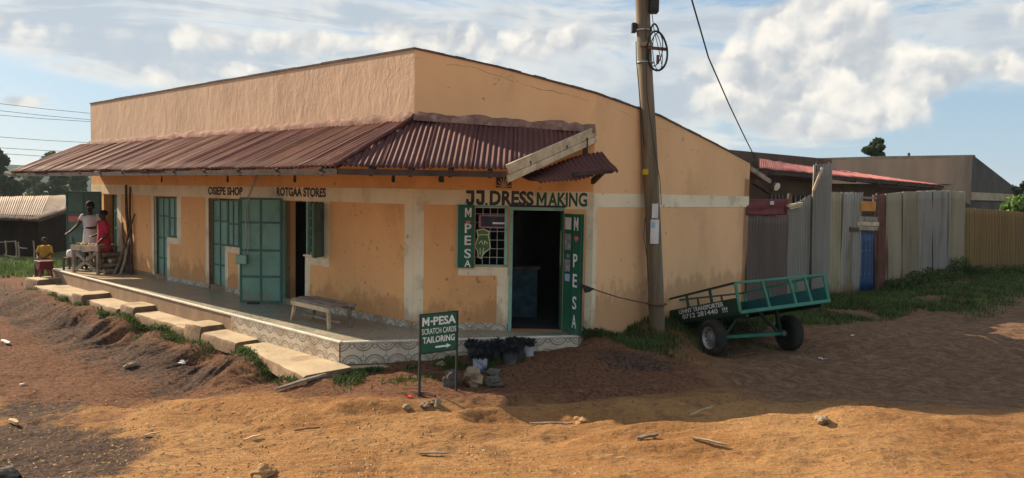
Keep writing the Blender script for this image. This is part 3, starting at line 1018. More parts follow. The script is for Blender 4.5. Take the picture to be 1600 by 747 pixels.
# back, end wall, roof and floor, so that the rooms are dark for a real reason
DEP = (PR - PC).dot(-nL)
PB = PL - nL * DEP
w = MB()
FB = Frame(PR, (PB - PR), -nL)
w.box(FB, -0.0, (PB - PR).length, -0.2, 0.0, 0.0, 2.75); w.build('rear_wall', 'side_paint', shop)
FE = Frame(PL, -nL, dL)
w = MB(); w.prism(FE, [(0.02, 0), (DEP, 0), (DEP, 2.75), (0.02, ZTOP - .03)], -0.2, 0.0); w.build('end_wall', 'side_paint', shop)


def in_plan(z0, z1, name, mat, front=-0.2):
    mb = MB()
    a = PL + nL * front - dL * 0.2; b = PC + nL * front; c = PM - FM.y * 0.2 + dR * .05; d = PR - FR.y * 0.2 - dR * .2; e = PB - dR * .2 - dL * .2
    zs = [z0, z0, z0 - .25, z1, z1]
    pts = [Vector((p.x, p.y, z)) for p, z in zip((a, b, c, d, e), zs)]
    lo = [p - Vector((0, 0, 0.05)) for p in pts]
    mb.add(lo + pts, [(4, 3, 2, 1, 0), (5, 6, 7, 8, 9)] + [(i, (i + 1) % 5, 5 + (i + 1) % 5, 5 + i) for i in range(5)])
    return mb.build(name, mat, shop)


in_plan(3.7, 2.55, 'main_roof', 'zinc_brown')
w = MB(); w.add([Vector((p.x, p.y, ZF - .01)) for p in (PL, PC, PM, PR, PB)] + [Vector((p.x, p.y, ZF - .06)) for p in (PL, PC, PM, PR, PB)], [(0, 1, 2, 3, 4), (9, 8, 7, 6, 5)])
w.build('room_floor', 'interior', shop)
# inner partitions keep each shop separate and dark
for u in (1.9, 4.9, 8.3):
    w = MB(); w.box(FL, u, u + .1, -DEP + .25, -TH - .01, ZF, 3.0 if u > 2 else 2.9); w.build('partition', 'interior', shop)
w = MB(); w.box(FL, 0.0, LL - .25, -2.4, -2.3, ZF, 3.0); w.build('partition', 'interior', shop)

# painted bands (a skim of cream plaster 6 mm proud of the wall)
PB_ = 0.006


def patch(F, rects, name='painted_band', mat='cream_paint', out=PB_):
    for (a, b, c, d) in rects:
        mb = MB(); mb.box(F, min(a, b), max(a, b), -0.02, out, c, d); mb.build(name, mat, shop)


ss = 0.075
patch(FL, [(0.0, LL, B0, B1)])
patch(FL, [(0.0, uL(632, 420), 0.52, B0 - .001)])
patch(FL, [(uL(190, 350), d1[0], 0.52, B0 - .001),
           (uL(243, 350), uL(237, 350), ZF + .08, B0 - .001), (d2b[0], uL(284, 350), z2 - .001, B0 - .001), (d2a[0] - .002, uL(284, 380), z2 - .13, z2 - .002), (d2a[0], uL(266, 400), ZF + .08, z2 - .132),
           (d3a[1], uL(322, 380), ZF + .08, B0 - .001), (d3a[0] - .002, d3b[0], z3 - .11, z3 - .002), (d3a[0], uL(357, 420), ZF + .08, z3 - .112), (uL(372, 420), uL(379, 420), ZF + .08, z3 - .112),
           (d4b[0], uL(515, 350), z4 - .001, B0 - .001), (d4a[0] - .002, uL(515, 400), z4 - .17, z4 - .002), (d4a[0], uL(485, 440), ZF + .08, z4 - .172)])
patch(FM, [(0.0, LM, B0 + .005, B1 - .005), (LM, uM(662, 420), 0.52, B0 + .004), (0, uM(914, 420), .3, B0 + .004), (mw[1], uM(716, 420), mw[2] - .14, mw[2] - .015), (mw[0] - .01, mw[1] - .001, mw[2] - .14, mw[2] - .015),
           (uM(795, 460), uM(776, 460), ZF + .09, mw[2] - .141)])
patch(FR, [(0, LR, B0, B1 - .02), (LR - .10, LR, 0.3, B0 - .001)])

# skirting and riser tiles, each one its own piece
def tile_mesh(w, h, t=0.012):
    me = bpy.data.meshes.new('tile')
    a = w / 2 - .002
    vs = [(-a, 0, 0), (a, 0, 0), (a, 0, h), (-a, 0, h), (-a, -t, 0), (a, -t, 0), (a, -t, h), (-a, -t, h)]
    me.from_pydata(vs, [], [(0, 1, 2, 3), (7, 6, 5, 4), (4, 5, 1, 0), (5, 6, 2, 1), (6, 7, 3, 2), (7, 4, 0, 3)])
    uv = me.uv_layers.new(name='UVMap')
    for p in me.polygons:
        for li in p.loop_indices:
            v = vs[me.loops[li].vertex_index]
            uv.data[li].uv = ((v[0] + a) / (2 * a), v[2] / (2 * a))
    me.materials.append(MAT['tile_ring'])
    return me


def lay_tiles(F, u0, u1, z, w, h, out, parent, wob=0.0015):
    n = max(1, round((u1 - u0) / w))
    w = (u1 - u0) / n
    me = tile_mesh(w, h)
    rz = math.atan2(F.x.y, F.x.x)
    # local x = F.x, local y = -F.y for a right-handed frame -> flip so that y points outwards
    for i in range(n):
        o = bpy.data.objects.new('tile', me)
        COL.objects.link(o)
        p = F.P(u0 + (i + .5) * w, out + random.uniform(0, wob), z)
        o.parent = parent
        o.location = p - WLOC[parent]
        o.rotation_euler = (0, 0, rz)
        WLOC[o] = p


sk = MB(); sk.box(FL, 0.01, LL, -0.01, .004, ZF, .50)
skirt = sk.build('skirting', 'riser_plain', shop)
lay_tiles(FL, .02, d4a[0] - .02, ZF + .002, 0.30, .105, .016, skirt)
lay_tiles(FL, d4a[1] + .02, d3a[0] - .02, ZF + .002, 0.30, .105, .016, skirt)
lay_tiles(FL, d3a[1] + .05, d2a[0] - .02, ZF + .002, 0.30, .105, .016, skirt)
sk = MB(); sk.box(FM, md[1] + .02, LM - .01, -0.01, .004, ZF, .50)
skirt = sk.build('skirting', 'riser_plain', shop)
lay_tiles(FM, md[1] + .06, LM - .02, ZF + .002, 0.30, .105, .016, skirt)
sk = MB(); sk.box(FM, 0.0, md[0] - .12, -0.01, .004, .2, .50)
skirt = sk.build('skirting', 'riser_plain', shop)
lay_tiles(FM, .01, md[0] - .13, .26, 0.30, .24, .016, skirt)

# veranda floor
ver = MB()
top = [VL - nL * 2.2 - nV * 0, VL, VN, VE, PM + FM.y * .0, PC - FM.y * .1, PL - nL * .1]
top = [PL + dL * .45 + nL * .0, VL, VN, VE, PM + FM.x * .02, PC, PL]
pts = [Vector((p.x, p.y, ZF)) for p in top]
lo = [Vector((p.x, p.y, -.1)) for p in top]
n = len(top)
ver.add(pts + lo, [tuple(range(n)), tuple(reversed(range(n, 2 * n)))] + [(i, (i + 1) % n, n + (i + 1) % n, n + i) for i in range(n)])
vfloor = ver.build('veranda_floor', 'floor_tile', shop)
w = MB(); w.box(FV, 0.0, LV, .001, .010, .08, ZF - .022); riser = w.build('riser', 'riser_plain', shop)
w = MB(); w.box(FW, 0.0, LW, .001, .008, .0, ZF - .022); riser2 = w.build('riser', 'riser_plain', shop)
w = MB(); w.box(FV, -.012, LV, -.03, .026, ZF - .02, ZF + .006); w.build('nosing', 'nosing', shop, bevel=.004)
w = MB(); w.box(FW, 0.0, LW - .03, -.03, .026, ZF - .02, ZF + .004); w.build('nosing', 'nosing', shop, bevel=.004)
lay_tiles(FV, .0, 3.0, .10, .30, .276, .023, riser)
lay_tiles(FW, .02, LW, .10, .30, .276, .021, riser2)
w = MB(); w.box(FW, -0.2, LW + .05, .022, .16, -.1, .085); w.build('plinth', 'concrete', shop, bevel=.02)


# ------------------------------------------------------------------ corrugated sheets
def corr_sheet(bl, br, tr, tl, pitch=0.076, amp=0.011, nv=5, wob=0.006, rag=0.0, seed=0, per=6, v1=None, out=None):
    """a bent iron sheet; ribs run from the bottom edge to the top edge"""
    bl, br, tr, tl = map(Vector, (bl, br, tr, tl))
    wid = ((br - bl).length + (tr - tl).length) / 2
    nw = max(1, round(wid / pitch))
    nu = nw * per
    nrm = (br - bl).cross(tl - bl).normalized()
    if out is not None and nrm.dot(out) < 0:
        nrm = -nrm
    r = random.Random(seed)
    ph = r.random() * 6
    vs, fs = [], []
    for i in range(nu + 1):
        s = i / nu
        ra = rag * (r.random() - .5) if rag else 0.0
        rb = rag * (r.random() - .5) if rag else 0.0
        for j in range(nv + 1):
            t = j / nv
            tt = t + (ra if j == 0 else rb if j == nv else 0)
            p = bl.lerp(br, s).lerp(tl.lerp(tr, s), tt)
            h = amp * math.cos(2 * math.pi * s * nw) + wob * mnoise.noise(Vector((s * 3 + seed * 7.3, t * 2.2 + ph, seed))) * 2
            vs.append(p + nrm * h)
    for i in range(nu):
        for j in range(nv):
            a = i * (nv + 1) + j
            fs.append((a, a + nv + 1, a + nv + 2, a + 1))
    mb = MB().add(vs, fs, True)
    mb.rib = [math.cos(2 * math.pi * i / nu * nw) for i in range(nu + 1) for j in range(nv + 1)]
    return mb


# veranda roof
WL, WM = 1.55, 1.40
A0 = PC + nL * WL
B0p = PC + FM.y * WM
# corner of the eaves: on both eave lines
_t = ((B0p - A0).dot(FM.y)) / dL.dot(FM.y)
EC = A0 + dL * _t
_uEC = (EC - PC).dot(dL)
uEL = (on_z(46, 270.5, ZEAVE) - PC).dot(dL)
uEL = min(max(uEL, LL - .3), LL + .6)
kr = WM / (-dR.dot(FM.y))
ER = PM - dR * abs(kr)                       # the end of the roof lies in line with the side wall
print('eave', EC, uEL, LL, ER)
vroof = MB()
# thin timber purlin at the eave carries the sheets
UP = Vector((0, 0, 1))
E0 = PC + nL * WL + dL * uEL
vroof.bar(E0 + UP * (ZEAVE - .055), EC + UP * (ZEAVE - .055), .05, .075)
vr = vroof.build('veranda_roof', 'rafter_wood', shop)
w = MB(); w.bar(EC + UP * (ZEAVE - .055), ER + UP * (ZEAVE - .055), .05, .075); w.build('purlin', 'rafter_wood', vr)
nsh = 16
slopeL = [uEL + (_uEC - uEL) * i / nsh for i in range(nsh + 1)]
RO = 0.02


def hip_top(u):
    """how far up the slope (0..1) the front sheets reach at u: full up to the corner, then cut by the hip"""
    return 1.0 if u >= 0 else max(0.0, 1 - u / _uEC)


def roof_sheet(u0, u1, k):
    nw = max(2, round((u0 - u1) / 0.105))
    nu, nv = nw * 8, 6
    r = random.Random(k)
    dz = r.uniform(-.003, .003); tw = r.uniform(-.006, .006)
    drop = r.uniform(-.03, .03)
    vs, fs = [], []
    nrm = (nL * (ZRIDGE - ZEAVE) + UP * WL).normalized()
    for i in range(nu + 1):
        u = u0 + (u1 - u0) * i / nu
        tp = hip_top(u)
        for j in range(nv + 1):
            t = j / nv * tp
            if j == 0 and tp > .1:
                t = -0.02 + drop * .3 + .004 * r.random()
            p = PC + dL * u + nL * (WL * (1 - t)) + UP * (ZEAVE + (ZRIDGE - ZEAVE) * t + RO)
            h = (.021 + .008 * mnoise.noise(Vector((u * 3, 1, 7)))) * math.cos(2 * math.pi * nw * i / nu) + dz + tw * (i / nu - .5) + .016 * mnoise.noise(Vector((u * 2.4, t * 1.6, 3.3)))
            vs.append(p + nrm * h)
    for i in range(nu):
        for j in range(nv):
            a = i * (nv + 1) + j
            fs.append((a, a + nv + 1, a + nv + 2, a + 1))
    mb = MB().add(vs, fs, True)
    mb.rib = [math.cos(2 * math.pi * nw * i / nu) for i in range(nu + 1) for j in range(nv + 1)]
    mb.build('roof_sheet', 'roof_rust', vr, solid=.003)


for k in range(nsh):
    roof_sheet(slopeL[k] + .03, slopeL[k + 1], k)

uEC_M = (EC - PM).dot(FM.x)
uER_M = (ER - PM).dot(FM.x)
ZRM = 3.30


def roof_sheet_mid(u0, u1, k):
    nw = max(2, round((u0 - u1) / 0.076))
    nu, nv = nw * 6, 6
    r = random.Random(50 + k)
    dz = r.uniform(-.006, .006); tw = r.uniform(-.012, .012); drop = r.uniform(-.03, .03)
    vs, fs = [], []
    nrm = (FM.y * .66 + UP * WM).normalized()
    for i in range(nu + 1):
        u = u0 + (u1 - u0) * i / nu
        tp = 1.0 if u <= LM else max(0.0, 1 - (u - LM) / (uEC_M - LM))
        bt = 0.0 if u >= uER_M else max(0.0, 1 - u / uER_M)
        ztop = ZRIDGE + (ZRM - ZRIDGE) * (1 - min(u, LM) / LM)
        for j in range(nv + 1):
            t = bt + (tp - bt) * j / nv
            if j == 0 and tp > .1 and bt == 0:
                t = -0.02 + drop * .3 + .004 * r.random()
            p = PM + FM.x * u + FM.y * (WM * (1 - t)) + UP * (ZEAVE + (ztop - ZEAVE) * t + RO)
            h = .0115 * math.cos(2 * math.pi * nw * i / nu) + dz + tw * (i / nu - .5) + .014 * mnoise.noise(Vector((u * 1.4, t * 2.0, 8.3)))
            vs.append(p + nrm * h)
    for i in range(nu):
        for j in range(nv):
            a = i * (nv + 1) + j
            fs.append((a, a + nv + 1, a + nv + 2, a + 1))
    mb = MB().add(vs, fs, True)
    mb.rib = [math.cos(2 * math.pi * nw * i / nu) for i in range(nu + 1) for j in range(nv + 1)]
    mb.build('roof_sheet', 'roof_maroon_shaded', vr, solid=.003)


nmid = 6
for k in range(nmid):
    a = uEC_M + (0.0 - uEC_M) * k / nmid
    b = uEC_M + (0.0 - uEC_M) * (k + 1) / nmid
    roof_sheet_mid(a + .03, b, k)
# hip cap
w = MB()
hp = [EC + UP * (ZEAVE + .055), PC + UP * (ZRIDGE + .06)]
w.tube([hp[0] - (hp[1] - hp[0]) * .04, hp[0].lerp(hp[1], .33) + UP * .006, hp[0].lerp(hp[1], .66) - UP * .006, hp[1]], .03, 8); w.build('hip_cap', 'roof_maroon_shaded', vr)
# rafters under the eaves
for k in range(13):
    u = uEL - .25 - k * (uEL - _uEC - .4) / 12.2
    f = 1.0 if u > 0 else max(.12, 1 - u / _uEC)
    w = MB(); w.bar(PC + dL * u + nL * (WL + .02) + UP * (ZEAVE - .06), PC + dL * u + nL * (WL * (1 - f) + .02) + UP * (ZEAVE + (ZRIDGE - ZEAVE) * f - .08), .05, .10); w.build('rafter', 'rafter_wood', vr)
for k in range(6):
    u = LM + .35 - k * .5
    bt = 0.0 if u >= uER_M else 1 - u / uER_M
    tp = 1.0 if u < LM else 1 - (u - LM) / (uEC_M - LM)
    if bt < .8:
        w = MB(); w.bar(PM + FM.x * u + FM.y * (WM * (1 - bt) + .02) + UP * (ZEAVE - .06 + .6 * bt), PM + FM.x * u + FM.y * (WM * (1 - tp) + .02) + UP * (ZEAVE + .62 * tp - .08), .05, .10); w.build('rafter', 'rafter_wood', vr)
w = MB(); w.bar(E0 + dL * .62 + UP * (ZEAVE - .03), E0 - dL * .5 + UP * (ZEAVE - .10), .05, .06); w.build('beam_end', 'rafter_wood', vr)
w = MB(); w.bar(E0 + dL * .30 + UP * (ZEAVE - .16), E0 - nL * .5 + UP * (ZEAVE + .16), .04, .06); w.build('beam_end', 'rafter_wood', vr)
# barge boards on the right end
for off, dz, wd in ((.035, .02, .13), (.05, -.10, .085)):
    w = MB()
    a, b = ER + UP * (ZEAVE - .015 + dz) + FR.y * off * .3, PM + UP * (ZRM - .01 + dz) + FR.y * off * .3
    w.bar(a, b, .03, wd, UP); w.build('barge_board', 'pale_wood', vr, bevel=.004)
w = MB(); w.bar(ER.lerp(PM, .88) + UP * 2.72, ER.lerp(PM, .88) + UP * 3.2, .07, .06, FM.y); w.build('strut', 'rafter_wood', vr)


# mortar fillet where the roof meets the parapet
def fillet(F, u0, u1, za, zb, sd, name='mortar_fillet'):
    mb = MB(); n = int(abs(u1 - u0) / .09)
    rg = []
    for i in range(n + 1):
        u = u0 + (u1 - u0) * i / n
        z = za + (zb - za) * i / n
        k = mnoise.noise(Vector((u * 2.7, sd, 0))) * .06 + mnoise.noise(Vector((u * 9, sd, 5))) * .03
        o_ = .10 + k * .5
        rg.append([F.P(u, -.02, z - .04), F.P(u, o_, z - .05), F.P(u, o_ * .9, z + .012), F.P(u, .035, z + .07 + k), F.P(u, -.02, z + .085 + k)])
    mb.rings(rg, True, True); mb.build(name, 'mortar', shop)


fillet(FL, LL, -.02, ZRIDGE + .02, ZRIDGE + .03, 1.0)
fillet(FM, LM, 0.0, ZRIDGE + .04, ZRM + .03, 2.0)


def crack(F, pts, wd=.007):
    """a thin open crack in the plaster with crumbled edges"""
    P = []
    for (x0, y0), (x1, y1) in zip(pts[:-1], pts[1:]):
        a, b = F.uz(x0, y0), F.uz(x1, y1)
        for k in range(6):
            t_ = k / 6
            P.append((a[0] + (b[0] - a[0]) * t_ + random.uniform(-.008, .008), a[1] + (b[1] - a[1]) * t_ + random.uniform(-.012, .012)))
    mb = MB()
    for p, q in zip(P[:-1], P[1:]):
        mb.bar(F.P(p[0], -.003, p[1]), F.P(q[0], -.003, q[1]), wd * random.uniform(.25, .9), .008, F.y)
    mb.build('crack', 'mortar', shop)


crack(FM, [(697, 100), (745, 107), (790, 122), (830, 136), (880, 146), (930, 160)])
crack(FM, [(790, 122), (800, 118), (812, 128)], .005)
crack(FR, [(960, 168), (1010, 196), (1050, 206)], .005)
crack(FL, [(600, 170), (607, 150), (603, 128), (612, 104)], .005)
crack(FL, [(470, 185), (476, 160), (470, 140)], .004)

# torn little awning sheet by the corner
w = corr_sheet(at_y(842, 286, 9.85), at_y(967, 268, 10.35), at_y(940, 238, 11.0), at_y(808, 273, 10.25), .07, .012, 6, .03, .05, 4)
aw = w.build('torn_awning', 'roof_maroon_shaded', shop, solid=.003)
w = MB(); w.bar(at_y(895, 272, 10.1), at_y(955, 268, 10.35), .05, .05); w.build('awning_batten', 'rafter_wood', aw)
w = MB(); w.bar(at_y(926, 284, 10.9), at_y(942, 268, 10.3), .05, .07); w.build('awning_bracket', 'rafter_wood', aw)

# vent blocks
def sun_vent(F, u, z, wd, hg, name='vent_block'):
    mb = MB(); mb.box(F, u - wd / 2, u + wd / 2, -.02, .006, z, z + hg)
    v = mb.build(name, 'interior', shop)
    mb = MB()
    for e in ((u - wd / 2, u - wd / 2 + .014, z, z + hg), (u + wd / 2 - .014, u + wd / 2, z, z + hg), (u - wd / 2, u + wd / 2, z + hg - .012, z + hg), (u - wd / 2, u + wd / 2, z, z + .012)):
        mb.box(F, e[0], e[1], 0, .016, e[2], e[3])
    mb.build('vent_rim', 'mortar', v)
    for k in range(7):
        a = math.pi * (k + .5) / 7
        p = F.P(u, .011, z + .01)
        q = F.P(u + math.cos(a) * wd * .44, .011, z + .01 + math.sin(a) * hg * .85)
        mb = MB(); mb.bar(p, q, .016, .012, F.y); mb.build('vent_ray', 'parapet_paint', v)


u_, z_ = FM.uz(787, 294)
sun_vent(FM, u_, z_, .23, .165)
for px in (253, 356, 461, 615, 690):
    F = FL if px < 640 else FM
    u_, z_ = F.uz(px, 285)
    mb = MB(); mb.prism(F, [(u_ - .035, z_), (u_ + .035, z_), (u_ + .05, z_ + .05), (u_ + .012, z_ + .15), (u_ - .03, z_ + .11)], -.02, .004); mb.build('vent_hole', 'interior', shop)


# ------------------------------------------------------------------ doors, windows, shutters
def metal_leaf(F, u0, u1, z0, z1, cols, rows, name, mat, parent, v=0.0, thick=.035, label=None):
    """welded sheet-metal leaf with raised straps; rows are heights 0..1"""
    mb = MB(); mb.box(F, u0, u1, v - thick, v, z0, z1)
    lf = mb.build(name, mat, parent, bevel=.002)
    if label:
        lf['label'] = label
    for c in cols:
        uu = u0 + (u1 - u0) * c
        mb = MB(); mb.box(F, uu - .018, uu + .018, v + .001, v + .014, z0 + .004, z1 - .004); mb.build('strap', 'strap_teal', lf, bevel=.003)
    for r_ in rows:
        zz = z0 + (z1 - z0) * r_
        mb = MB(); mb.box(F, u0 + .004, u1 - .004, v + .001, v + .018, zz - .018, zz + .018); mb.build('strap', 'strap_teal', lf, bevel=.003)
    return lf


# door 2 (closed, L-shaped with window leaf)
r2 = [(z2 - ZF) / (DT - ZF)]
lf = metal_leaf(FL, d2a[0], d2a[1], ZF + .02, DT - .02, (.02, .98, .48), (.01, .25, .5, .77, .99), 'door', 'door_teal', shop, -.06)
metal_leaf(FL, d2b[0], d2a[0] - .012, z2 + .01, DT - .02, (.02, .98, .5), (.01, .48, .99), 'window_shutter', 'door_teal', shop, -.06)
# door 3
lf = metal_leaf(FL, d3a[0], d3a[1], ZF + .02, DT - .02, (.02, .5, .98), (.01, .27, .5, .76, .99), 'door', 'door_teal', shop, -.06)
metal_leaf(FL, d3b[0], d3a[0] - .012, z3 + .01, DT - .02, (.02, .33, .66, .98), (.01, .48, .99), 'window_shutter', 'door_teal', shop, -.06)
w = MB(); w.box(FL, d3a[1], d3a[1] + .05, -.05, .01, ZF, DT); w.build('door_frame', 'dark_wood', shop)
w = MB(); w.box(FL, d2a[1], d2a[1] + .045, -.05, .01, ZF, DT); w.build('door_frame', 'dark_wood', shop)


# the wide open leaf of the stores
hx = FL.P(d4a[1], .05, 0)
fx = at_y(375, 400, hx.y - .02); fx.z = 0
FO = Frame(hx, (fx - hx), (0, 0, 1)); FO.y = Vector((0, 0, 1)).cross(FO.x)
if FO.y.y > 0:
    FO.y = -FO.y
LO = (fx - hx).length
leaf = metal_leaf(FO, .02, LO, ZF + .02, FO.h(410, 309), (.02, .5, .98), (.01, .25, .5, .765, .99), 'door_leaf', 'door_teal', shop, .0, label='wide teal metal door leaf standing open')
w = MB(); w.box(FL, d4a[1], d4a[1] + .05, -.1, .05, ZF, DT); w.box(FL, d4a[0] - .02, d4a[0] + .02, -.1, -.03, ZF, DT); w.build('door_frame', 'frame_teal', shop)
w = MB(); w.box(FO, LO * .55, LO * .82, -.02, .06, ZF + .0, ZF + .035); w.build('door_stop', 'iron_dark', leaf)
# window bars and opened shutter beside the doorway
wg = MB(); wg.box(FL, d4b[0], d4a[0] - .03, -.09, -.07, z4, z4 + .03); wg.box(FL, d4b[0], d4b[0] + .03, -.09, -.05, z4, DT)
wn = wg.build('window', 'frame_teal', shop)
for k in range(3):
    uu = d4b[0] + (d4a[0] - .03 - d4b[0]) * (k + .8) / 3.6
    w = MB(); w.bar(FL.P(uu, -.08, z4), FL.P(uu, -.08, DT), .012, .012); w.build('bar', 'grille_paint', wn)
for k in range(5):
    zz = z4 + (DT - z4) * (k + .7) / 5.4
    w = MB(); w.bar(FL.P(d4b[0], -.075, zz), FL.P(d4a[0] - .03, -.075, zz), .012, .012); w.build('bar', 'grille_paint', wn)
sh = FL.P(d4b[0] - .01, .02, 0)
shf = at_y(490, 350, sh.y - .28); shf.z = 0
FS = Frame(sh, (shf - sh), (0, 0, 1)); FS.y = Vector((0, 0, 1)).cross(FS.x)
if FS.y.y > 0:
    FS.y = -FS.y
metal_leaf(FS, 0.0, (shf - sh).length, z4 + .0, DT - .02, (.04, .96), (.01, .48, .99), 'window_shutter', 'door_dull', shop, .0)
# sill slab
w = MB(); w.box(FL, d4b[0] - .05, d4a[0], -.1, .05, z4 - .035, z4 - .003); w.build('window_sill', 'cream_paint', shop, bevel=.008)

# far door: dull leaf standing open
hx = FL.P(d1[1], .05, 0)
fx = at_y(104, 350, hx.y + .05); fx.z = 0
FO2 = Frame(hx, (fx - hx), (0, 0, 1)); FO2.y = Vector((0, 0, 1)).cross(FO2.x)
if FO2.y.y > 0:
    FO2.y = -FO2.y
L2 = (fx - hx).length
lf = metal_leaf(FO2, .02, L2, ZF + .02, FO2.h(130, 299), (.02, .5, .98), (.01, .3, .72, .99), 'door_leaf', 'door_dull', shop, .0, label='dull green metal door leaf standing open')
u_, z_ = FO2.uz(107, 346)
w = MB(); w.box(FO2, u_ - .26, u_, .002, .006, z_, z_ + .13); w.build('notice', 'heart_red', lf)
w = MB(); w.box(FO2, u_ - .12, u_ - .03, .02, .05, z_ - .5, z_ - .38); w.build('lock_box', 'door_dull', lf)
lf = metal_leaf(FL, d1[0], d1[0] + (d1[1] - d1[0]) * .45, ZF + .02, DT - .02, (.03, .97), (.01, .3, .55, .78, .99), 'door', 'door_teal', shop, -.08)

# corner shop: window with grille, shutter, door
wmb = MB()
for a, b, c, d in ((mw[0], mw[0] + .045, mw[2], mw[3]), (mw[0], mw[1], mw[3] - .03, mw[3]), (mw[0], mw[1], mw[2], mw[2] + .02)):
    wmb.box(FM, a, b, -.08, .02, c, d)
win = wmb.build('window', 'frame_teal', shop)
for k in range(1, 4):
    uu = mw[0] + .045 + (mw[1] - mw[0] - .05) * k / 4
    w = MB(); w.bar(FM.P(uu, -.05, mw[2]), FM.P(uu, -.05, mw[3]), .008, .008); w.build('bar', 'grille_paint', win)
for k in range(1, 7):
    zz = mw[2] + (mw[3] - mw[2]) * k / 7
    w = MB(); w.bar(FM.P(mw[0], -.042, zz), FM.P(mw[1], -.042, zz), .008, .008); w.build('bar', 'grille_paint', win)
# notices hung in the window
a = FM.uz(748, 336); b = FM.uz(791, 357)
pn = MB(); pn.box(FM, b[0], a[0], -.035, -.030, b[1], a[1]); pn = pn.build('notice', 'poster_navy', win)
for (x0, x1, y0, y1) in ((a[0], a[0] - .03, b[1], a[1]), (b[0], b[0] + .012, b[1], a[1]), (a[0], b[0], a[1] - .015, a[1]), (a[0], b[0], b[1], b[1] + .02)):
    w = MB(); w.box(FM, min(x0, x1), max(x0, x1), -.029, -.026, min(y0, y1), max(y0, y1)); w.build('notice_border', 'poster_pink', pn)
w = MB(); w.box(FM, b[0] + .02, b[0] + .2, -.029, -.026, b[1] + .06, b[1] + .085); w.build('notice_text', 'letter_white', pn)
mp = [(745, 360), (755, 358), (764, 362), (763, 370), (765, 378), (766, 388), (758, 394), (753, 400), (752, 404), (747, 402), (746, 392), (742, 385), (745, 376), (747, 370)]
w = MB(); w.prism(FM, [FM.uz(x, y) for x, y in mp], -.028, -.022); pmap = w.build('map_poster', 'poster_green', win)
w = MB()
for i in range(len(mp)):
    p, q = FM.uz(*mp[i]), FM.uz(*mp[(i + 1) % len(mp)])
    w.bar(FM.P(p[0], -.02, p[1]), FM.P(q[0], -.02, q[1]), .014, .006, FM.y)
p, q = FM.uz(747, 367), FM.uz(763, 367)
w.bar(FM.P(p[0], -.02, p[1]), FM.P(q[0], -.02, q[1]), .012, .006, FM.y)
for (x0, y0, x1, y1) in ((748, 381, 752, 376), (752, 376, 755, 382), (757, 382, 757, 376), (757, 376, 762, 381), (750, 388, 750, 398), (756, 388, 754, 396)):
    p, q = FM.uz(x0, y0), FM.uz(x1, y1)
    w.bar(FM.P(p[0], -.02, p[1]), FM.P(q[0], -.02, q[1]), .012, .006, FM.y)
w.build('map_outline', 'poster_lime', pmap)
# the lettered shutter, folded back on the wall
us0, us1 = uM(742, 370), uM(714.5, 370)
zs0, zs1 = FM.h(728, 418), FM.h(728, 320)
w = MB(); w.box(FM, us0 + .005, us1, .02, .05, zs0, zs1); sht = w.build('window_shutter', 'door_green', shop, bevel=.003)
w = MB(); w.box(FM, us1 - .012, us1 + .006, .015, .055, zs0 - .003, zs1 + .003); w.build('shutter_edge', 'frame_teal', sht)
hs = (zs1 - zs0)
for ch, fr in (('M', .86), ('P', .61), ('E', .42), ('S', .21), ('A', .015)):
    if ch == 'M':
        letter_m(FM, us0 + .145, zs0 + hs * fr - .05, .095, .135, 'letter_white', sht, .0525)
        continue
    text_mesh('lettering', ch, FM, us0 + .145, zs0 + hs * fr - (.05 if ch != 'A' else 0), .095, .135 if ch != 'A' else .10, 'letter_white', sht, .0525, .015)


def heart(F, u, z, s, v, parent):
    pts = []
    for i in range(20):
        t = 2 * math.pi * i / 20
        pts.append((u + s * 16 * math.sin(t) ** 3 / 32, z + s * (13 * math.cos(t) - 5 * math.cos(2 * t) - 2 * math.cos(3 * t) - math.cos(4 * t)) / 32))
    mb = MB(); mb.prism(F, pts, v, v + .003); mb.build('heart_mark', 'heart_red', parent)


heart(FM, us0 + .095, zs0 + hs * .725, .07, .051, sht)
# door frame and leaves
w = MB(); w.box(FM, md[1] - .005, md[1] + .045, -.06, .03, ZF, md[3]); w.box(FM, md[0] - .0, md[1] + .045, -.06, .03, md[3], md[3] + .045); w.build('door_frame', 'frame_teal', shop)
w = MB(); w.box(FM, md[0] - .02, md[1] + .05, -.05, .035, md[3] + .047, md[3] + .075); w.build('door_lintel', 'iron_dark', shop)
hg = FM.P(md[0], .03, 0)
fe = at_y(907, 430, hg.y - .36); fe.z = 0
FD = Frame(fe, (hg - fe), (0, 0, 1)); FD.y = Vector((0, 0, 1)).cross(FD.x)
if FD.y.y > 0:
    FD.y = -FD.y
LD = (hg - fe).length
zt = FD.h(905, 335)
w = MB(); w.box(FD, 0, LD, -.035, 0, ZF + .015, zt); gl = w.build('door_leaf', 'door_green', shop, bevel=.003)
gl['label'] = 'dark green door leaf lettered down its edge with papers stuck on'
w = MB(); w.box(FD, LD * .52, LD * .55, .001, .012, ZF + .02, zt - .01); w.build('strap', 'door_green', gl)
w = MB(); w.box(FD, 0, .02, -.04, .006, ZF + .012, zt + .003); w.build('leaf_edge', 'letter_green', gl)
hz = zt - ZF
for ch, fr in (('M', .865), ('P', .565), ('E', .40), ('S', .215), ('A', .06)):
    if ch == 'M':
        letter_m(FD, LD * .42, ZF + hz * fr, LD * .25, .19, 'letter_white', gl, .004)
        continue
    text_mesh('lettering', ch, FD, LD * .42, ZF + hz * fr, LD * .24, .19, 'letter_white', gl, .004, .015)
heart(FD, LD * .28, ZF + hz * .80, .10, .002, gl)
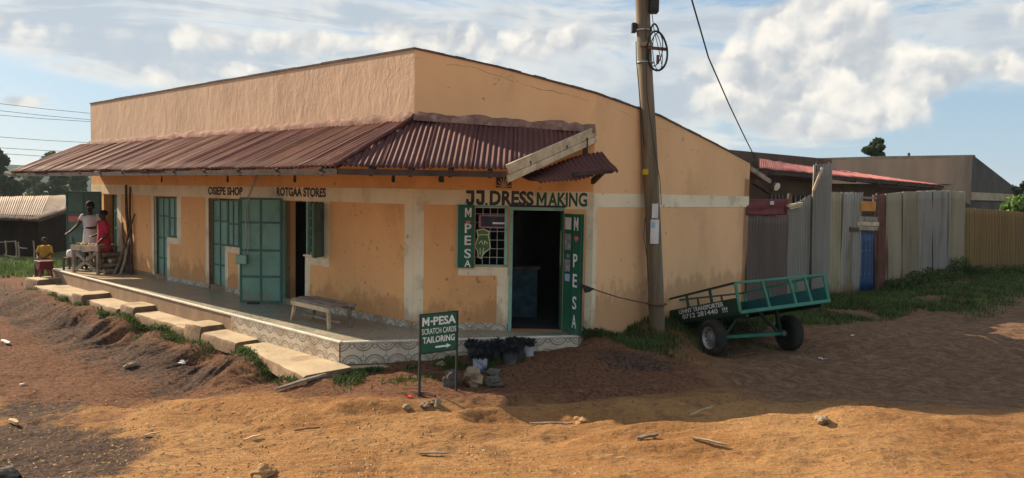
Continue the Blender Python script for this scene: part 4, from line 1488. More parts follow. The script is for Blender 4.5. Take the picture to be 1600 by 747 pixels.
for (y0, y1, mt_, a, b) in ((.87, .97, 'paper', .56, .93), (.70, .835, 'paper_grey', .57, .93), (.635, .665, 'paper_grey', .62, .8), (.52, .62, 'paper_grey', .60, .92), (.44, .50, 'paper_blue', .60, .88)):
    w = MB(); w.box(FD, LD * a, LD * b, .003, .006, ZF + hz * y0, ZF + hz * y1); w.build('paper_notice', mt_, gl)
# the other leaf, folded inside, carries a yellow strip of stickers
w = MB(); w.box(FM, md[0] + .002, md[0] + .03, -.55, -.06, ZF + .02, md[3] - .02); il = w.build('door_leaf', 'door_green', shop)
w = MB(); w.box(FM, md[0] + .031, md[0] + .034, -.30, -.12, 1.35, 1.86); w.build('sticker_strip', 'poster_lime', il)
# things half seen inside the shop
cnt = thing('shop_counter', FM.P(1.3, -1.3, ZF), 'dark counter just visible inside the dressmaking shop doorway', 'counter')
w = MB(); w.box(FM, .7, 2.0, -1.6, -1.2, ZF + .78, ZF + .82); w.build('counter_top', 'dark_wood', cnt)
w = MB(); w.box(FM, .75, 1.95, -1.55, -1.25, ZF, ZF + .779); w.build('counter_body', 'interior_cloth', cnt)

# ------------------------------------------------------------------ lettering on the walls
def wall_text(body, F, xl, yl, xr, yr, ht, mat, bold=.04, **k):
    a = F.uz(xl, yl); b = F.uz(xr, yr)
    z = (a[1] + b[1]) / 2
    return text_mesh('lettering', body, F, a[0], z, a[0] - b[0], ht, mat, shop, PB_ + .003, bold, .003, **k)


wall_text('OSIEPE SHOP', FL, 326, 305, 380, 305, FL.h(350, 291) - FL.h(350, 304), 'letter_brown')
wall_text('ROTGAA STORES', FL, 433, 307.5, 510, 307.5, FL.h(470, 293) - FL.h(470, 307.5), 'letter_brown')
for x0, x1 in ((728, 741), (744, 757)):
    (a, z_), (b, _z) = FM.uz(x0, 320.5), FM.uz(x1, 321)
    W_, H_ = a - b, .215
    poly = [(0, 1), (1, 1), (1, .22), (.84, .02), (.25, 0), (0, .14), (0, .42), (.36, .40), (.36, .24), (.60, .24), (.60, .76), (0, .78)]
    w = MB(); w.prism(FM, [(a - p * W_, z_ + q * H_) for p, q in poly], PB_, PB_ + .005); w.build('lettering', 'letter_dark', shop)
u_, z_ = FM.uz(760, 321)
w = MB(); w.prism(FM, [(u_ - .018, z_), (u_ + .016, z_ - .002), (u_ + .018, z_ + .035), (u_ - .016, z_ + .032)], PB_, PB_ + .005); w.build('lettering', 'letter_dark', shop)
wall_text('DRESS', FM, 765, 321, 834, 322, .215, 'letter_dark', .04)
wall_text('AKING', FM, 856, 322.7, 917, 323.5, .205, 'letter_green', .03)
(a, z_), (b, _z) = FM.uz(838, 322.5), FM.uz(854, 322.7)
letter_m(FM, a, z_, a - b, .205, 'letter_green', shop, PB_ + .003)
w = MB(); a = FM.uz(726, 322); b = FM.uz(920, 324)
w.box(FM, b[0], a[0], .0, PB_ + .0015, a[1] - .02, a[1] + .235); w.build('painted_band', 'cream_paint', shop)

# meter box on the open leaf and its cables
mbx = thing('meter_box', FO.P(LO * .93, .03, 1.15), 'small teal meter box hung on the open door leaf', 'meter box')
u_, z_ = FO.uz(389, 412)
w = MB(); w.box(FO, u_, u_ + .19, .02, .13, z_, z_ + .16); w.build('case', 'door_teal', mbx, bevel=.012)
w = MB(); w.box(FO, u_ + .01, u_ + .18, .131, .137, z_ + .01, z_ + .15); w.build('lid', 'frame_teal', mbx, bevel=.004)
w = MB(); w.tube([FO.P(u_ + .07, .06, z_ + .16), FO.P(u_ + .02, .05, z_ + .5), FO.P(u_ + .05, .03, z_ + .9), FO.P(u_ - .02, .06, z_ + 1.15), FL.P(d4a[1] + .35, .3, ZEAVE - .02)], .009, 6); w.build('cable', 'brass_conduit', mbx)
w = MB(); w.tube([FO.P(u_ + .02, .06, z_ + .16), FO.P(u_ - .02, .05, z_ + .35), FO.P(u_ + .0, .03, z_ + .7), FO.P(u_ + .03, .03, z_ + 1.1), FL.P(d4a[1] + .4, .3, ZEAVE - .02)], .007, 6); w.build('cable', 'brass_conduit', mbx)

# ------------------------------------------------------------------ steps along the veranda
def slab_piece(name, ends, out, z, thick, label):
    """cast slab against the riser; out = depth at its near and far end; muddy on the sides"""
    lo, hi = ends
    mb = MB()
    n = max(4, int((hi - lo) / .16))
    rg = []
    for i in range(n + 1):
        t_ = i / n
        u = lo + (hi - lo) * t_
        od = out[0] + (out[1] - out[0]) * t_
        e_ = .025 * (i in (0, n))
        j = lambda k, a=.03: a * mnoise.noise(Vector((u * 3.3, k * 3.7, z * 9))) + a * .5 * mnoise.noise(Vector((u * 11, k * 5.1, z * 3)))
        tilt = .02 * mnoise.noise(Vector((lo * 3.1, 7, 0)))
        zz = z + tilt * (t_ - .5) - e_ * .4
        rg.append([FV.P(u, .012, z - thick), FV.P(u, od + j(1) + .02 - e_, z - thick), FV.P(u, od + j(2) + .012 - e_, zz - .05), FV.P(u, od - .006 + j(2) - e_, zz - .012 + j(4, .012)), FV.P(u, od - .035 + j(3) - e_, zz + j(6, .008)), FV.P(u, od * .5, zz + .004 + j(5, .01)), FV.P(u, .012, zz + .003)])
    mb.rings(rg, True, True)
    o = mb.build(name, 'concrete', None)
    o.data.materials.append(MAT['concrete_mud'])
    for p in o.data.polygons:
        if abs(p.normal.z) < .6:
            p.material_index = 1
    return tag(o, label, 'step', 'concrete steps along the veranda')


ZS, ZB = .115, .215
for nm, ends, out, z, th_, lab in (
        ('step_slab', (-.27, 1.97), (.74, .40), ZS, .15, 'long flat concrete slab at the veranda corner nearest the camera'),
        ('step_slab', (2.15, 3.28), (.40, .40), ZS + .02, .19, 'flat concrete slab just left of the longest corner slab'),
        ('step_block', (3.29, 3.80), (.42, .42), ZB, .28, 'raised concrete step block nearest the veranda corner'),
        ('step_slab', (3.82, 5.97), (.38, .41), ZS, .15, 'long concrete slab between the two nearer raised step blocks'),
        ('step_block', (5.98, 6.62), (.42, .41), ZB, .28, 'raised concrete step block in the middle of the row'),
        ('step_slab', (6.64, 8.25), (.46, .49), ZS, .15, 'concrete slab between the middle and the far raised step blocks'),
        ('step_block', (8.26, 8.78), (.55, .58), ZB, .28, 'raised concrete step block farthest along the veranda'),
        ('step_slab', (8.80, 11.35), (.52, .60), ZS, .15, 'concrete slab under the maroon stool'),
        ('step_block', (11.37, 12.05), (.52, .60), ZB + .02, .30, 'raised concrete block at the far end of the veranda')):
    slab_piece(nm, ends, out, z, th_, lab)


# ------------------------------------------------------------------ rocks, leaves, grass
def rock_mesh(name, sx, sy, sz, seed, sub=3, mat='stone'):
    bm = bmesh.new()
    bmesh.ops.create_icosphere(bm, subdivisions=sub, radius=1.0)
    for v in bm.verts:
        k = 1 + .55 * mnoise.noise(v.co * 1.3 + Vector((seed * 3.1, 0, 0))) + .28 * mnoise.noise(v.co * 2.6 + Vector((0, seed, 0)))
        v.co = Vector((v.co.x * sx * k, v.co.y * sy * k, v.co.z * sz * k))
    me = bpy.data.meshes.new(name)
    bm.to_mesh(me); bm.free()
    me.materials.append(MAT[mat])
    me.polygons.foreach_set('use_smooth', [False] * len(me.polygons))
    return me


def rock(px, py, sx, sy, sz, seed, label, mat='stone', sub=3, lift=.3, cat='stone', name='stone', group=None):
    p = on_ground(px, py)
    me = rock_mesh(name, sx, sy, sz, seed, sub, mat)
    o = bpy.data.objects.new(name, me)
    COL.objects.link(o)
    o.location = (p.x, p.y, gz(p.x, p.y) + sz * lift)
    o.rotation_euler = (.1 * math.sin(seed), .12 * math.cos(seed), seed * 1.7)
    WLOC[o] = Vector(o.location)
    return tag(o, label, cat, group)


rock(739, 600, .16, .11, .115, 1, 'large pale boulder in front of the potted tins', lift=.7)
rock(704, 603, .10, .09, .12, 2, 'grey upright stone beside the green sign post', 'stone_grey', lift=.6)
rock(772, 600, .13, .10, .07, 3, 'dark mossy stone right of the pale boulder', 'stone_grey', lift=.5)
rock(690, 575, .06, .05, .045, 4, 'small pale stone behind the green sign', lift=.5)
rock(770, 585, .09, .07, .05, 5, 'dark flat stone below the grey tin', 'stone_grey', lift=.5)
rock(635, 632, .05, .045, .03, 6, 'pale stone left of the sign foot', lift=.5)
rock(682, 640, .055, .05, .05, 7, 'yellowish stone right of the sign foot', lift=.5)
rock(665, 630, .08, .05, .03, 8, 'flat stone between the sign legs', lift=.5)
rock(908, 652, .07, .06, .06, 9, 'pale stone on the edge of the building shadow', 'clod', lift=.4)
rock(1285, 662, .10, .06, .035, 10, 'flat stone on the sunlit mound at right', lift=.5)
rock(15, 745, .10, .07, .05, 11, 'rounded stone at the lower left edge', 'stone_grey', lift=.4)
rock(412, 742, .13, .09, .06, 12, 'half buried stone at the bottom edge of the picture', 'clod', lift=.3)
rock(205, 578, .09, .06, .04, 13, 'pale stone lying in the gully below the steps', lift=.5)


def plank(px0, py0, px1, py1, wd, th, label, mat='chip', lift=.01):
    a, b = on_ground(px0, py0), on_ground(px1, py1)
    a.z = gz(a.x, a.y) + lift; b.z = gz(b.x, b.y) + lift + .015
    m_ = a.lerp(b, .5) + Vector((0, 0, .006))
    d = (b - a).normalized(); sd = d.cross(UP).normalized()
    rg = []
    for p, k in ((a, .45), (a.lerp(b, .2), 1), (m_, .9), (a.lerp(b, .8), 1), (b, .35)):
        h = sd * wd / 2 * k * random.uniform(.45, .8)
        rg.append([p - h, p + h, p + h + UP * th, p - h + UP * th * 1.2])
    mb = MB(); mb.rings(rg, False, True)
    return tag(mb.build('wood_scrap', mat, None), label, 'wood scrap')


plank(1078, 652, 1115, 640, .05, .015, 'splintered pale stick standing out at the shadow edge')
plank(995, 688, 1028, 684, .09, .02, 'short grey plank scrap lying on the sunlit ground', 'dark_wood')
plank(1080, 690, 1135, 692, .06, .012, 'pale bark strip lying right of the short plank', 'fire_wood')
plank(828, 664, 895, 660, .09, .012, 'broken pale bark pieces at the shadow edge', 'fire_wood')
plank(3, 532, 14, 538, .10, .02, 'white board scrap at the left edge of the gully', 'litter_white')
plank(15, 660, 28, 668, .06, .03, 'pale stick at the left edge of the sunlit soil', 'chip')
plank(460, 675, 500, 673, .03, .01, 'thin dark twig lying on open sunlit soil', 'dark_wood')
plank(655, 712, 700, 704, .05, .012, 'dark rag-like bark scrap near the bottom of the picture', 'grey_wood')
plank(430, 612, 510, 590, .05, .03, 'long weathered branch under the corner slab', 'grey_wood')
plank(380, 690, 408, 684, .04, .012, 'pale wood chip on sunlit soil left of centre')
plank(225, 683, 250, 680, .025, .01, 'thin pale splinter on soil at lower left')


def scatter_small(name, n, sampler, mat, smin, smax, label, cat):
    """uncounted small bits joined into one mesh"""
    mb = MB()
    for i in range(n):
        x, y = sampler()
        s = random.uniform(smin, smax)
        z = gz_fast(x, y)
        a = random.random() * 6.28
        ca, sa = math.cos(a), math.sin(a)
        lx, ly, lz = s * random.uniform(.7, 1.6), s * random.uniform(.5, 1), s * random.uniform(.25, .7)
        vs = []
        for dx, dy, dz in ((1, .1, 0), (.2, 1, .1), (-1, .2, 0), (-.1, -1, 0), (.1, .1, 1), (-.2, -.1, .8)):
            dx += random.uniform(-.25, .25); dy += random.uniform(-.25, .25)
            vs.append((x + ca * dx * lx - sa * dy * ly, y + sa * dx * lx + ca * dy * ly, z + dz * lz - .004))
        mb.add(vs, [(0, 1, 4), (1, 5, 4), (1, 2, 5), (2, 3, 5), (3, 4, 5), (3, 0, 4)])
    o = mb.build(name, mat, None)
    return tag(o, label, cat, kind='stuff')


_gx = np.linspace(-14, 18, 641); _gy = np.linspace(3.5, 27.5, 481)
_GX, _GY = np.meshgrid(_gx, _gy)
_GZ = ground_z(_GX.ravel(), _GY.ravel()).reshape(_GX.shape)


def gz_arr(x, y):
    i = np.clip((np.asarray(x) + 14) / .05, 0, 639.99); j = np.clip((np.asarray(y) - 3.5) / .05, 0, 479.99)
    a, b = i.astype(int), j.astype(int)
    fx, fy = i - a, j - b
    return (_GZ[b, a] * (1 - fx) + _GZ[b, a + 1] * fx) * (1 - fy) + (_GZ[b + 1, a] * (1 - fx) + _GZ[b + 1, a + 1] * fx) * fy


def gz_fast(x, y):
    return float(gz_arr(np.array([x]), np.array([y]))[0])


def samp_open():
    while True:
        px, py = random.uniform(-60, 1660), random.uniform(560, 760)
        p = on_z(px, py, .05)
        if (p - VN).dot(nV) > SLAB_OUT + .3 and p.y < 9.6:
            return p.x, p.y


def samp_far():
    while True:
        px, py = random.uniform(900, 1640), random.uniform(500, 640)
        p = on_z(px, py, .08)
        if (p - PM).dot(FR.y) > .4 and p.y < 14:
            return p.x, p.y


def samp_left():
    while True:
        u, o = random.uniform(.3, LV + 2), random.uniform(SLAB_OUT + .3, SLAB_OUT + 2.2)
        p = FV.P(u, o, 0)
        return p.x, p.y


scatter_small('soil_clods', 5200, samp_open, 'clod', .005, .024, 'small loose clods of orange earth', 'soil')
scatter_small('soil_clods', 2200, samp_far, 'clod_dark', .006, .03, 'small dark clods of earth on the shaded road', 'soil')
scatter_small('wood_chips', 130, samp_open, 'chip', .010, .03, 'scattered pale wood chips and straw bits', 'litter')
scatter_small('gravel', 700, samp_far, 'stone_grey', .006, .02, 'loose grey gravel on the shaded road', 'gravel')
scatter_small('bank_rubble', 700, samp_left, 'stone_grey', .008, .028, 'small dark rubble on the bank', 'gravel')
for px, py, s, lab, mt_ in ((330, 527 + 40, .03, 'red wrapper lying at the foot of the bank', 'litter_red'), (1330, 526, .04, 'white paper scrap on the road by the cart', 'litter_white'), (1283, 562, .035, 'pale paper scrap behind the cart track', 'litter_white'), (38, 602, .04, 'white stone-like scrap in the dark gully', 'litter_white'), (640, 622, .04, 'red plastic scrap at the sign foot', 'litter_red'), (600, 598, .02, 'white bottle cap left of the green sign', 'litter_white'), (285, 568, .05, 'torn white plastic in the gully', 'litter_white')):
    p = on_ground(px, py)
    mb = MB()
    for i in range(4):
        q = p + Vector((random.uniform(-s, s), random.uniform(-s, s), .005 + random.uniform(0, s * .4)))
        mb.bar(q, q + Vector((random.uniform(-s, s), random.uniform(-s, s), random.uniform(0, s * .7))), s * 1.1, s * .12)
    tag(mb.build('litter_scrap', mt_), lab, 'litter')


def leaf_cloud(pts, size, seed, up=.3):
    """leaf-sized faces at the given points"""
    r = np.random.default_rng(seed)
    n = len(pts)
    d = r.normal(size=(n, 3)); d[:, 2] = d[:, 2] * .6 + up
    d /= np.linalg.norm(d, axis=1)[:, None]
    a = np.cross(d, r.normal(size=(n, 3))); a /= np.linalg.norm(a, axis=1)[:, None]
    b = np.cross(d, a)
    s = size * r.uniform(.6, 1.35, (n, 1))
    a, b = a * s, b * s * .5
    v = np.stack([pts - a, pts + b * .9 - a * .1, pts + a, pts - b * .9 + a * .1], 1).reshape(-1, 3)
    f = np.arange(4 * n).reshape(-1, 4)
    return v, f


def mesh_np(name, v, f, mat, parent=None, kind=None, piv=None):
    lo, hi = v.min(0), v.max(0)
    p = np.array([(lo[0] + hi[0]) / 2, (lo[1] + hi[1]) / 2, lo[2]]) if piv is None else np.array(piv)
    me = bpy.data.meshes.new(name)
    k = f.shape[1]
    me.vertices.add(len(v)); me.vertices.foreach_set('co', (v - p).ravel())
    me.loops.add(f.size); me.loops.foreach_set('vertex_index', f.ravel().astype(np.int32))
    me.polygons.add(len(f)); me.polygons.foreach_set('loop_start', np.arange(0, f.size, k, dtype=np.int32))
    me.update(calc_edges=True)
    me.materials.append(MAT[mat])
    return place(name, me, Vector(p), parent, kind=kind)


def grass(name, sampler, n, h, mat, label, lean=.5, wd=.006):
    """blades, one bent strip each"""
    xy = np.array([sampler() for _ in range(n)])
    r = rng
    z = gz_arr(xy[:, 0], xy[:, 1]) - .01
    P = np.column_stack([xy, z])
    hh = h * r.uniform(.35, 1.25, (n, 1))
    az = r.uniform(0, 6.283, n)
    d = np.column_stack([np.cos(az), np.sin(az), np.zeros(n)])
    sd = np.column_stack([-np.sin(az), np.cos(az), np.zeros(n)]) * wd * r.uniform(.7, 1.6, (n, 1))
    ln = lean * r.uniform(.2, 1.3, (n, 1))
    up = np.array([0, 0, 1.0])
    m_ = P + d * hh * ln * .3 + up * hh * .6
    t_ = P + d * hh * ln + up * hh
    v = np.stack([P - sd, P + sd, m_ + sd * .8, m_ - sd * .8, t_], 1).reshape(-1, 3)
    i = np.arange(n)[:, None] * 5
    f = np.concatenate([i + np.array([[0, 1, 2]]), i + np.array([[0, 2, 3]]), i + np.array([[3, 2, 4]])], 0)
    o = mesh_np(name, v, f, mat)
    return tag(o, label, 'grass', kind='stuff')


def patch_noise(x, y, k=1.3, s=0):
    return mnoise.noise(Vector((x * k + s, y * k, 4.2)))


FENCE_PX = [(1165, 14.85), (1228, 15.75), (1292, 16.85), (1340, 17.75), (1372, 18.35), (1440, 20.3), (1500, 22.6)]


def fence_y(px):
    for (a, ya), (b, yb) in zip(FENCE_PX[:-1], FENCE_PX[1:]):
        if px <= b:
            break
    return ya + (yb - ya) * (px - a) / (b - a)


def ground_under(px, y, sink=0.03):
    """world point on the ground in the vertical column through a pixel column, at depth y"""
    d = ray(px, 430)
    x = d.x / d.y * y
    return Vector((x, y, gz(x, y) - sink))


def samp_right():
    while True:
        k = random.random()
        if k < .86:
            px = random.uniform(1170, 1640)
            y0 = fence_y(px) if px < 1500 else 22.6 + (px - 1500) / 100 * 1.3
            o = min(abs(random.gauss(0, 1)), 1.5 + .6 * random.random()) * (1.5 if px > 1330 else 1.0)
            y = y0 - .05 - o
            x = ray(px, 430).x / ray(px, 430).y * y0
            x += o * .25
        else:
            u = random.uniform(-.4, LR - .1); o = abs(random.gauss(0, .55)) + .02
            p = FR.P(u, o, 0)
            x, y = p.x, p.y
        if patch_noise(x, y, .9) > -.42 + .35 * random.random():
            return x, y


def samp_sign():
    while True:
        x, y = random.gauss(0, 1) * .75, random.gauss(0, 1) * .22
        u, o = random.uniform(-.3, LW + .1), abs(random.gauss(0, .30)) + .17
        p = FW.P(u, o, 0)
        if patch_noise(p.x, p.y, 2.2) > -.1 + .3 * random.random() and p.x < .2:
            return p.x, p.y


def samp_bank():
    while True:
        u = random.uniform(-.2, LV + .6)
        o = SLAB_OUT + (.28 * max(0, 1 - u / 1.9) if u > -.3 else .3) - .02 + abs(random.gauss(0, .10))
        if mnoise.noise(Vector((u * 1.1, 2.0, 0))) > -.18 + .25 * random.random():
            p = FV.P(u, o, 0)
            return p.x, p.y


def samp_hut():
    x = random.uniform(-19, -11.2); y = random.uniform(19.8, 24.5)
    return x, y


grass('verge_grass', samp_right, 60000, .10, 'grass', 'dark green grass along the wall and iron fence', .7, .007)
grass('verge_grass', samp_right, 5000, .12, 'dry_grass', 'dry grass stalks mixed into the verge', .7, .005)
grass('plinth_grass', samp_sign, 5200, .07, 'grass', 'short grass along the foot of the veranda plinth', .7, .006)
grass('bank_grass', samp_bank, 2600, .08, 'grass', 'green grass hanging over the bank below the slabs', .9, .007)
grass('yard_grass', samp_hut, 9000, .14, 'weed', 'sunlit green grass beside the far hut', .6, .010)


def weed_clump(x, y, rx, ry, rz, n, size, label, mat='weed', seed=0, name='weed_clump', group=None, lift=.0):
    r = np.random.default_rng(seed + 500)
    z = gz_fast(x, y)
    root = thing(name, (x, y, z), label, 'plant', group)
    d = r.normal(size=(n, 3)); d /= np.linalg.norm(d, axis=1)[:, None]
    rad = r.uniform(.25, 1.0, (n, 1)) ** .5
    lump = 1 + .35 * np.sin(d[:, :1] * 5 + seed) * np.cos(d[:, 1:2] * 4 + seed)
    p = d * rad * lump * np.array([rx, ry, rz]) + np.array([x, y, z + rz * .75 + lift])
    p[:, 2] = np.maximum(p[:, 2], z + .01)
    v, f = leaf_cloud(p, size, seed, .6)
    mesh_np('foliage', v, f, mat, root)
    mb = MB()
    for k in range(5):
        q = p[k * n // 5]
        mb.tube([(x + .03 * math.cos(k * 1.3), y + .03 * math.sin(k * 1.3), z - .02), tuple((np.array([x, y, z]) * .4 + q * .6)), tuple(q)], [.007, .005, .002], 4)
    mb.build('stem', 'bark', root)
    return root


gi = 0
for u, w_, lab in ((.75, .28, 'low leafy weed under the near end of the corner slab'), (1.5, .2, 'small leafy weed under the middle of the corner slab'), (3.9, .30, 'bright weed under the slab left of the nearest step block'), (4.5, .34, 'wide leafy weed under the long middle slab'), (5.1, .24, 'leafy weed under the far half of the long middle slab'), (7.0, .22, 'weed beneath the middle raised step block'), (8.3, .22, 'weed under the slab before the far step block'), (9.2, .26, 'bright bushy weed below the maroon stool'), (9.9, .2, 'dark weed at the far end of the steps')):
    p = FV.P(u, SLAB_OUT + .10, 0)
    weed_clump(p.x, p.y, w_ * .75, .08, .06, 170, .022, lab, 'weed', gi, group='weeds growing under the veranda steps'); gi += 1
for px, y_, rx, rz, lab in ((1405, 18.6, .45, .30, 'dark leafy weed left of the tall fence weeds'), (1440, 19.6, .55, .38, 'tall dark weeds in front of the yellowish fence sheets'), (1475, 20.6, .6, .36, 'dark weeds where the grey fence meets the ochre fence'), (1530, 22.0, .6, .28, 'low dark weeds under the ochre fence'), (1585, 22.6, .7, .28, 'dark weeds at the right edge under the ochre fence'), (1497, 21.9, .4, .5, 'upright dark shrub at the end of the grey fence')):
    p = ground_under(px, y_)
    weed_clump(p.x, p.y, rx, .3, rz * .6, 700, .04, lab, 'grass', gi, group='weeds along the iron fence'); gi += 1
p = ground_under(1040, 11.6); weed_clump(p.x + .05, p.y, .16, .10, .04, 120, .03, 'low dark weeds at the foot of the utility pole', 'grass', gi); gi += 1
p = ground_under(925, 11.0); weed_clump(p.x, p.y - .05, .25, .12, .06, 300, .03, 'low dark weeds beside the green door leaf', 'grass', gi); gi += 1


# ------------------------------------------------------------------ sign board on legs
sg0, sg1 = on_ground(656, 619), on_ground(714, 590)
sg1 = at_y(714, 590, sg0.y + .32); sg1.z = gz(sg1.x, sg1.y)
FG = Frame((sg1.x, sg1.y, 0), (sg0.x - sg1.x, sg0.y - sg1.y, 0), (0, 0, 1)); FG.y = Vector((0, 0, 1)).cross(FG.x)
if FG.y.y > 0:
    FG.y = -FG.y
LG = (Vector((sg0.x, sg0.y, 0)) - Vector((sg1.x, sg1.y, 0))).length
sign = thing('street_sign', (sg0.x, sg0.y, sg0.z), 'green hand-lettered board on two thin legs in front of the shop', 'sign')
zb0, zb1 = FG.h(685, 549), FG.h(685, 490)
for u_, nm in ((LG, 'leg'), (0.0, 'leg')):
    g0 = gz(FG.P(u_, 0, 0).x, FG.P(u_, 0, 0).y)
    w = MB(); w.box(FG, u_ - .012, u_ + .012, -.024, 0, g0 - .02, zb1 + .012); w.build(nm, 'iron_dark', sign, bevel=.002)
w = MB(); w.box(FG, .013, LG - .013, -.016, -.004, zb0, zb1); bd = w.build('board', 'door_green', sign, bevel=.002)
for z_ in (zb1 + .001, zb0 - .013):
    w = MB(); w.box(FG, .013, LG - .013, -.022, .001, z_, z_ + .012); w.build('board_rim', 'iron_dark', sign)
g0 = gz(sg0.x, sg0.y)
w = MB(); w.bar(FG.P(LG, -.16, g0 + .02), FG.P(LG - .05, .24, g0 + .05), .03, .03); w.build('foot', 'rust_sheet', sign)
w = MB(); w.bar(FG.P(LG, .0, g0 + .20), FG.P(LG + .09, .12, g0 + .03), .014, .014); w.build('brace', 'iron_dark', sign)
hb = zb1 - zb0
letter_m(FG, LG - .022, zb0 + hb * .70, LG * .19, hb * .23, 'letter_white', bd, -.001)
w = MB(); w.box(FG, LG * .675, LG * .735, -.003, .0, zb0 + hb * .79, zb0 + hb * .835); w.build('lettering', 'letter_white', bd)
text_mesh('lettering', 'PESA', FG, LG * .665, zb0 + hb * .70, LG * .665 - .025, hb * .23, 'letter_white', bd, -.001, .03)
text_mesh('lettering', 'SCRATCH CARDS', FG, LG - .02, zb0 + hb * .48, LG - .04, hb * .15, 'letter_white', bd, -.001, .008)
text_mesh('lettering', 'TAILORING', FG, LG - .03, zb0 + hb * .245, LG - .07, hb * .17, 'letter_white', bd, -.001, .02)
w = MB(); w.prism(FG, [(LG * .60, zb0 + hb * .10), (LG * .60, zb0 + hb * .145), (LG * .30, zb0 + hb * .145), (LG * .30, zb0 + hb * .185), (LG * .18, zb0 + hb * .125), (LG * .30, zb0 + hb * .06), (LG * .30, zb0 + hb * .10)], -.003, .0); w.build('arrow_mark', 'letter_white', bd)

# ------------------------------------------------------------------ tins with plants
def tin(px, py, r, h, mat, label, seed, crown=.9):
    r *= 1.12
    p = on_ground(px, py)
    z = gz(p.x, p.y)
    root = thing('plant_tin', (p.x, p.y, z), label, 'planter', 'planter tins in front of the veranda')
    rr = random.Random(seed)
    rg = []
    for k, t in enumerate((0, .04, .3, .6, .95, 1.0)):
        ring = []
        for i in range(16):
            a = 2 * math.pi * i / 16
            q = r * (.93 + .1 * t) * (1 + .05 * mnoise.noise(Vector((math.cos(a) * 2 + seed, math.sin(a) * 2, t * 3))))
            ring.append(Vector((p.x + q * math.cos(a), p.y + q * math.sin(a), z - .01 + h * t)))
        rg.append(ring)
    w = MB(); w.rings(rg, True, True); w.build('container', mat, root)
    w = MB(); w.lathe((p.x, p.y, z + h - .012), (0, 0, 1), [(r * .98, 0), (r * 1.06, .004), (r * 1.06, .014), (r * .98, .018)], 16, True, False); w.build('rim', 'iron_dark', root)
    n = 210
    q = rng.normal(size=(n, 3)); q /= np.linalg.norm(q, axis=1)[:, None]
    q = q * (rng.uniform(.2, 1, (n, 1)) ** .5) * np.array([r * 1.45, r * 1.45, h * .5 * crown]) + np.array([p.x, p.y, z + h * 1.12])
    q[:, 2] = np.maximum(q[:, 2], z + h * .96)
    v, f = leaf_cloud(q, r * .36, seed, .3)
    mesh_np('dry_plant', v, f, 'black_leaf', root)


for i, (px, py, r, h, mt_, lab) in enumerate([
        (741, 561, .085, .17, 'tin', 'dull blue tin with black plant left at the back'), (750, 577, .085, .17, 'tin_white', 'white and blue printed tin with black plant in front'), (762, 560, .07, .16, 'tin', 'dark tin behind the printed tin'),
        (776, 563, .075, .16, 'tin', 'grey tin in the middle of the group'), (773, 554, .08, .15, 'tin', 'dark tin against the riser behind the middle one'), (797, 571, .085, .15, 'tin', 'grey tin with white base patch in front'),
        (808, 566, .07, .17, 'tin', 'ribbed grey tin right of the white based one'), (801, 553, .075, .16, 'tin', 'dark tin at the back near the right end'), (826, 556, .065, .15, 'tin_white', 'pale tin at the right end of the group'), (815, 553, .06, .15, 'tin', 'small dark tin beside the pale right end tin'), (757, 568, .06, .15, 'tin', 'small tin tucked beside the printed tin')]):
    tin(px, py, r, h, mt_, lab, i)

# ------------------------------------------------------------------ bench on the veranda
bp = [on_z(x, y, ZF) for x, y in ((455, 487), (514, 503), (556, 492), (497, 478))]
ZBN = ZF + .335
bt = [on_z(455, 467, ZBN), on_z(514, 480, ZBN), on_z(557, 474, ZBN), on_z(486, 461, ZBN)]
c0 = (bt[0] + bt[1] + bt[2] + bt[3]) / 4
ex = (bt[1] - bt[0]); ex.z = 0; ex.normalize(); ey = Vector((-ex.y, ex.x, 0))
LB, WB = (bt[1] - bt[0]).length, .42
FBn = Frame((bt[0].x, bt[0].y, 0), ex, ey)
bench = thing('bench', (c0.x, c0.y, ZF), 'low weathered wooden bench with splayed legs on the veranda', 'bench')
for k in range(3):
    w = MB(); w.box(FBn, -.04 - .03 * (k == 1), LB + .03 * k, .02 + k * .142, .02 + k * .142 + .128, ZBN - .018 + .006 * (k % 2), ZBN + .012 + .006 * (k % 2)); w.build('seat_board', 'grey_wood', bench, bevel=.004)
w = MB(); w.box(FBn, 0, LB, -.012, .012, ZBN - .085, ZBN - .02); w.build('side_rail', 'pale_wood', bench, bevel=.003)
w = MB(); w.box(FBn, 0, LB, WB - .01, WB + .014, ZBN - .085, ZBN - .02); w.build('side_rail', 'grey_wood', bench, bevel=.003)
for a, b, sp in ((.07, .03, -.10), (LB - .07, .03, .03), (.07, WB - .04, -.08), (LB - .07, WB - .04, .03)):
    w = MB(); w.bar(FBn.P(a, b, ZBN - .02), FBn.P(a + sp, b, ZF), .045, .045); w.build('leg', 'pale_wood' if b < .1 else 'grey_wood', bench, bevel=.004)
w = MB(); w.bar(FBn.P(.02, WB * .5, ZF + .09), FBn.P(LB - .05, WB * .5, ZF + .09), .035, .035); w.build('stretcher', 'grey_wood', bench)

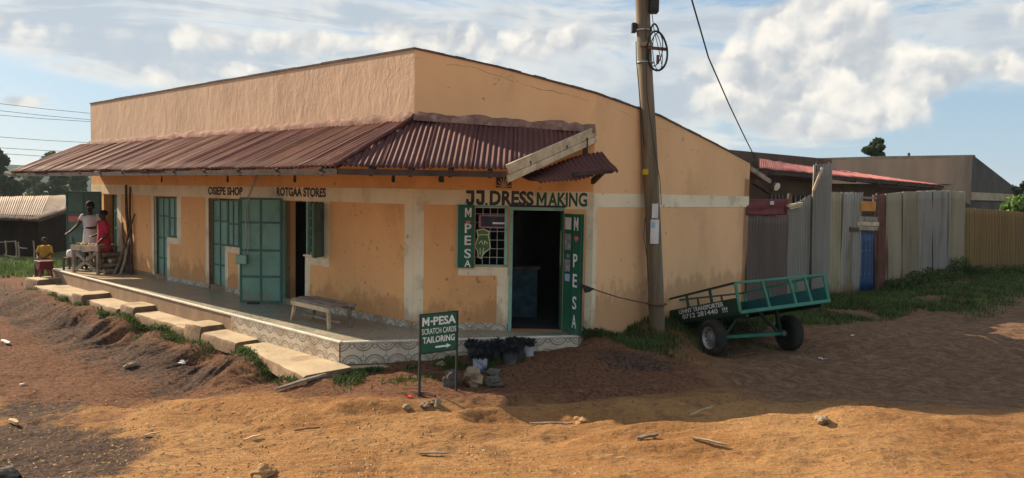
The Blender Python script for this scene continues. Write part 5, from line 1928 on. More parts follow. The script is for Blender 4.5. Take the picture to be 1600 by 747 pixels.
# ------------------------------------------------------------------ utility pole
PY = 11.95
pole_px = [(1002, -60), (1003.5, 0), (1006, 60), (1009, 130), (1016, 250), (1020, 340), (1024, 430), (1027.5, 523)]
pp = [at_y(x, y, PY) for x, y in pole_px]
pp.append(pp[-1] + Vector((.01, 0, -.3)))
pb = pp[-2]
pole = thing('utility_pole', (pb.x, pb.y, gz(pb.x, pb.y)), 'leaning weathered wooden utility pole in front of the side wall', 'pole')
pw = []
for a, b in zip(pp[:-1], pp[1:]):
    for k in range(4):
        pw.append(a.lerp(b, k / 4))
pw.append(pp[-1])
w = MB()
rg = []
for i, p in enumerate(pw):
    r_ = .106 + .024 * i / len(pw)
    rg.append([p + Vector((math.cos(a) * r_, math.sin(a) * r_, 0)) * (1 + .07 * mnoise.noise(Vector((math.cos(a) * 1.5, math.sin(a) * 1.5, p.z * .7)))) for a in [2 * math.pi * k / 20 for k in range(20)]])
w.rings(rg, True, True); w.build('post', 'pole_wood', pole)


def pole_at(py):
    for (a, b), (pa, pb_) in zip(zip(pole_px[:-1], pole_px[1:]), zip(pp[:-2], pp[1:-1])):
        if py <= b[1]:
            return pa.lerp(pb_, (py - a[1]) / (b[1] - a[1]))
    return pp[-2]


def rp(dx, py, dy=0.0):
    """point dx metres right of the pole's axis at picture height py, dy towards the viewer"""
    p = pole_at(py)
    return p + Vector((dx, -dy, 0))


q = rp(.10, 22)
w = MB(); w.box(Frame((q.x, q.y, q.z), (1, 0, 0), (0, 1, 0)), -.02, .12, -.16, .02, 0, .55); bx_ = w.build('junction_case', 'black_plastic', pole, bevel=.015)
w = MB(); w.box(Frame((q.x, q.y, q.z), (1, 0, 0), (0, 1, 0)), .0, .10, -.168, -.161, .05, .50); w.build('case_lid', 'iron_dark', bx_, bevel=.004)
q = rp(-.155, 52)
w = MB(); w.box(Frame((q.x, q.y, q.z), (1, 0, 0), (0, 1, 0)), -.035, .035, -.06, .03, 0, .15); w.build('clamp_case', 'black_plastic', pole, bevel=.012)
for py in (49, 99):
    q = pole_at(py)
    w = MB(); w.lathe(q, (0, 0, 1), [(.130, 0), (.136, .002), (.136, .018), (.130, .02)], 20); w.build('steel_band', 'steel_band', pole)
q0, q1 = rp(-.10, 72, .13), rp(.10, 72, .15)
w = MB(); w.bar(q0, q1, .05, .05); w.build('bracket', 'stick_pale', pole, bevel=.005)
q1, q2 = rp(.0, 77, .15), rp(.335, 79, .12)
w = MB(); w.bar(q1, q2, .04, .045); w.build('bracket', 'rust_sheet', pole, bevel=.005)


def loop(cx_dx, cy, rx, rz, r_, tilt, nm='cable_coil', n=26, a0=0, a1=2 * math.pi):
    c = rp(cx_dx, cy, .15)
    w = MB()
    w.tube([c + Vector((rx * math.cos(a) + tilt * math.sin(a), .03 * math.sin(2 * a), rz * math.sin(a))) for a in [a0 + (a1 - a0) * k / n for k in range(n + 1)]], r_, 6, False)
    w.build(nm, 'black_plastic', pole)


loop(.165, 82, .155, .295, .016, -.02)
loop(.15, 80, .10, .25, .008, .03)
loop(.17, 84, .07, .27, .006, -.03)
loop(.14, 52, .06, .11, .014, 0, a0=0, a1=math.pi)
w = MB(); w.tube([rp(.12, 22, .1), rp(.14, 50, .12), rp(.19, 78, .15), rp(.24, 110, .15)], .006, 6); w.build('cable', 'black_plastic', pole)
w = MB(); w.tube([rp(-.13, 66, .05), rp(-.14, 95, .07), rp(-.12, 160, .09), rp(-.10, 230, .1)], .007, 6); w.build('cable', 'black_plastic', pole)
w = MB(); w.tube([rp(.02, 0, .14), rp(-.0, 70, .15), rp(-.02, 150, .15), rp(.05, 240, .15), rp(.11, 280, .14), rp(.12, 320, .12)], .006, 6); w.build('cable', 'black_plastic', pole)
w = MB(); w.tube([rp(-.13, 340, .05), rp(-.17, 370, .1), rp(-.14, 400, .12), rp(-.13, 440, .1)], .006, 6); w.build('hanging_wire', 'iron_dark', pole)
w = MB(); w.box(Frame(rp(.165, 102, .16), (1, 0, 0), (0, 1, 0)), -.02, .02, -.02, .02, 0, .13); w.build('connector', 'rust_sheet', pole, bevel=.004)
def pole_patch(px0, py0, px1, py1, mat, name, depth=.155):
    a, b = at_y(px0, py0, PY - depth), at_y(px1, py1, PY - depth)
    mid = pole_at((py0 + py1) / 2)
    rg = []
    w = MB()
    n = 6
    for i in range(n + 1):
        x = a.x + (b.x - a.x) * i / n
        yy = PY - math.sqrt(max(0, .152 ** 2 - (x - mid.x) ** 2)) - .008
        rg.append([Vector((x, yy, b.z)), Vector((x, yy, a.z + .01 * mnoise.noise(Vector((x * 30, py0, 0)))))])
    vs = [p for r_ in rg for p in r_]
    w.add(vs, [(2 * i, 2 * i + 2, 2 * i + 3, 2 * i + 1) for i in range(n)])
    return w.build(name, mat, pole, solid=.002)


pole_patch(1005.5, 264, 1013, 273, 'sticker_yellow', 'yellow_plate')
pole_patch(1019, 318, 1028, 341, 'paper', 'torn_paper')
pole_patch(1017, 343, 1029, 381, 'paper', 'paper_poster')
pole_patch(1018, 347, 1029, 356, 'paper_blue', 'poster_print', .16)
# fixed rope from the door leaf to the pole
w = MB()
r0 = FD.P(.0, .02, ZF + hz * .43); r1 = rp(-.08, 474, .14)
w.tube([r0, r0.lerp(r1, .25) - UP * .015, r0.lerp(r1, .5) - UP * .03, r0.lerp(r1, .75) - UP * .02, r1, rp(.05, 475, .16), rp(.15, 474, .08)], .009, 6)
rope = w.build('rope', 'dark_wood', None)
tag(rope, 'thin dark rope strung from the green door to the pole', 'rope')
w = MB(); w.prism(Frame(r0 + Vector((.02, -.02, -.1)), (1, 0, 0), (0, -1, 0)), [(0, .12), (.20, .05), (.12, .0), (.06, -.01)], -.004, .004); w.build('black_flag', 'black_plastic', rope)
w = MB(); w.lathe(rp(0, 476, 0), (0, 0, 1), [(.147, 0), (.162, .006), (.162, .02), (.147, .026)], 18); w.build('knot_ring', 'dark_wood', rope)

# overhead wires
wr = MB()
wp = [at_y(1074, -30, 9.4), at_y(1081, 0, 9.7), at_y(1107, 90, 11.0), at_y(1140, 165, 12.8), at_y(1160, 207, 14.0), at_y(1180, 247, 15.6)]
wr.tube([wp[0] + (wp[0] - wp[2]) * 2.5] + wp, .011, 6)
tag(wr.build('service_wire', 'black_plastic'), 'black service wire coming down steeply right of the pole', 'wire')
for i, (ya, yb) in enumerate(((162, 177), (173, 187), (180, 190), (214, 223), (231, 238), (240, 247))):
    w = MB()
    a, b = at_y(0, ya, 75), at_y(140, yb, 82)
    d = b - a
    w.tube([a - d * 3, a, a.lerp(b, .5) - UP * .05, b, b + d * 5], .022, 5)
    tag(w.build('power_line', 'iron_dark'), ['topmost distant power line left of the shop parapet', 'second distant power line from the top at left', 'third distant power line from the top at left', 'fourth distant power line, upper of the lower trio', 'fifth distant power line, just above the lowest', 'lowest distant power line above the left trees'][i], 'power line', 'distant power lines at left')

# ------------------------------------------------------------------ handcart
AX = Vector((.93, .36, 0)).normalized(); BX = Vector((-AX.y, AX.x, 0))
cn = at_y(1157, 488, 11.0)                       # near bottom corner of the tray
fl = at_y(1052, 505, 12.85)                      # far left bottom corner
nr = at_y(1295, 470, 11.0 + .36 * 1.58)
cx_ = (nr - cn).normalized(); cb_ = (fl - cn).normalized()
cup = cx_.cross(cb_).normalized()
cb_ = cup.cross(cx_).normalized()
FC = Frame(cn, cx_, cb_, cup)
CW, CL = (nr - cn).length, (fl - cn).length
print('cart', CW, CL, cn, fl, nr)
CH = .43
wl = on_ground(1117, 557); 
lw = at_y(1114, 529, 11.55); rw = at_y(1233, 517, 12.0)
gl_, gr_ = gz(lw.x, lw.y), gz(rw.x, rw.y)
WR = .275
lw.z, rw.z = gl_ + WR - .012, gr_ + WR - .012
axd = (rw - lw).normalized()
cart = thing('handcart', (lw.x.__add__(rw.x) / 2, (lw.y + rw.y) / 2, min(gl_, gr_)), 'green two-wheeled handcart tilted beside the pole', 'cart')
tw_ = .025
w = MB(); w.box(FC, 0, CW, 0, CL, -.03, 0.0); w.build('tray_floor', 'cart_dark', cart)
w = MB(); w.box(FC, -.012, .012, 0.03, CL, .002, .215); tb = w.build('side_board', 'cart_dark', cart, bevel=.003)
w = MB(); w.box(FC, CW - .012, CW + .012, 0.03, CL, .002, .215); w.build('side_board', 'cart_teal', cart, bevel=.003)
w = MB(); w.box(FC, .013, CW - .013, CL - .024, CL, .002, .215); w.build('front_board', 'cart_dark', cart, bevel=.003)


def cbar(a, b, nm, mat, s=.034):
    w = MB(); w.bar(FC.P(*a), FC.P(*b), s, s, cup); w.build(nm, mat, cart, bevel=.003)


cbar((0, 0, CH), (0, CL, CH - .03), 'top_rail', 'cart_dark'); cbar((CW, 0, CH - .03), (CW, CL, CH - .06), 'top_rail', 'cart_green')
cbar((0, CL, CH - .05), (CW, CL, CH - .07), 'top_rail', 'cart_dark', .03); cbar((0, 0, CH), (CW, 0, CH - .03), 'top_rail', 'cart_green')
cbar((-.01, -.005, .0), (CW + .01, -.005, .0), 'bottom_rail', 'cart_green', .05)
for k, t in enumerate((0, .33, .66, 1.0)):
    cbar((0, CL * t, .0 if t in (0,) else .21), (0, CL * t, CH - .03 * t), 'rail_post', 'cart_green' if k == 0 else 'cart_dark', .04)
    cbar((CW, CL * t, 0 if k == 0 else .2), (CW, CL * t, CH - .03 - .03 * t), 'rail_post', 'cart_green', .04)
for t in (.32, .62, .80):
    cbar((CW * t, 0, .02), (CW * (t - .03), 0, CH - .03 * t - .01), 'rail_post', 'cart_green', .036)
for t in (.4, .7):
    cbar((CW * t, CL, .2), (CW * t, CL, CH - .06), 'rail_post', 'cart_dark', .03)
# chassis
for u in (.12, CW - .12):
    w = MB(); w.bar(FC.P(u, .02, -.055), FC.P(u, CL + .05, -.055), .05, .05, cup); w.build('chassis_beam', 'cart_dark', cart)
w = MB(); w.bar(lw + axd * .05, rw - axd * .05, .05, .05); w.build('axle', 'cart_green', cart)
for e_, s_ in ((lw, 1), (rw, -1)):
    b0 = e_ + axd * s_ * .16
    f0 = FC.o + cx_ * ((b0 - FC.o).dot(cx_)) + cb_ * ((b0 - FC.o).dot(cb_))
    w = MB(); w.bar(b0, f0 + cup * -.03, .05, .05, cb_); w.build('axle_post', 'cart_dark', cart)
    w = MB(); w.bar(b0 + axd * s_ * .02, f0 + axd * s_ * .34 - cup * .03, .04, .04, cb_); w.build('axle_strut', 'cart_dark', cart)
w = MB(); db0 = FC.P(.25, CL, -.05); w.bar(db0, at_y(1046, 508, 12.2) if False else db0 + cb_ * .35 - cx_ * .35, .045, .045, cup); w.build('draw_bar', 'cart_dark', cart)
w = MB(); w.bar(FC.P(CW - .25, CL, -.05), FC.P(CW - .25, CL + .4, -.06), .045, .045, cup); w.build('draw_bar', 'cart_dark', cart)


def wheel(c, outw, silver):
    w = MB()
    prof = [(.165, -.075), (.20, -.092), (.245, -.088), (.268, -.066), (.275, -.03), (.275, .03), (.268, .066), (.245, .088), (.20, .092), (.165, .075)]
    w.lathe(c, outw, prof, 36, True, False)
    ty = w.build('wheel', 'tyre', cart)
    w = MB(); w.lathe(c, outw, [(.172, .06), (.178, .078), (.165, .080), (.155, .052), (.10, .030), (.095, .046), (.055, .052), (.050, .064), (.0, .066)], 32, True, False)
    w.lathe(c, outw, [(.172, -.06), (.165, -.078), (.15, -.04), (.0, -.03)], 24, True, False)
    rm = w.build('rim', 'rim' if silver else 'tyre', ty)
    a = outw.cross(UP).normalized(); b = outw.cross(a)
    for k in range(12):
        t = 2 * math.pi * k / 12
        q = c + outw * .0435 + (a * math.cos(t) + b * math.sin(t)) * .125
        w = MB(); w.lathe(q, outw, [(.016, 0), (.016, .003)], 8); w.build('rim_hole', 'iron_dark', ty)
    for k in range(24):
        t = 2 * math.pi * k / 24
        d = a * math.cos(t) + b * math.sin(t); s_ = a * -math.sin(t) + b * math.cos(t)
        w = MB(); w.bar(c + d * .274 - outw * .055, c + d * .274 + outw * .055 + s_ * .012, .024, .008, d)
        w.build('tread_block', 'tyre', ty)


wheel(lw, -axd, True)
wheel(rw, axd, False)
w = MB(); w.lathe(rw - axd * .09, -axd, [(.05, 0), (.05, .02), (.03, .03), (.03, .05)], 14); w.build('hub', 'steel_band', cart)
FT = Frame(FC.o, -FC.y * -1, -FC.x, FC.z)
text_mesh('lettering', 'LENNY TRANSPORTER', Frame(FC.o, cb_, -cx_, cup), CL * .80, .125, CL * .62, .07, 'letter_white', tb, .0135, .02)
text_mesh('lettering', '0712 281440  !!!', Frame(FC.o, cb_, -cx_, cup), CL * .76, .035, CL * .62, .075, 'letter_white', tb, .0135, .015)


# ------------------------------------------------------------------ corrugated iron fence
def sheet(px0, px1, yt0, yt1, mat, label, pitch=.10, amp=.019, dep=0.0, lean=0.0, seed=0, rag=.02, y0=None, y1=None, group='old iron sheets of the fence', yb=None, name='iron_sheet', cat='fence sheet'):
    px0, px1 = px0 - 1.2, px1 + 1.2
    y0 = fence_y(px0) if y0 is None else y0
    y1 = fence_y(px1) if y1 is None else y1
    a, b = ground_under(px0, y0 + dep), ground_under(px1, y1 + dep)
    t0, t1 = at_y(px0 + lean, yt0, y0 + dep), at_y(px1 + lean, yt1, y1 + dep)
    if yb:
        a, b = at_y(px0, yb[0], y0 + dep), at_y(px1, yb[1], y1 + dep)
    o = corr_sheet(a, b, t1, t0, pitch, amp, 10, .016, rag * .6, seed, out=Vector((0, -1, 0))).build(name, mat, None, solid=.003)
    return tag(o, label, cat, group)


sheet(1166.5, 1229, 336, 336, 'zinc_brown', 'brown-grey corrugated gate sheet beside the side wall', dep=.0, seed=1)
sheet(1166, 1232, 311, 311, 'maroon_sheet', 'flat maroon strip across the top of the brown gate', .3, .003, -.04, seed=2, yb=(336, 336))
p = at_y(1206, 320, 15.35)
w = MB(); w.box(Frame(p, (1, 0, 0), (0, 1, 0)), -.04, .04, -.01, 0, 0, .075); tag(w.build('notice_plate', 'paper'), 'tiny white plate on the maroon gate strip', 'plate')
sheet(1227, 1274, 326, 300, 'zinc', 'grey iron sheet with ragged top next to the gate', dep=.02, seed=3, rag=.03)
sheet(1268, 1294, 258, 254, 'zinc', 'tall narrow grey iron sheet with rusted head', dep=-.05, seed=4, lean=4)
sheet(1276, 1297, 254, 252, 'rust_sheet', 'rusted head of the tall narrow fence sheet', dep=-.09, seed=5, yb=(268, 266))
sheet(1292, 1315, 300, 301, 'zinc_yellow', 'yellow-stained iron sheet right of the tall one', dep=.0, seed=6, lean=1)
sheet(1313, 1341, 301, 301, 'zinc', 'pale leaning iron sheet left of the blue door', dep=.05, seed=7, lean=5, rag=.03)
sheet(1369, 1387, 305, 303, 'rust_sheet', 'red rusted iron strip right of the blue door', dep=.0, seed=8, rag=.03, lean=-3)
sheet(1384, 1413, 303, 300, 'zinc_yellow', 'yellowish iron sheet with rusty streak right of the rusted strip', dep=.03, seed=9)
sheet(1411, 1436, 300, 299, 'zinc_yellow', 'yellow-grey iron sheet in the middle of the tall fence', dep=-.02, seed=10)
sheet(1434, 1460, 299, 298, 'zinc', 'grey iron sheet in the right half of the tall fence', dep=.03, seed=11)
sheet(1458, 1482, 298, 298, 'zinc', 'grey iron sheet second from the tall fence end', dep=-.02, seed=12)
sheet(1480, 1503, 298, 300, 'zinc_yellow', 'pale last iron sheet of the tall fence, slightly leaning', dep=.02, seed=13, lean=3)
oc = [(1496, 1519), (1518, 1541), (1540, 1562), (1561, 1582), (1581, 1603), (1602, 1625), (1624, 1650)]
for i, (a, b) in enumerate(oc):
    ya = 22.9 + (a - 1500) * .012; yb_ = 22.9 + (b - 1500) * .012
    sheet(a, b, 324 + (a - 1500) * .075, 324 + (b - 1500) * .075, 'fence_ochre', ['ochre fence sheet nearest the tall grey fence', 'second ochre fence sheet from the tall fence', 'third ochre fence sheet from the tall fence', 'fourth ochre fence sheet from the tall fence', 'ochre fence sheet at the right picture edge', 'ochre fence sheet just outside the right edge', 'last ochre fence sheet beyond the right edge'][i], dep=.0 + .02 * (i % 2), seed=20 + i, y0=ya, y1=yb_, group='ochre sheets of the lower fence', amp=.016, pitch=.11)
# posts behind the sheets
for i, px in enumerate((1234, 1299, 1341, 1371, 1436, 1498)):
    y = fence_y(px) + .12
    g = ground_under(px, y)
    w = MB(); w.tube([g, at_y(px, 302, y)], .045, 8)
    tag(w.build('fence_post', 'dark_wood'), ['fence post behind the join of gate and grey sheet', 'fence post behind the tall grey sheet', 'left post of the blue door', 'right post of the blue door', 'fence post behind the middle of the tall fence', 'corner post where the two fences meet'][i], 'post', 'wooden posts of the iron fence')
# blue door with patched boards over it
y = fence_y(1353) + .02
bd0, bd1 = ground_under(1338, fence_y(1338) + .06), ground_under(1371, fence_y(1371) + .06)
bdoor = thing('blue_door', ((bd0.x + bd1.x) / 2, (bd0.y + bd1.y) / 2, bd0.z), 'bright blue iron door in the fence', 'door')
corr_sheet(bd0 + UP * .05, bd1.lerp(bd0, .22) + UP * .05, at_y(1364, 363, fence_y(1364) + .06), at_y(1339, 362, fence_y(1339) + .06), .19, .014, 6, .004, out=Vector((0, -1, 0))).build('door_sheet', 'blue_sheet', bdoor, solid=.003)
w = MB(); w.bar(bd1.lerp(bd0, .08), at_y(1368, 360, fence_y(1368) + .08), .12, .05, Vector((0, 1, 0))); w.build('door_jamb', 'rafter_wood', bdoor)
for k, (z_a, z_b) in enumerate(((.5, .53), (1.05, 1.08))):
    a = bd0.lerp(bd1, .1) + UP * z_a; b = bd0.lerp(bd1, .65) + UP * z_a
    for t in (.15, .5, .85):
        q = a.lerp(b, t) - Vector((0, .03, 0))
        w = MB(); w.lathe(q, (0, -1, 0), [(.012, 0), (.008, .008)], 8); w.build('bolt', 'steel_band', bdoor)
for i, (ya_, yb_, x0, x1, mt_, lab) in enumerate(((338, 346, 1341, 1371, 'grey_wood', 'upper grey plank nailed over the blue door'), (346, 353, 1339, 1373, 'pale_wood', 'middle pale plank nailed over the blue door'), (353, 360, 1340, 1371, 'grey_wood', 'lower grey plank nailed over the blue door'), (314, 330, 1345, 1368, 'orange_board', 'orange board above the planks over the blue door'), (307, 311, 1344, 1370, 'stick_pale', 'pale strip above the orange board'), (355, 362, 1328, 1342, 'dark_wood', 'short dark wood stub left of the planks'))):
    yy = fence_y((x0 + x1) / 2) - .04
    F0 = at_y(x0, ya_, fence_y(x0) - .05); F1 = at_y(x1, ya_ + 1, fence_y(x1) - .05)
    ht = (yb_ - ya_ - .6) * yy / 1200
    w = MB(); w.bar(F0 - UP * ht / 2, F1 - UP * ht / 2, .025, ht, UP); tag(w.build('plank', mt_, bevel=.003), lab, 'plank')
w = MB(); w.bar(at_y(1271, 298, 16.3), at_y(1285, 262, 16.3), .05, .03, Vector((0, 1, 0))); tag(w.build('loose_batten', 'pale_wood'), 'pale batten leaning on the tall narrow sheet', 'batten')
w = MB(); w.bar(at_y(1230, 322, 15.7), at_y(1252, 318, 16.0), .06, .05); w.bar(at_y(1234, 326, 15.7), at_y(1250, 322, 16.0), .05, .03); tag(w.build('broken_board', 'pale_wood'), 'broken boards at the ragged top of the grey sheet', 'board')

# ------------------------------------------------------------------ house with the red roof
ea, eb = at_y(1186, 263, 16.9), at_y(1476, 290, 26.0)
ra, rb = at_y(1186, 248, 20.0), at_y(1440, 285, 29.0)
red = thing('red_roof_house', (ea.x, ea.y, .2), 'low brown house with pinkish red iron roof behind the fence', 'house')
base_d = (eb - ea); base_d.z = 0; bl_ = base_d.length; base_d.normalize()
FH = Frame((ea.x, ea.y, 0), base_d, (base_d.y, -base_d.x, 0))
w = MB(); w.hexa([FH.P(-.6, -3.4, .1), FH.P(bl_ - .3, -3.4, .1), FH.P(bl_ - .3, -.7, .1), FH.P(-.6, -.7, .1), FH.P(-.6, -3.4, 3.0), FH.P(bl_ - .3, -3.4, 2.85), FH.P(bl_ - .3, -.7, 2.78), FH.P(-.6, -.7, 2.86)]); hw = w.build('wall', 'mud_wall', red)
nS = 12
for i in range(nS):
    s0, s1 = i / nS, (i + 1) / nS + .004
    corr_sheet(ea.lerp(eb, s0), ea.lerp(eb, s1), ra.lerp(rb, s1), ra.lerp(rb, s0), .09, .012, 4, .01, .0, 70 + i, out=UP, per=4).build('roof_sheet', 'red_roof', red, solid=.003)
w = MB(); w.bar(ea - UP * .06 - FH.y * .05, eb - UP * .06 - FH.y * .05, .05, .10); w.build('fascia', 'rafter_wood', red)
for k in range(8):
    s = .04 + k * .125
    w = MB(); w.bar(FH.P(bl_ * s, 0, ea.lerp(eb, s).z - .10), FH.P(bl_ * s, -.75, ea.lerp(eb, s).z + .0), .06, .09); w.build('rafter', 'rafter_wood', red)
for px0, px1, ya_, yb_ in ((1203, 1224, 304, 340), (1240, 1268, 305, 340)):
    F1_ = Frame(FH.P(0, -.7, 0), FH.x * -1, FH.y)
    a, b = F1_.uz(px0, ya_), F1_.uz(px1, yb_)
    w = MB(); w.box(F1_, min(a[0], b[0]), max(a[0], b[0]), 0.0, .03, 1.4, a[1]); wn_ = w.build('window', 'interior', red)
    for k in range(5):
        uu = min(a[0], b[0]) + abs(a[0] - b[0]) * k / 4
        w = MB(); w.box(F1_, uu - .02, uu + .02, .031, .06, 1.4, a[1]); w.build('window_bar', 'zinc', wn_)
# brown parapet behind the red roof
pa_, pb2 = at_y(1128, 236, 19.4), at_y(1300, 249, 23.6)
pd = (pb2 - pa_); pd.z = 0
FP = Frame((pa_.x, pa_.y, 0), pd, (pd.y, -pd.x, 0))
w = MB(); w.prism(FP, [(-.6, .1), (pd.length, .1), (pd.length, pb2.z), (-.6, pa_.z + .05)], -.2, 0); pw_ = w.build('parapet', 'mud_wall', red)
# rear lean-to at the back of the shop, with a floodlight
lt = [at_y(1168, 240, 14.95), at_y(1196, 256, 15.6), at_y(1206, 290, 15.1), at_y(1174, 268, 14.5)]
w = MB(); w.bar(PR + dR * .1 + UP * (ZTR - .06) + FR.y * -.1, at_y(1203, 284, 15.3), .06, .08); w.build('rear_barge', 'grey_wood', shop)
w = MB(); w.bar(PR + dR * .2 + UP * (ZTR - .35), at_y(1203, 300, 15.4), .08, .10); w.build('rear_beam', 'rafter_wood', shop)
corr_sheet(PR + dR * .02 + UP * (ZTR + .03) - FR.y * .1, at_y(1206, 282, 15.4), at_y(1206, 280, 15.4) - FR.y * 1.6 + UP * .05, PR + dR * .02 + UP * (ZTR + .03) - FR.y * 1.7, .076, .012, 4, out=UP).build('rear_roof_sheet', 'zinc_brown', shop, solid=.003)
q = at_y(1212, 291, 15.3)
fld = thing('floodlight', q - UP * .05, 'small unlit floodlight under the rear eave by the gate', 'lamp')
w = MB(); w.lathe(q, Vector((.45, -.75, -.35)), [(.03, -.07), (.06, -.04), (.085, .03), (.09, .035)], 16); w.build('lamp_head', 'iron_dark', fld)
w = MB(); w.lathe(q, Vector((.45, -.75, -.35)), [(.082, .036), (.078, .045), (.0, .048)], 16); w.build('lamp_glass', 'lamp_glass', fld)
w = MB(); w.tube([q + Vector((-.02, .05, 0)), q + Vector((-.10, .06, .06)), q + Vector((-.2, .02, .1))], .012, 6); w.build('lamp_arm', 'iron_dark', fld)

# ------------------------------------------------------------------ large grey building
GA = at_y(1520, 242, 27.0); GB = at_y(1262, 248, 31.6); GC = at_y(1582, 290, 31.5); GZ = GA.z
gd = (GB - GA); gd.z = 0
FGy = Frame((GA.x, GA.y, 0), gd, (0, 0, 1)); FGy.y = Vector((0, 0, 1)).cross(FGy.x)
if FGy.y.y > 0:
    FGy.y = -FGy.y
gry = thing('grey_building', (GA.x, GA.y, .2), 'large bare cement-rendered building behind the right fence', 'building')
w = MB(); w.prism(FGy, [(0, .0), (gd.length + 3, .0), (gd.length + 3, GB.z), (gd.length * .5, GZ + .03), (0, GZ)], -.25, 0); w.build('front_wall', 'bare_render', gry)
gs = (GC - GA); gs.z = 0
FGs = Frame((GA.x, GA.y, 0), gs, (gs.y, -gs.x, 0))
w = MB(); w.prism(FGs, [(0.0, .0), (gs.length + .2, .0), (gs.length + .2, GC.z - .04), (gs.length, GC.z), (0, GZ)], -.25, 0); w.build('side_wall', 'bare_render', gry)
zl = FGs.h(1525, 305)
w = MB(); w.box(FGs, .02, gs.length + .1, 0, .05, zl - .18, zl + .1); w.build('string_course', 'concrete', gry)
w = MB(); w.box(FGs, gs.length - .1, gs.length + .55, -.3, .12, GC.z - .16, GC.z - .08); w.build('eave_board', 'rafter_wood', gry)
w = MB(); w.prism(FGs, [(0.05, 3.0), (gs.length, 2.7), (gs.length, GC.z - .1), (0.05, GZ - .1)], -9, -.26); w.build('roof', 'zinc_brown', gry)
q = at_y(1420, 244, 29)
w = MB(); w.tube([q - UP * .3, q + UP * .12], .05, 6); w.build('stub_post', 'rafter_wood', gry)


# ------------------------------------------------------------------ trees, bush, hut, hills
def tree(px, ytop, ybase_crown, y, half_w, label, mat, seed, n=2600, leaf=.16, name='tree', group=None, lobes=9, trunk_r=.16):
    top = at_y(px, ytop, y); low = at_y(px, ybase_crown, y)
    x = top.x
    g = gz(x, y)
    root = thing(name, (x, y, g), label, 'tree', group)
    r = random.Random(seed)
    hw_ = half_w * y / 1200
    H = top.z - low.z
    pts = []
    blobs = []
    for k in range(lobes):
        t = (k + .5) / lobes
        z = low.z + H * (.08 + .86 * t)
        wd = hw_ * (1.0 - .55 * abs(t - .35) * 1.4) * r.uniform(.25, .8)
        a = r.random() * 6.28
        blobs.append((Vector((x + wd * math.cos(a), y + wd * math.sin(a), z)), hw_ * r.uniform(.32, .6), H / lobes * r.uniform(.9, 1.7)))
    w = MB()
    w.tube([(x, y, g - .1), (x + .1, y, g + (low.z - g) * .6), (x - .05, y, low.z + H * .35), (x, y, low.z + H * .9)], [trunk_r, trunk_r * .8, trunk_r * .5, trunk_r * .12], 8)
    for c, _, _ in blobs:
        zz = max(g + .5, c.z - hw_ * .6)
        w.tube([(x, y, zz), ((x + c.x) / 2, (y + c.y) / 2, (zz + c.z) / 2 + .05), c], [trunk_r * .35, trunk_r * .22, trunk_r * .06], 5)
    w.build('trunk', 'bark', root)
    per = n // lobes
    rr = np.random.default_rng(seed)
    P = []
    for c, rad, rh in blobs:
        d = rr.normal(size=(per, 3)); d /= np.linalg.norm(d, axis=1)[:, None]
        k = rr.uniform(.2, 1, (per, 1)) ** .45
        P.append(d * k * np.array([rad, rad, rh]) + np.array(c))
    P = np.concatenate(P)
    v, f = leaf_cloud(P, leaf, seed, .2)
    mesh_np('crown', v, f, mat, root)
    return root


GT = 'eucalyptus trees beyond the hut'
tree(2, 232, 318, 88, 30, 'tall dark tree at the left picture edge', 'leaf_dark', 1, 4200, .26, group=GT, lobes=13)
tree(-40, 240, 318, 95, 30, 'dark tree just outside the left edge', 'leaf_dark', 2, 2400, .26, group=GT, lobes=9)
tree(82, 238, 318, 105, 22, 'tall feathery tree behind the end of the veranda roof', 'leaf_mid', 3, 3400, .26, group=GT, lobes=12)
tree(52, 262, 318, 120, 18, 'small tree between the two tall left trees', 'leaf_mid', 4, 1500, .28, group=GT, lobes=7)
tree(112, 258, 318, 110, 18, 'bushy tree under the end of the veranda roof', 'leaf_mid', 5, 2200, .26, group=GT, lobes=8)
tree(132, 272, 318, 118, 12, 'slender tree close to the shop wall end', 'leaf_mid', 6, 1400, .24, group=GT, lobes=7)
tree(30, 282, 320, 100, 16, 'low bushy tree behind the hut roof', 'leaf_dark', 7, 1400, .25, group=GT, lobes=6)
tree(1370, 219, 247, 46, 21, 'lone round-headed tree behind the grey building', 'leaf_mid', 8, 2200, .10, lobes=6, name='tree')


def bush(px, py, y, rx, rz, label, mat, seed, n=1500, leaf=.09):
    c = at_y(px, py, y)
    g = gz(c.x, c.y)
    root = thing('bush', (c.x, c.y, g), label, 'bush')
    rr = np.random.default_rng(seed)
    P = []
    w = MB()
    for k in range(9):
        a = rr.uniform(0, 6.28); q = np.array(c) + np.array([math.cos(a) * rx * .55, math.sin(a) * rx * .55, rr.uniform(-.6, .6) * rz])
        d = rr.normal(size=(n // 9, 3)); d /= np.linalg.norm(d, axis=1)[:, None]
        P.append(d * rr.uniform(.3, 1, (n // 9, 1)) ** .5 * np.array([rx * .5, rx * .5, rz * .45]) + q)
        w.tube([(c.x, c.y, g - .05), tuple((np.array([c.x, c.y, g]) + q) / 2), tuple(q)], [.04, .03, .01], 5)
    v, f = leaf_cloud(np.concatenate(P), leaf, seed, .3)
    mesh_np('crown', v, f, mat, root)
    w.build('trunk', 'bark', root)


bush(1598, 318, 25.4, .65, .55, 'bright green leafy bush above the ochre fence at the right edge', 'leaf_light', 31, 1300, .10)
bush(1592, 300, 36, .5, .5, 'dark green bush behind the bright bush at the right edge', 'leaf_dark', 32, 700, .10)

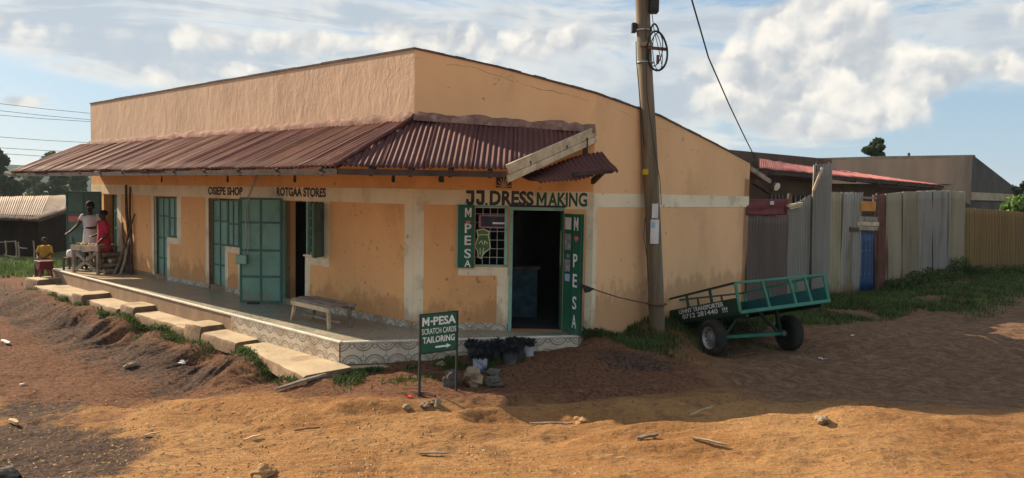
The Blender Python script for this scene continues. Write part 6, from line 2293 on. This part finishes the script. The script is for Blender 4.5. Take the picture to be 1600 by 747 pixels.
# hut
h0, h1 = at_y(-70, 338, 26.5), at_y(60, 343, 25.0)
h2 = at_y(112, 326, 29.0)
hr0, hr1 = at_y(-70, 309, 30.0), at_y(112, 305, 30.5)
hut = thing('hut', (h1.x, h1.y, gz(h1.x, h1.y)), 'low mud hut with sunlit rusty iron roof at left', 'hut')
for i in range(7):
    s0, s1 = i / 7, (i + 1) / 7 + .004
    corr_sheet(h0.lerp(h1, s0), h0.lerp(h1, s1), hr0.lerp(hr1, s1 * .80), hr0.lerp(hr1, s0 * .80), .1, .014, 4, .012, 0, 90 + i, out=UP, per=4).build('roof_sheet', 'hut_roof', hut, solid=.003)
corr_sheet(h1, h2, hr1, hr0.lerp(hr1, .80), .1, .014, 4, .012, 0, 99, out=UP, per=4).build('roof_sheet', 'hut_roof', hut, solid=.003)
w = MB()
hp0, hp1, hp2 = [p + (hr0.lerp(hr1, .6) - p) * .14 for p in (h0, h1, h2)]
g = min(gz(h1.x, h1.y), gz(h2.x, h2.y)) - .1
for a, b in ((hp0, hp1), (hp1, hp2)):
    w.add([Vector((a.x, a.y, g)), Vector((b.x, b.y, g)), Vector((b.x, b.y, b.z)), Vector((a.x, a.y, a.z))], [(0, 1, 2, 3)])
w.build('wall', 'hut_wall', hut, solid=.15)
w = MB(); w.bar(h1 - UP * .05, h2 - UP * .05, .04, .08); w.build('fascia', 'rafter_wood', hut)
w = MB(); w.bar(h0 - UP * .04, h1 - UP * .04, .04, .06); w.build('fascia', 'rafter_wood', hut)
# pale sticks fence in front of the hut
for i, (px, ya_, yb_) in enumerate(((-8, 380, 402), (8, 376, 404), (24, 376, 401), (28, 378, 402), (52, 376, 398), (70, 378, 398))):
    a = at_y(px, ya_, 24.3); b = at_y(px + 1, yb_ + 14, 24.3); b.z = gz(b.x, b.y) - .05
    w = MB(); w.tube([b, b.lerp(a, .5) + Vector((.03, 0, 0)), a], .022, 6)
    tag(w.build('stick_post', 'stick_pale'), ['pale fence stick just outside the left edge', 'first pale fence stick from the left edge', 'second pale fence stick from the left edge', 'third pale fence stick, close beside the second', 'fourth pale fence stick in front of the hut', 'fifth pale fence stick nearest the yellow child'][i], 'fence stick', 'stick fence before the hut')
for i, (x0, y0_, x1, y1_) in enumerate(((-20, 378, 24, 377), (6, 398, 28, 402), (28, 386, 42, 388))):
    w = MB(); w.tube([at_y(x0, y0_, 24.25), at_y((x0 + x1) / 2, (y0_ + y1_) / 2 + 1, 24.25), at_y(x1, y1_, 24.25)], .018, 6)
    tag(w.build('stick_rail', 'stick_pale'), ['upper pale rail tied to the stick fence', 'lower pale rail tied to the stick fence', 'short pale rail between two fence sticks'][i], 'fence stick', 'stick fence before the hut')


def hills():
    n, m_ = 90, 14
    vs, fs = [], []
    for i in range(n + 1):
        a = -1.05 + 1.75 * i / n
        hh = 12 + 15 * (mnoise.noise(Vector((a * 6, 1.3, 0))) + .5) + 4 * mnoise.noise(Vector((a * 22, 4.3, 0))) + 9 * math.exp(-((a + .57) / .05) ** 2)
        hh *= .35 + .65 * min(1.0, max(0.0, (-.35 - a) / .15))
        for j in range(m_ + 1):
            t = j / m_
            r_ = 620 + 420 * t
            z = -3 + hh * math.sin(min(1, t * 1.25) * math.pi * .5) ** 1.3 + 1.6 * mnoise.noise(Vector((a * 60, t * 9, 2)))
            vs.append((r_ * math.sin(a), r_ * math.cos(a), z))
    for i in range(n):
        for j in range(m_):
            k = i * (m_ + 1) + j
            fs.append((k, k + m_ + 1, k + m_ + 2, k + 1))
    o = MB().add(vs, fs, True).build('hills', 'hill_wood')
    o['kind'] = 'structure'


hills()

# ------------------------------------------------------------------ people
def person(loc, H, face, label, joints, dress, hair_up=.02, mats=('dress_white',), seat=False, female=True):
    """one skinned body; joints override the standing pose (person space: x right, y forward, z up, in body heights)"""
    f = Vector((math.sin(face), math.cos(face), 0)); r = Vector((math.cos(face), -math.sin(face), 0))
    loc = Vector(loc)

    def W(p):
        return loc + (r * p[0] + f * p[1] + UP * p[2]) * H
    J = dict(pelvis=(0, 0, .52), waist=(0, .005, .61), chest=(0, .005, .72), neckb=(0, -.005, .815), neck=(0, .0, .852), jaw=(0, .018, .885), head=(0, .008, .93), crown=(0, 0, .965), nose=(0, .068, .915))
    for s, n_ in ((-1, 'l'), (1, 'r')):
        J.update({n_ + 'sh': (s * .098, -.005, .795), n_ + 'el': (s * .125, -.015, .63), n_ + 'wr': (s * .13, .03, .49), n_ + 'pa': (s * .132, .05, .45),
                  n_ + 'hip': (s * .052, 0, .50), n_ + 'kn': (s * .058, .012, .285), n_ + 'an': (s * .058, -.012, .045), n_ + 'heel': (s * .058, -.04, .018), n_ + 'toe': (s * .066, .095, .014)})
    J.update(joints)
    rad = dict(pelvis=(.078, .062), waist=(.066, .052), chest=(.078, .056), neckb=(.042, .040), neck=(.030, .031), jaw=(.042, .046), head=(.054, .062), crown=(.040, .046), nose=(.008, .010))
    for n_ in 'lr':
        rad.update({n_ + 'sh': (.034, .034), n_ + 'el': (.024, .024), n_ + 'wr': (.015, .017), n_ + 'pa': (.022, .014), n_ + 'hip': (.056, .056), n_ + 'kn': (.034, .034), n_ + 'an': (.021, .022), n_ + 'heel': (.020, .018), n_ + 'toe': (.022, .013)})
    E = [('pelvis', 'waist'), ('waist', 'chest'), ('chest', 'neckb'), ('neckb', 'neck'), ('neck', 'jaw'), ('jaw', 'head'), ('head', 'crown'), ('head', 'nose')]
    for n_ in 'lr':
        E += [('chest', n_ + 'sh'), (n_ + 'sh', n_ + 'el'), (n_ + 'el', n_ + 'wr'), (n_ + 'wr', n_ + 'pa'), ('pelvis', n_ + 'hip'), (n_ + 'hip', n_ + 'kn'), (n_ + 'kn', n_ + 'an'), (n_ + 'an', n_ + 'heel'), (n_ + 'an', n_ + 'toe')]
        # five fingers of unequal length, slightly curled, and a thumb from the side of the palm
        pa, wr = Vector(J[n_ + 'pa']), Vector(J[n_ + 'wr'])
        d = (pa - wr).normalized()
        sd = d.cross(Vector((0, 0, 1)))
        if sd.length < .2:
            sd = d.cross(Vector((1, 0, 0)))
        sd.normalize()
        dn = sd.cross(d)
        for k, (off, ln) in enumerate(((-.017, .036), (-.006, .042), (.006, .039), (.017, .030))):
            a = n_ + 'f%da' % k; b = n_ + 'f%db' % k
            J[a] = tuple(pa + d * ln * .55 + sd * off); J[b] = tuple(pa + d * ln * .95 + sd * off * 1.1 + dn * -.012)
            rad[a] = (.0058, .0058); rad[b] = (.0048, .0048)
            E += [(n_ + 'pa', a), (a, b)]
        J[n_ + 'ta'] = tuple(wr.lerp(pa, .55) + sd * .026); J[n_ + 'tb'] = tuple(wr.lerp(pa, 1.0) + sd * .036)
        rad[n_ + 'ta'] = (.007, .007); rad[n_ + 'tb'] = (.0055, .0055)
        E += [(n_ + 'wr', n_ + 'ta'), (n_ + 'ta', n_ + 'tb')]
    names = list(J)
    idx = {k: i for i, k in enumerate(names)}
    me = bpy.data.meshes.new('person')
    me.from_pydata([W(J[k]) - loc for k in names], [(idx[a], idx[b]) for a, b in E], [])
    me.materials.append(MAT['skin'])
    o = bpy.data.objects.new('person', me)
    COL.objects.link(o)
    o.location = loc
    WLOC[o] = loc
    md_ = o.modifiers.new('skin', 'SKIN')
    md_.use_smooth_shade = True
    sv = me.skin_vertices[0].data
    for k in names:
        sv[idx[k]].radius = (rad[k][0] * H, rad[k][1] * H)
        sv[idx[k]].use_root = (k == 'pelvis')
    ss_ = o.modifiers.new('smooth', 'SUBSURF')
    ss_.levels = 2; ss_.render_levels = 2
    tag(o, label, 'person')

    def blob(nm, c, rx, ry, rz, mat, n=12, squash=None):
        rg = []
        for i in range(1, 8):
            t = math.pi * i / 8
            rg.append([W((c[0] + rx * math.sin(t) * math.cos(a), c[1] + ry * math.sin(t) * math.sin(a), c[2] - rz * math.cos(t))) for a in [2 * math.pi * k / n for k in range(n)]])
        mb = MB(); mb.rings(rg, True, True)
        return mb.build(nm, mat, o)
    h = Vector(J['head'])
    blob('hair', (h.x, h.y - .012, h.z + .012 + hair_up), .060, .064, .046 + hair_up, 'hair')
    for s in (-1, 1):
        blob('eye', (h.x + s * .020, h.y + .052, h.z + .0), .007, .006, .005, 'eye_white', 8)
        blob('ear', (h.x + s * .056, h.y - .004, h.z - .004), .008, .014, .018, 'skin', 8)
    blob('mouth', (h.x, h.y + .054, h.z - .036), .016, .006, .005, 'lips', 8)
    for nm, mat, prof in dress:
        rg = []
        for z, cx, cy, rx, ry in prof:
            rg.append([W((cx + rx * math.cos(a) * (1 + .06 * math.sin(5 * a + z * 9)), cy + ry * math.sin(a) * (1 + .05 * math.cos(4 * a)), z)) for a in [2 * math.pi * k / 22 for k in range(22)]])
        mb = MB(); mb.rings(rg, True, False); mb.build(nm, mat, o, solid=.006)

    def sleeve(side, mat, t=.55, rr_=.040):
        a, b = Vector(J[side + 'sh']), Vector(J[side + 'el'])
        mb = MB(); mb.tube([W(a + (Vector(J['chest']) - a) * .25 + Vector((0, 0, .02))), W(a), W(a.lerp(b, t * .6)), W(a.lerp(b, t))], [rr_ * H * 1.05, rr_ * H, rr_ * H * .95, rr_ * H * 1.02], 12, False)
        mb.build('sleeve', mat, o, solid=.005)
    return o, sleeve, W, J


# woman in white behind the table
pw1 = at_y(142, 400, 18.35); pw1.z = ZF
DW = [('dress', 'dress_white', [(.815, 0, 0, .058, .050), (.79, 0, 0, .100, .066), (.72, 0, .006, .096, .076), (.61, 0, .006, .080, .066), (.52, 0, 0, .098, .080), (.40, 0, 0, .110, .092), (.27, 0, 0, .120, .100)])]
o_, slv, W_, J_ = person(pw1, 1.60, R(160), 'person in a white dress and short hair behind the market table', dict(
    rel=(.165, .0, .665), rwr=(.26, .06, .56), rpa=(.295, .075, .545), lel=(-.14, .02, .645), lwr=(-.02, .13, .625), lpa=(.025, .145, .63)), DW, .022)
slv('l', 'dress_white', .45); slv('r', 'dress_white', .45)
# person in red, seen side-on at the table
pr1 = on_z(163, 426, ZF); pr1.z = ZF
DR_ = [('dress', 'dress_red', [(.825, 0, 0, .052, .048), (.80, 0, 0, .104, .068), (.72, 0, .004, .108, .084), (.60, 0, .004, .100, .082), (.50, 0, 0, .118, .096), (.40, 0, 0, .132, .108), (.335, 0, 0, .138, .112)])]
o_, slv, W_, J_ = person(pr1, 1.46, R(-130), 'person in a long-sleeved red dress holding a small pale bag', dict(
    rel=(.15, .0, .63), rwr=(.11, .12, .58), rpa=(.10, .155, .575), lel=(-.15, -.03, .62), lwr=(-.12, .07, .52), lpa=(-.11, .10, .49), rkn=(.055, .03, .285), ran=(.055, .05, .045), rheel=(.055, .02, .018), rtoe=(.06, .155, .014)), DR_, .004)
slv('l', 'dress_red', .95, .042); slv('r', 'dress_red', .95, .042)
q = W_(J_['lpa'])
bag = MB(); bag.lathe(q - UP * .20 + Vector((0, -.06, 0)), UP, [(.02, 0), (.07, .02), (.075, .08), (.05, .13), (.015, .17)], 12)
bg_ = bag.build('carrier_bag', 'cloth_pink', None); tag(bg_, 'small pale pink bag hanging from the red-dressed person', 'bag')
w = MB(); w.tube([q + Vector((0, -.06, -.04)), W_((-.06, .09, .62)), W_((.0, .06, .80))], .008, 6); w.build('strap', 'cloth_pink', bg_)
# child in yellow sitting on the veranda end
pc1 = at_y(71, 420, 18.95); pc1.z = ZF - .33
SY = [('shirt', 'shirt_yellow', [(.80, 0, 0, .060, .052), (.775, 0, 0, .115, .078), (.70, 0, .006, .118, .092), (.60, 0, .006, .112, .090), (.50, 0, .01, .122, .100)])]
o_, slv, W_, J_ = person(pc1, 1.06, R(175), 'child in a yellow top sitting on the far veranda end', dict(
    pelvis=(0, 0, .42), waist=(0, .0, .53), chest=(0, .008, .68), neckb=(0, .0, .79), neck=(0, .005, .825), jaw=(0, .03, .86), head=(0, .02, .92), crown=(0, .01, .97), nose=(0, .085, .90),
    lhip=(-.06, .03, .41), rhip=(.06, .03, .41), lkn=(-.08, .26, .40), rkn=(.08, .26, .40), lan=(-.08, .28, .12), ran=(.08, .28, .12), lheel=(-.08, .25, .09), rheel=(.08, .25, .09), ltoe=(-.08, .38, .085), rtoe=(.08, .38, .085),
    lsh=(-.105, 0, .755), rsh=(.105, 0, .755), lel=(-.15, .05, .60), rel=(.15, .05, .60), lwr=(-.08, .17, .52), rwr=(.08, .17, .52), lpa=(-.055, .205, .51), rpa=(.055, .205, .51)), SY, .006)
slv('l', 'shirt_yellow', .9, .048); slv('r', 'shirt_yellow', .9, .048)

# maroon stool with basin
sp = on_z(70, 440, ZS)
st = thing('stool', (sp.x, sp.y, ZS), 'maroon plastic stool with a deep tray on the step slab', 'stool')
SH = .48
FSt = Frame((sp.x, sp.y, ZS), dV, nV)
w = MB(); w.prism(FSt, [(-.12, SH - .19), (.12, SH - .19), (.20, SH), (-.20, SH)], -.15, .15); w.build('tray', 'maroon_plastic', st, bevel=.015)
w = MB(); w.box(FSt, -.215, .215, -.165, .165, SH - .004, SH + .02); w.build('tray_rim', 'maroon_plastic', st, bevel=.008)
for a in (-1, 1):
    for b in (-1, 1):
        w = MB(); w.bar(FSt.P(a * .10, b * .10, SH - .18), FSt.P(a * .15, b * .14, .003), .035, .035); w.build('leg', 'maroon_plastic', st, bevel=.004)

# market table
tp_ = at_y(148, 384, 17.75); ZT = ZF + .62
FTb = Frame((tp_.x, tp_.y, 0), (dL + Vector((-.35, -.25, 0))).normalized(), (0, 0, 1)); FTb.y = Vector((0, 0, 1)).cross(FTb.x)
if FTb.y.y > 0:
    FTb.y = -FTb.y
tbl = thing('market_table', (tp_.x, tp_.y, ZF), 'rough wooden market table with crossed braces on the veranda', 'table')
for k in range(4):
    w = MB(); w.box(FTb, -.42, .42, -.26 + k * .13, -.26 + k * .13 + .122, ZT - .03, ZT + .004 * (k % 2)); w.build('table_board', 'grey_wood', tbl, bevel=.004)
w = MB(); w.box(FTb, -.42, .42, .262, .285, ZT - .10, ZT + .02); w.build('apron', 'pale_wood', tbl, bevel=.003)
for a in (-.38, .38):
    for b in (-.22, .24):
        w = MB(); w.bar(FTb.P(a, b, ZT - .03), FTb.P(a * .98, b, ZF), .06, .06); w.build('leg', 'grey_wood', tbl, bevel=.004)
for a, b in ((-.36, .30), (.34, -.30)):
    w = MB(); w.bar(FTb.P(a, .25, ZT - .12), FTb.P(b, .25, ZF + .08), .07, .03, FTb.y); w.build('brace', 'grey_wood', tbl)
rr_ = random.Random(5)
for k in range(14):
    a = -.36 + .72 * (k % 7) / 6; b = -.12 + .22 * (k // 7) + rr_.uniform(-.03, .03)
    c = FTb.P(a, b, ZT + .03)
    d = (FTb.x * rr_.uniform(-.5, .5) + FTb.y).normalized()
    w = MB(); w.tube([c - d * .10, c - d * .05 + UP * .008, c + d * .05 + UP * .006, c + d * .10], [.008, .024, .026, .006], 8)
    tag(w.build('root_vegetable', 'produce' if k % 3 else 'produce_pale'), 'pale brown root vegetable laid in rows on the market table', 'vegetable', 'vegetables on the market table')
# low side stool with a white sack
s2 = at_y(114, 417, 18.2); s2.z = ZF
ls = thing('side_stool', tuple(s2), 'small dark slatted stool left of the market table', 'stool')
F2 = Frame(s2, (1, 0, 0), (0, 1, 0))
w = MB(); w.box(F2, -.17, .17, -.14, .14, .27, .30); w.build('seat', 'rust_sheet', ls, bevel=.004)
for a in (-.15, .15):
    for b in (-.12, .12):
        w = MB(); w.box(F2, a - .018, a + .018, b - .018, b + .018, 0, .269); w.build('leg', 'dark_wood', ls)
w = MB(); w.box(F2, -.13, .13, -.139, -.12, .08, .11); w.build('stretcher', 'dark_wood', ls)
rg = []
for k, (z, s) in enumerate(((.302, .9), (.33, 1.05), (.40, 1.0), (.46, .85), (.485, .45))):
    rg.append([F2.P(.14 * s * math.cos(a) * (1 + .08 * math.sin(3 * a + k)), .11 * s * math.sin(a), z) for a in [2 * math.pi * i / 18 for i in range(18)]])
w = MB(); w.rings(rg, True, True); tag(w.build('sack', 'sack'), 'white stuffed sack on the small dark stool', 'sack')

# poles leaning on the wall and stacked firewood
for i, (x0, y0, o0, x1, y1, mt_, r_) in enumerate(((203, 428, .30, 200, 289, 'dark_wood', .035), (205, 429, .38, 206, 292, 'dark_wood', .028), (183, 428, .65, 213, 334, 'dark_wood', .024), (188, 430, .72, 207, 370, 'grey_wood', .03), (199, 428, .45, 194, 348, 'dark_wood', .028), (178, 429, .62, 198, 384, 'grey_wood', .026))):
    a = on_z(x0, y0, ZF)
    u_, z_ = FL.uz(x1, y1)
    b = FL.P(u_, r_ + .01, z_)
    w = MB(); w.tube([a, a.lerp(b, .35) + Vector((.02, 0, .01)), a.lerp(b, .7) - Vector((.015, 0, 0)), b], [r_ * 1.1, r_, r_ * .9, r_ * .7], 8)
    tag(w.build('leaning_pole', mt_), ['tallest dark pole leaning on the wall', 'second tall dark pole touching the tallest one', 'thin dark pole slanting right of the tall poles', 'short grey pole slanting across the tall poles', 'short dark pole left of the tall poles', 'short grey pole slanting over the firewood'][i], 'pole', 'poles leaning on the veranda wall')
rr_ = random.Random(9)
FWd = Frame(FL.P(uL(190, 420), 0, ZF), dL, nL)
for k in range(20):
    row = k // 5
    u_ = -.30 + .18 * (k % 5) + rr_.uniform(-.03, .03)
    z_ = .07 + row * .12
    a = FWd.P(u_, .08 + rr_.uniform(0, .06), z_); b = FWd.P(u_ + rr_.uniform(-.2, .2), .50 + rr_.uniform(-.06, .08), z_ + rr_.uniform(-.02, .02))
    w = MB(); w.tube([a, a.lerp(b, .5), b], [.05, .055, .048], 7, smooth=False)
    tag(w.build('firewood_log', 'fire_wood'), 'split firewood log in the pile behind the person in red', 'firewood', 'firewood pile on the veranda')

# ------------------------------------------------------------------ the hazy air over the far hills
hz_ = MB(); hz_.box(WORLD, -1700, 1700, -950, 1700, -9.0, 46.0)
ho = hz_.build('haze', 'paper', None)
ho['kind'] = 'stuff'
ho.data.materials.clear()
hm = bpy.data.materials.new('haze')
hm.use_nodes = True
t = NT(hm.node_tree)
ou = t.n('ShaderNodeOutputMaterial')
pv = t.n('ShaderNodeVolumePrincipled')
pv.inputs['Color'].default_value = (0.80, 0.90, 1.0, 1)
pv.inputs['Density'].default_value = HAZE
pv.inputs['Anisotropy'].default_value = 0.2
t.put(ou.inputs['Volume'], pv.outputs[0])
ho.data.materials.append(hm)
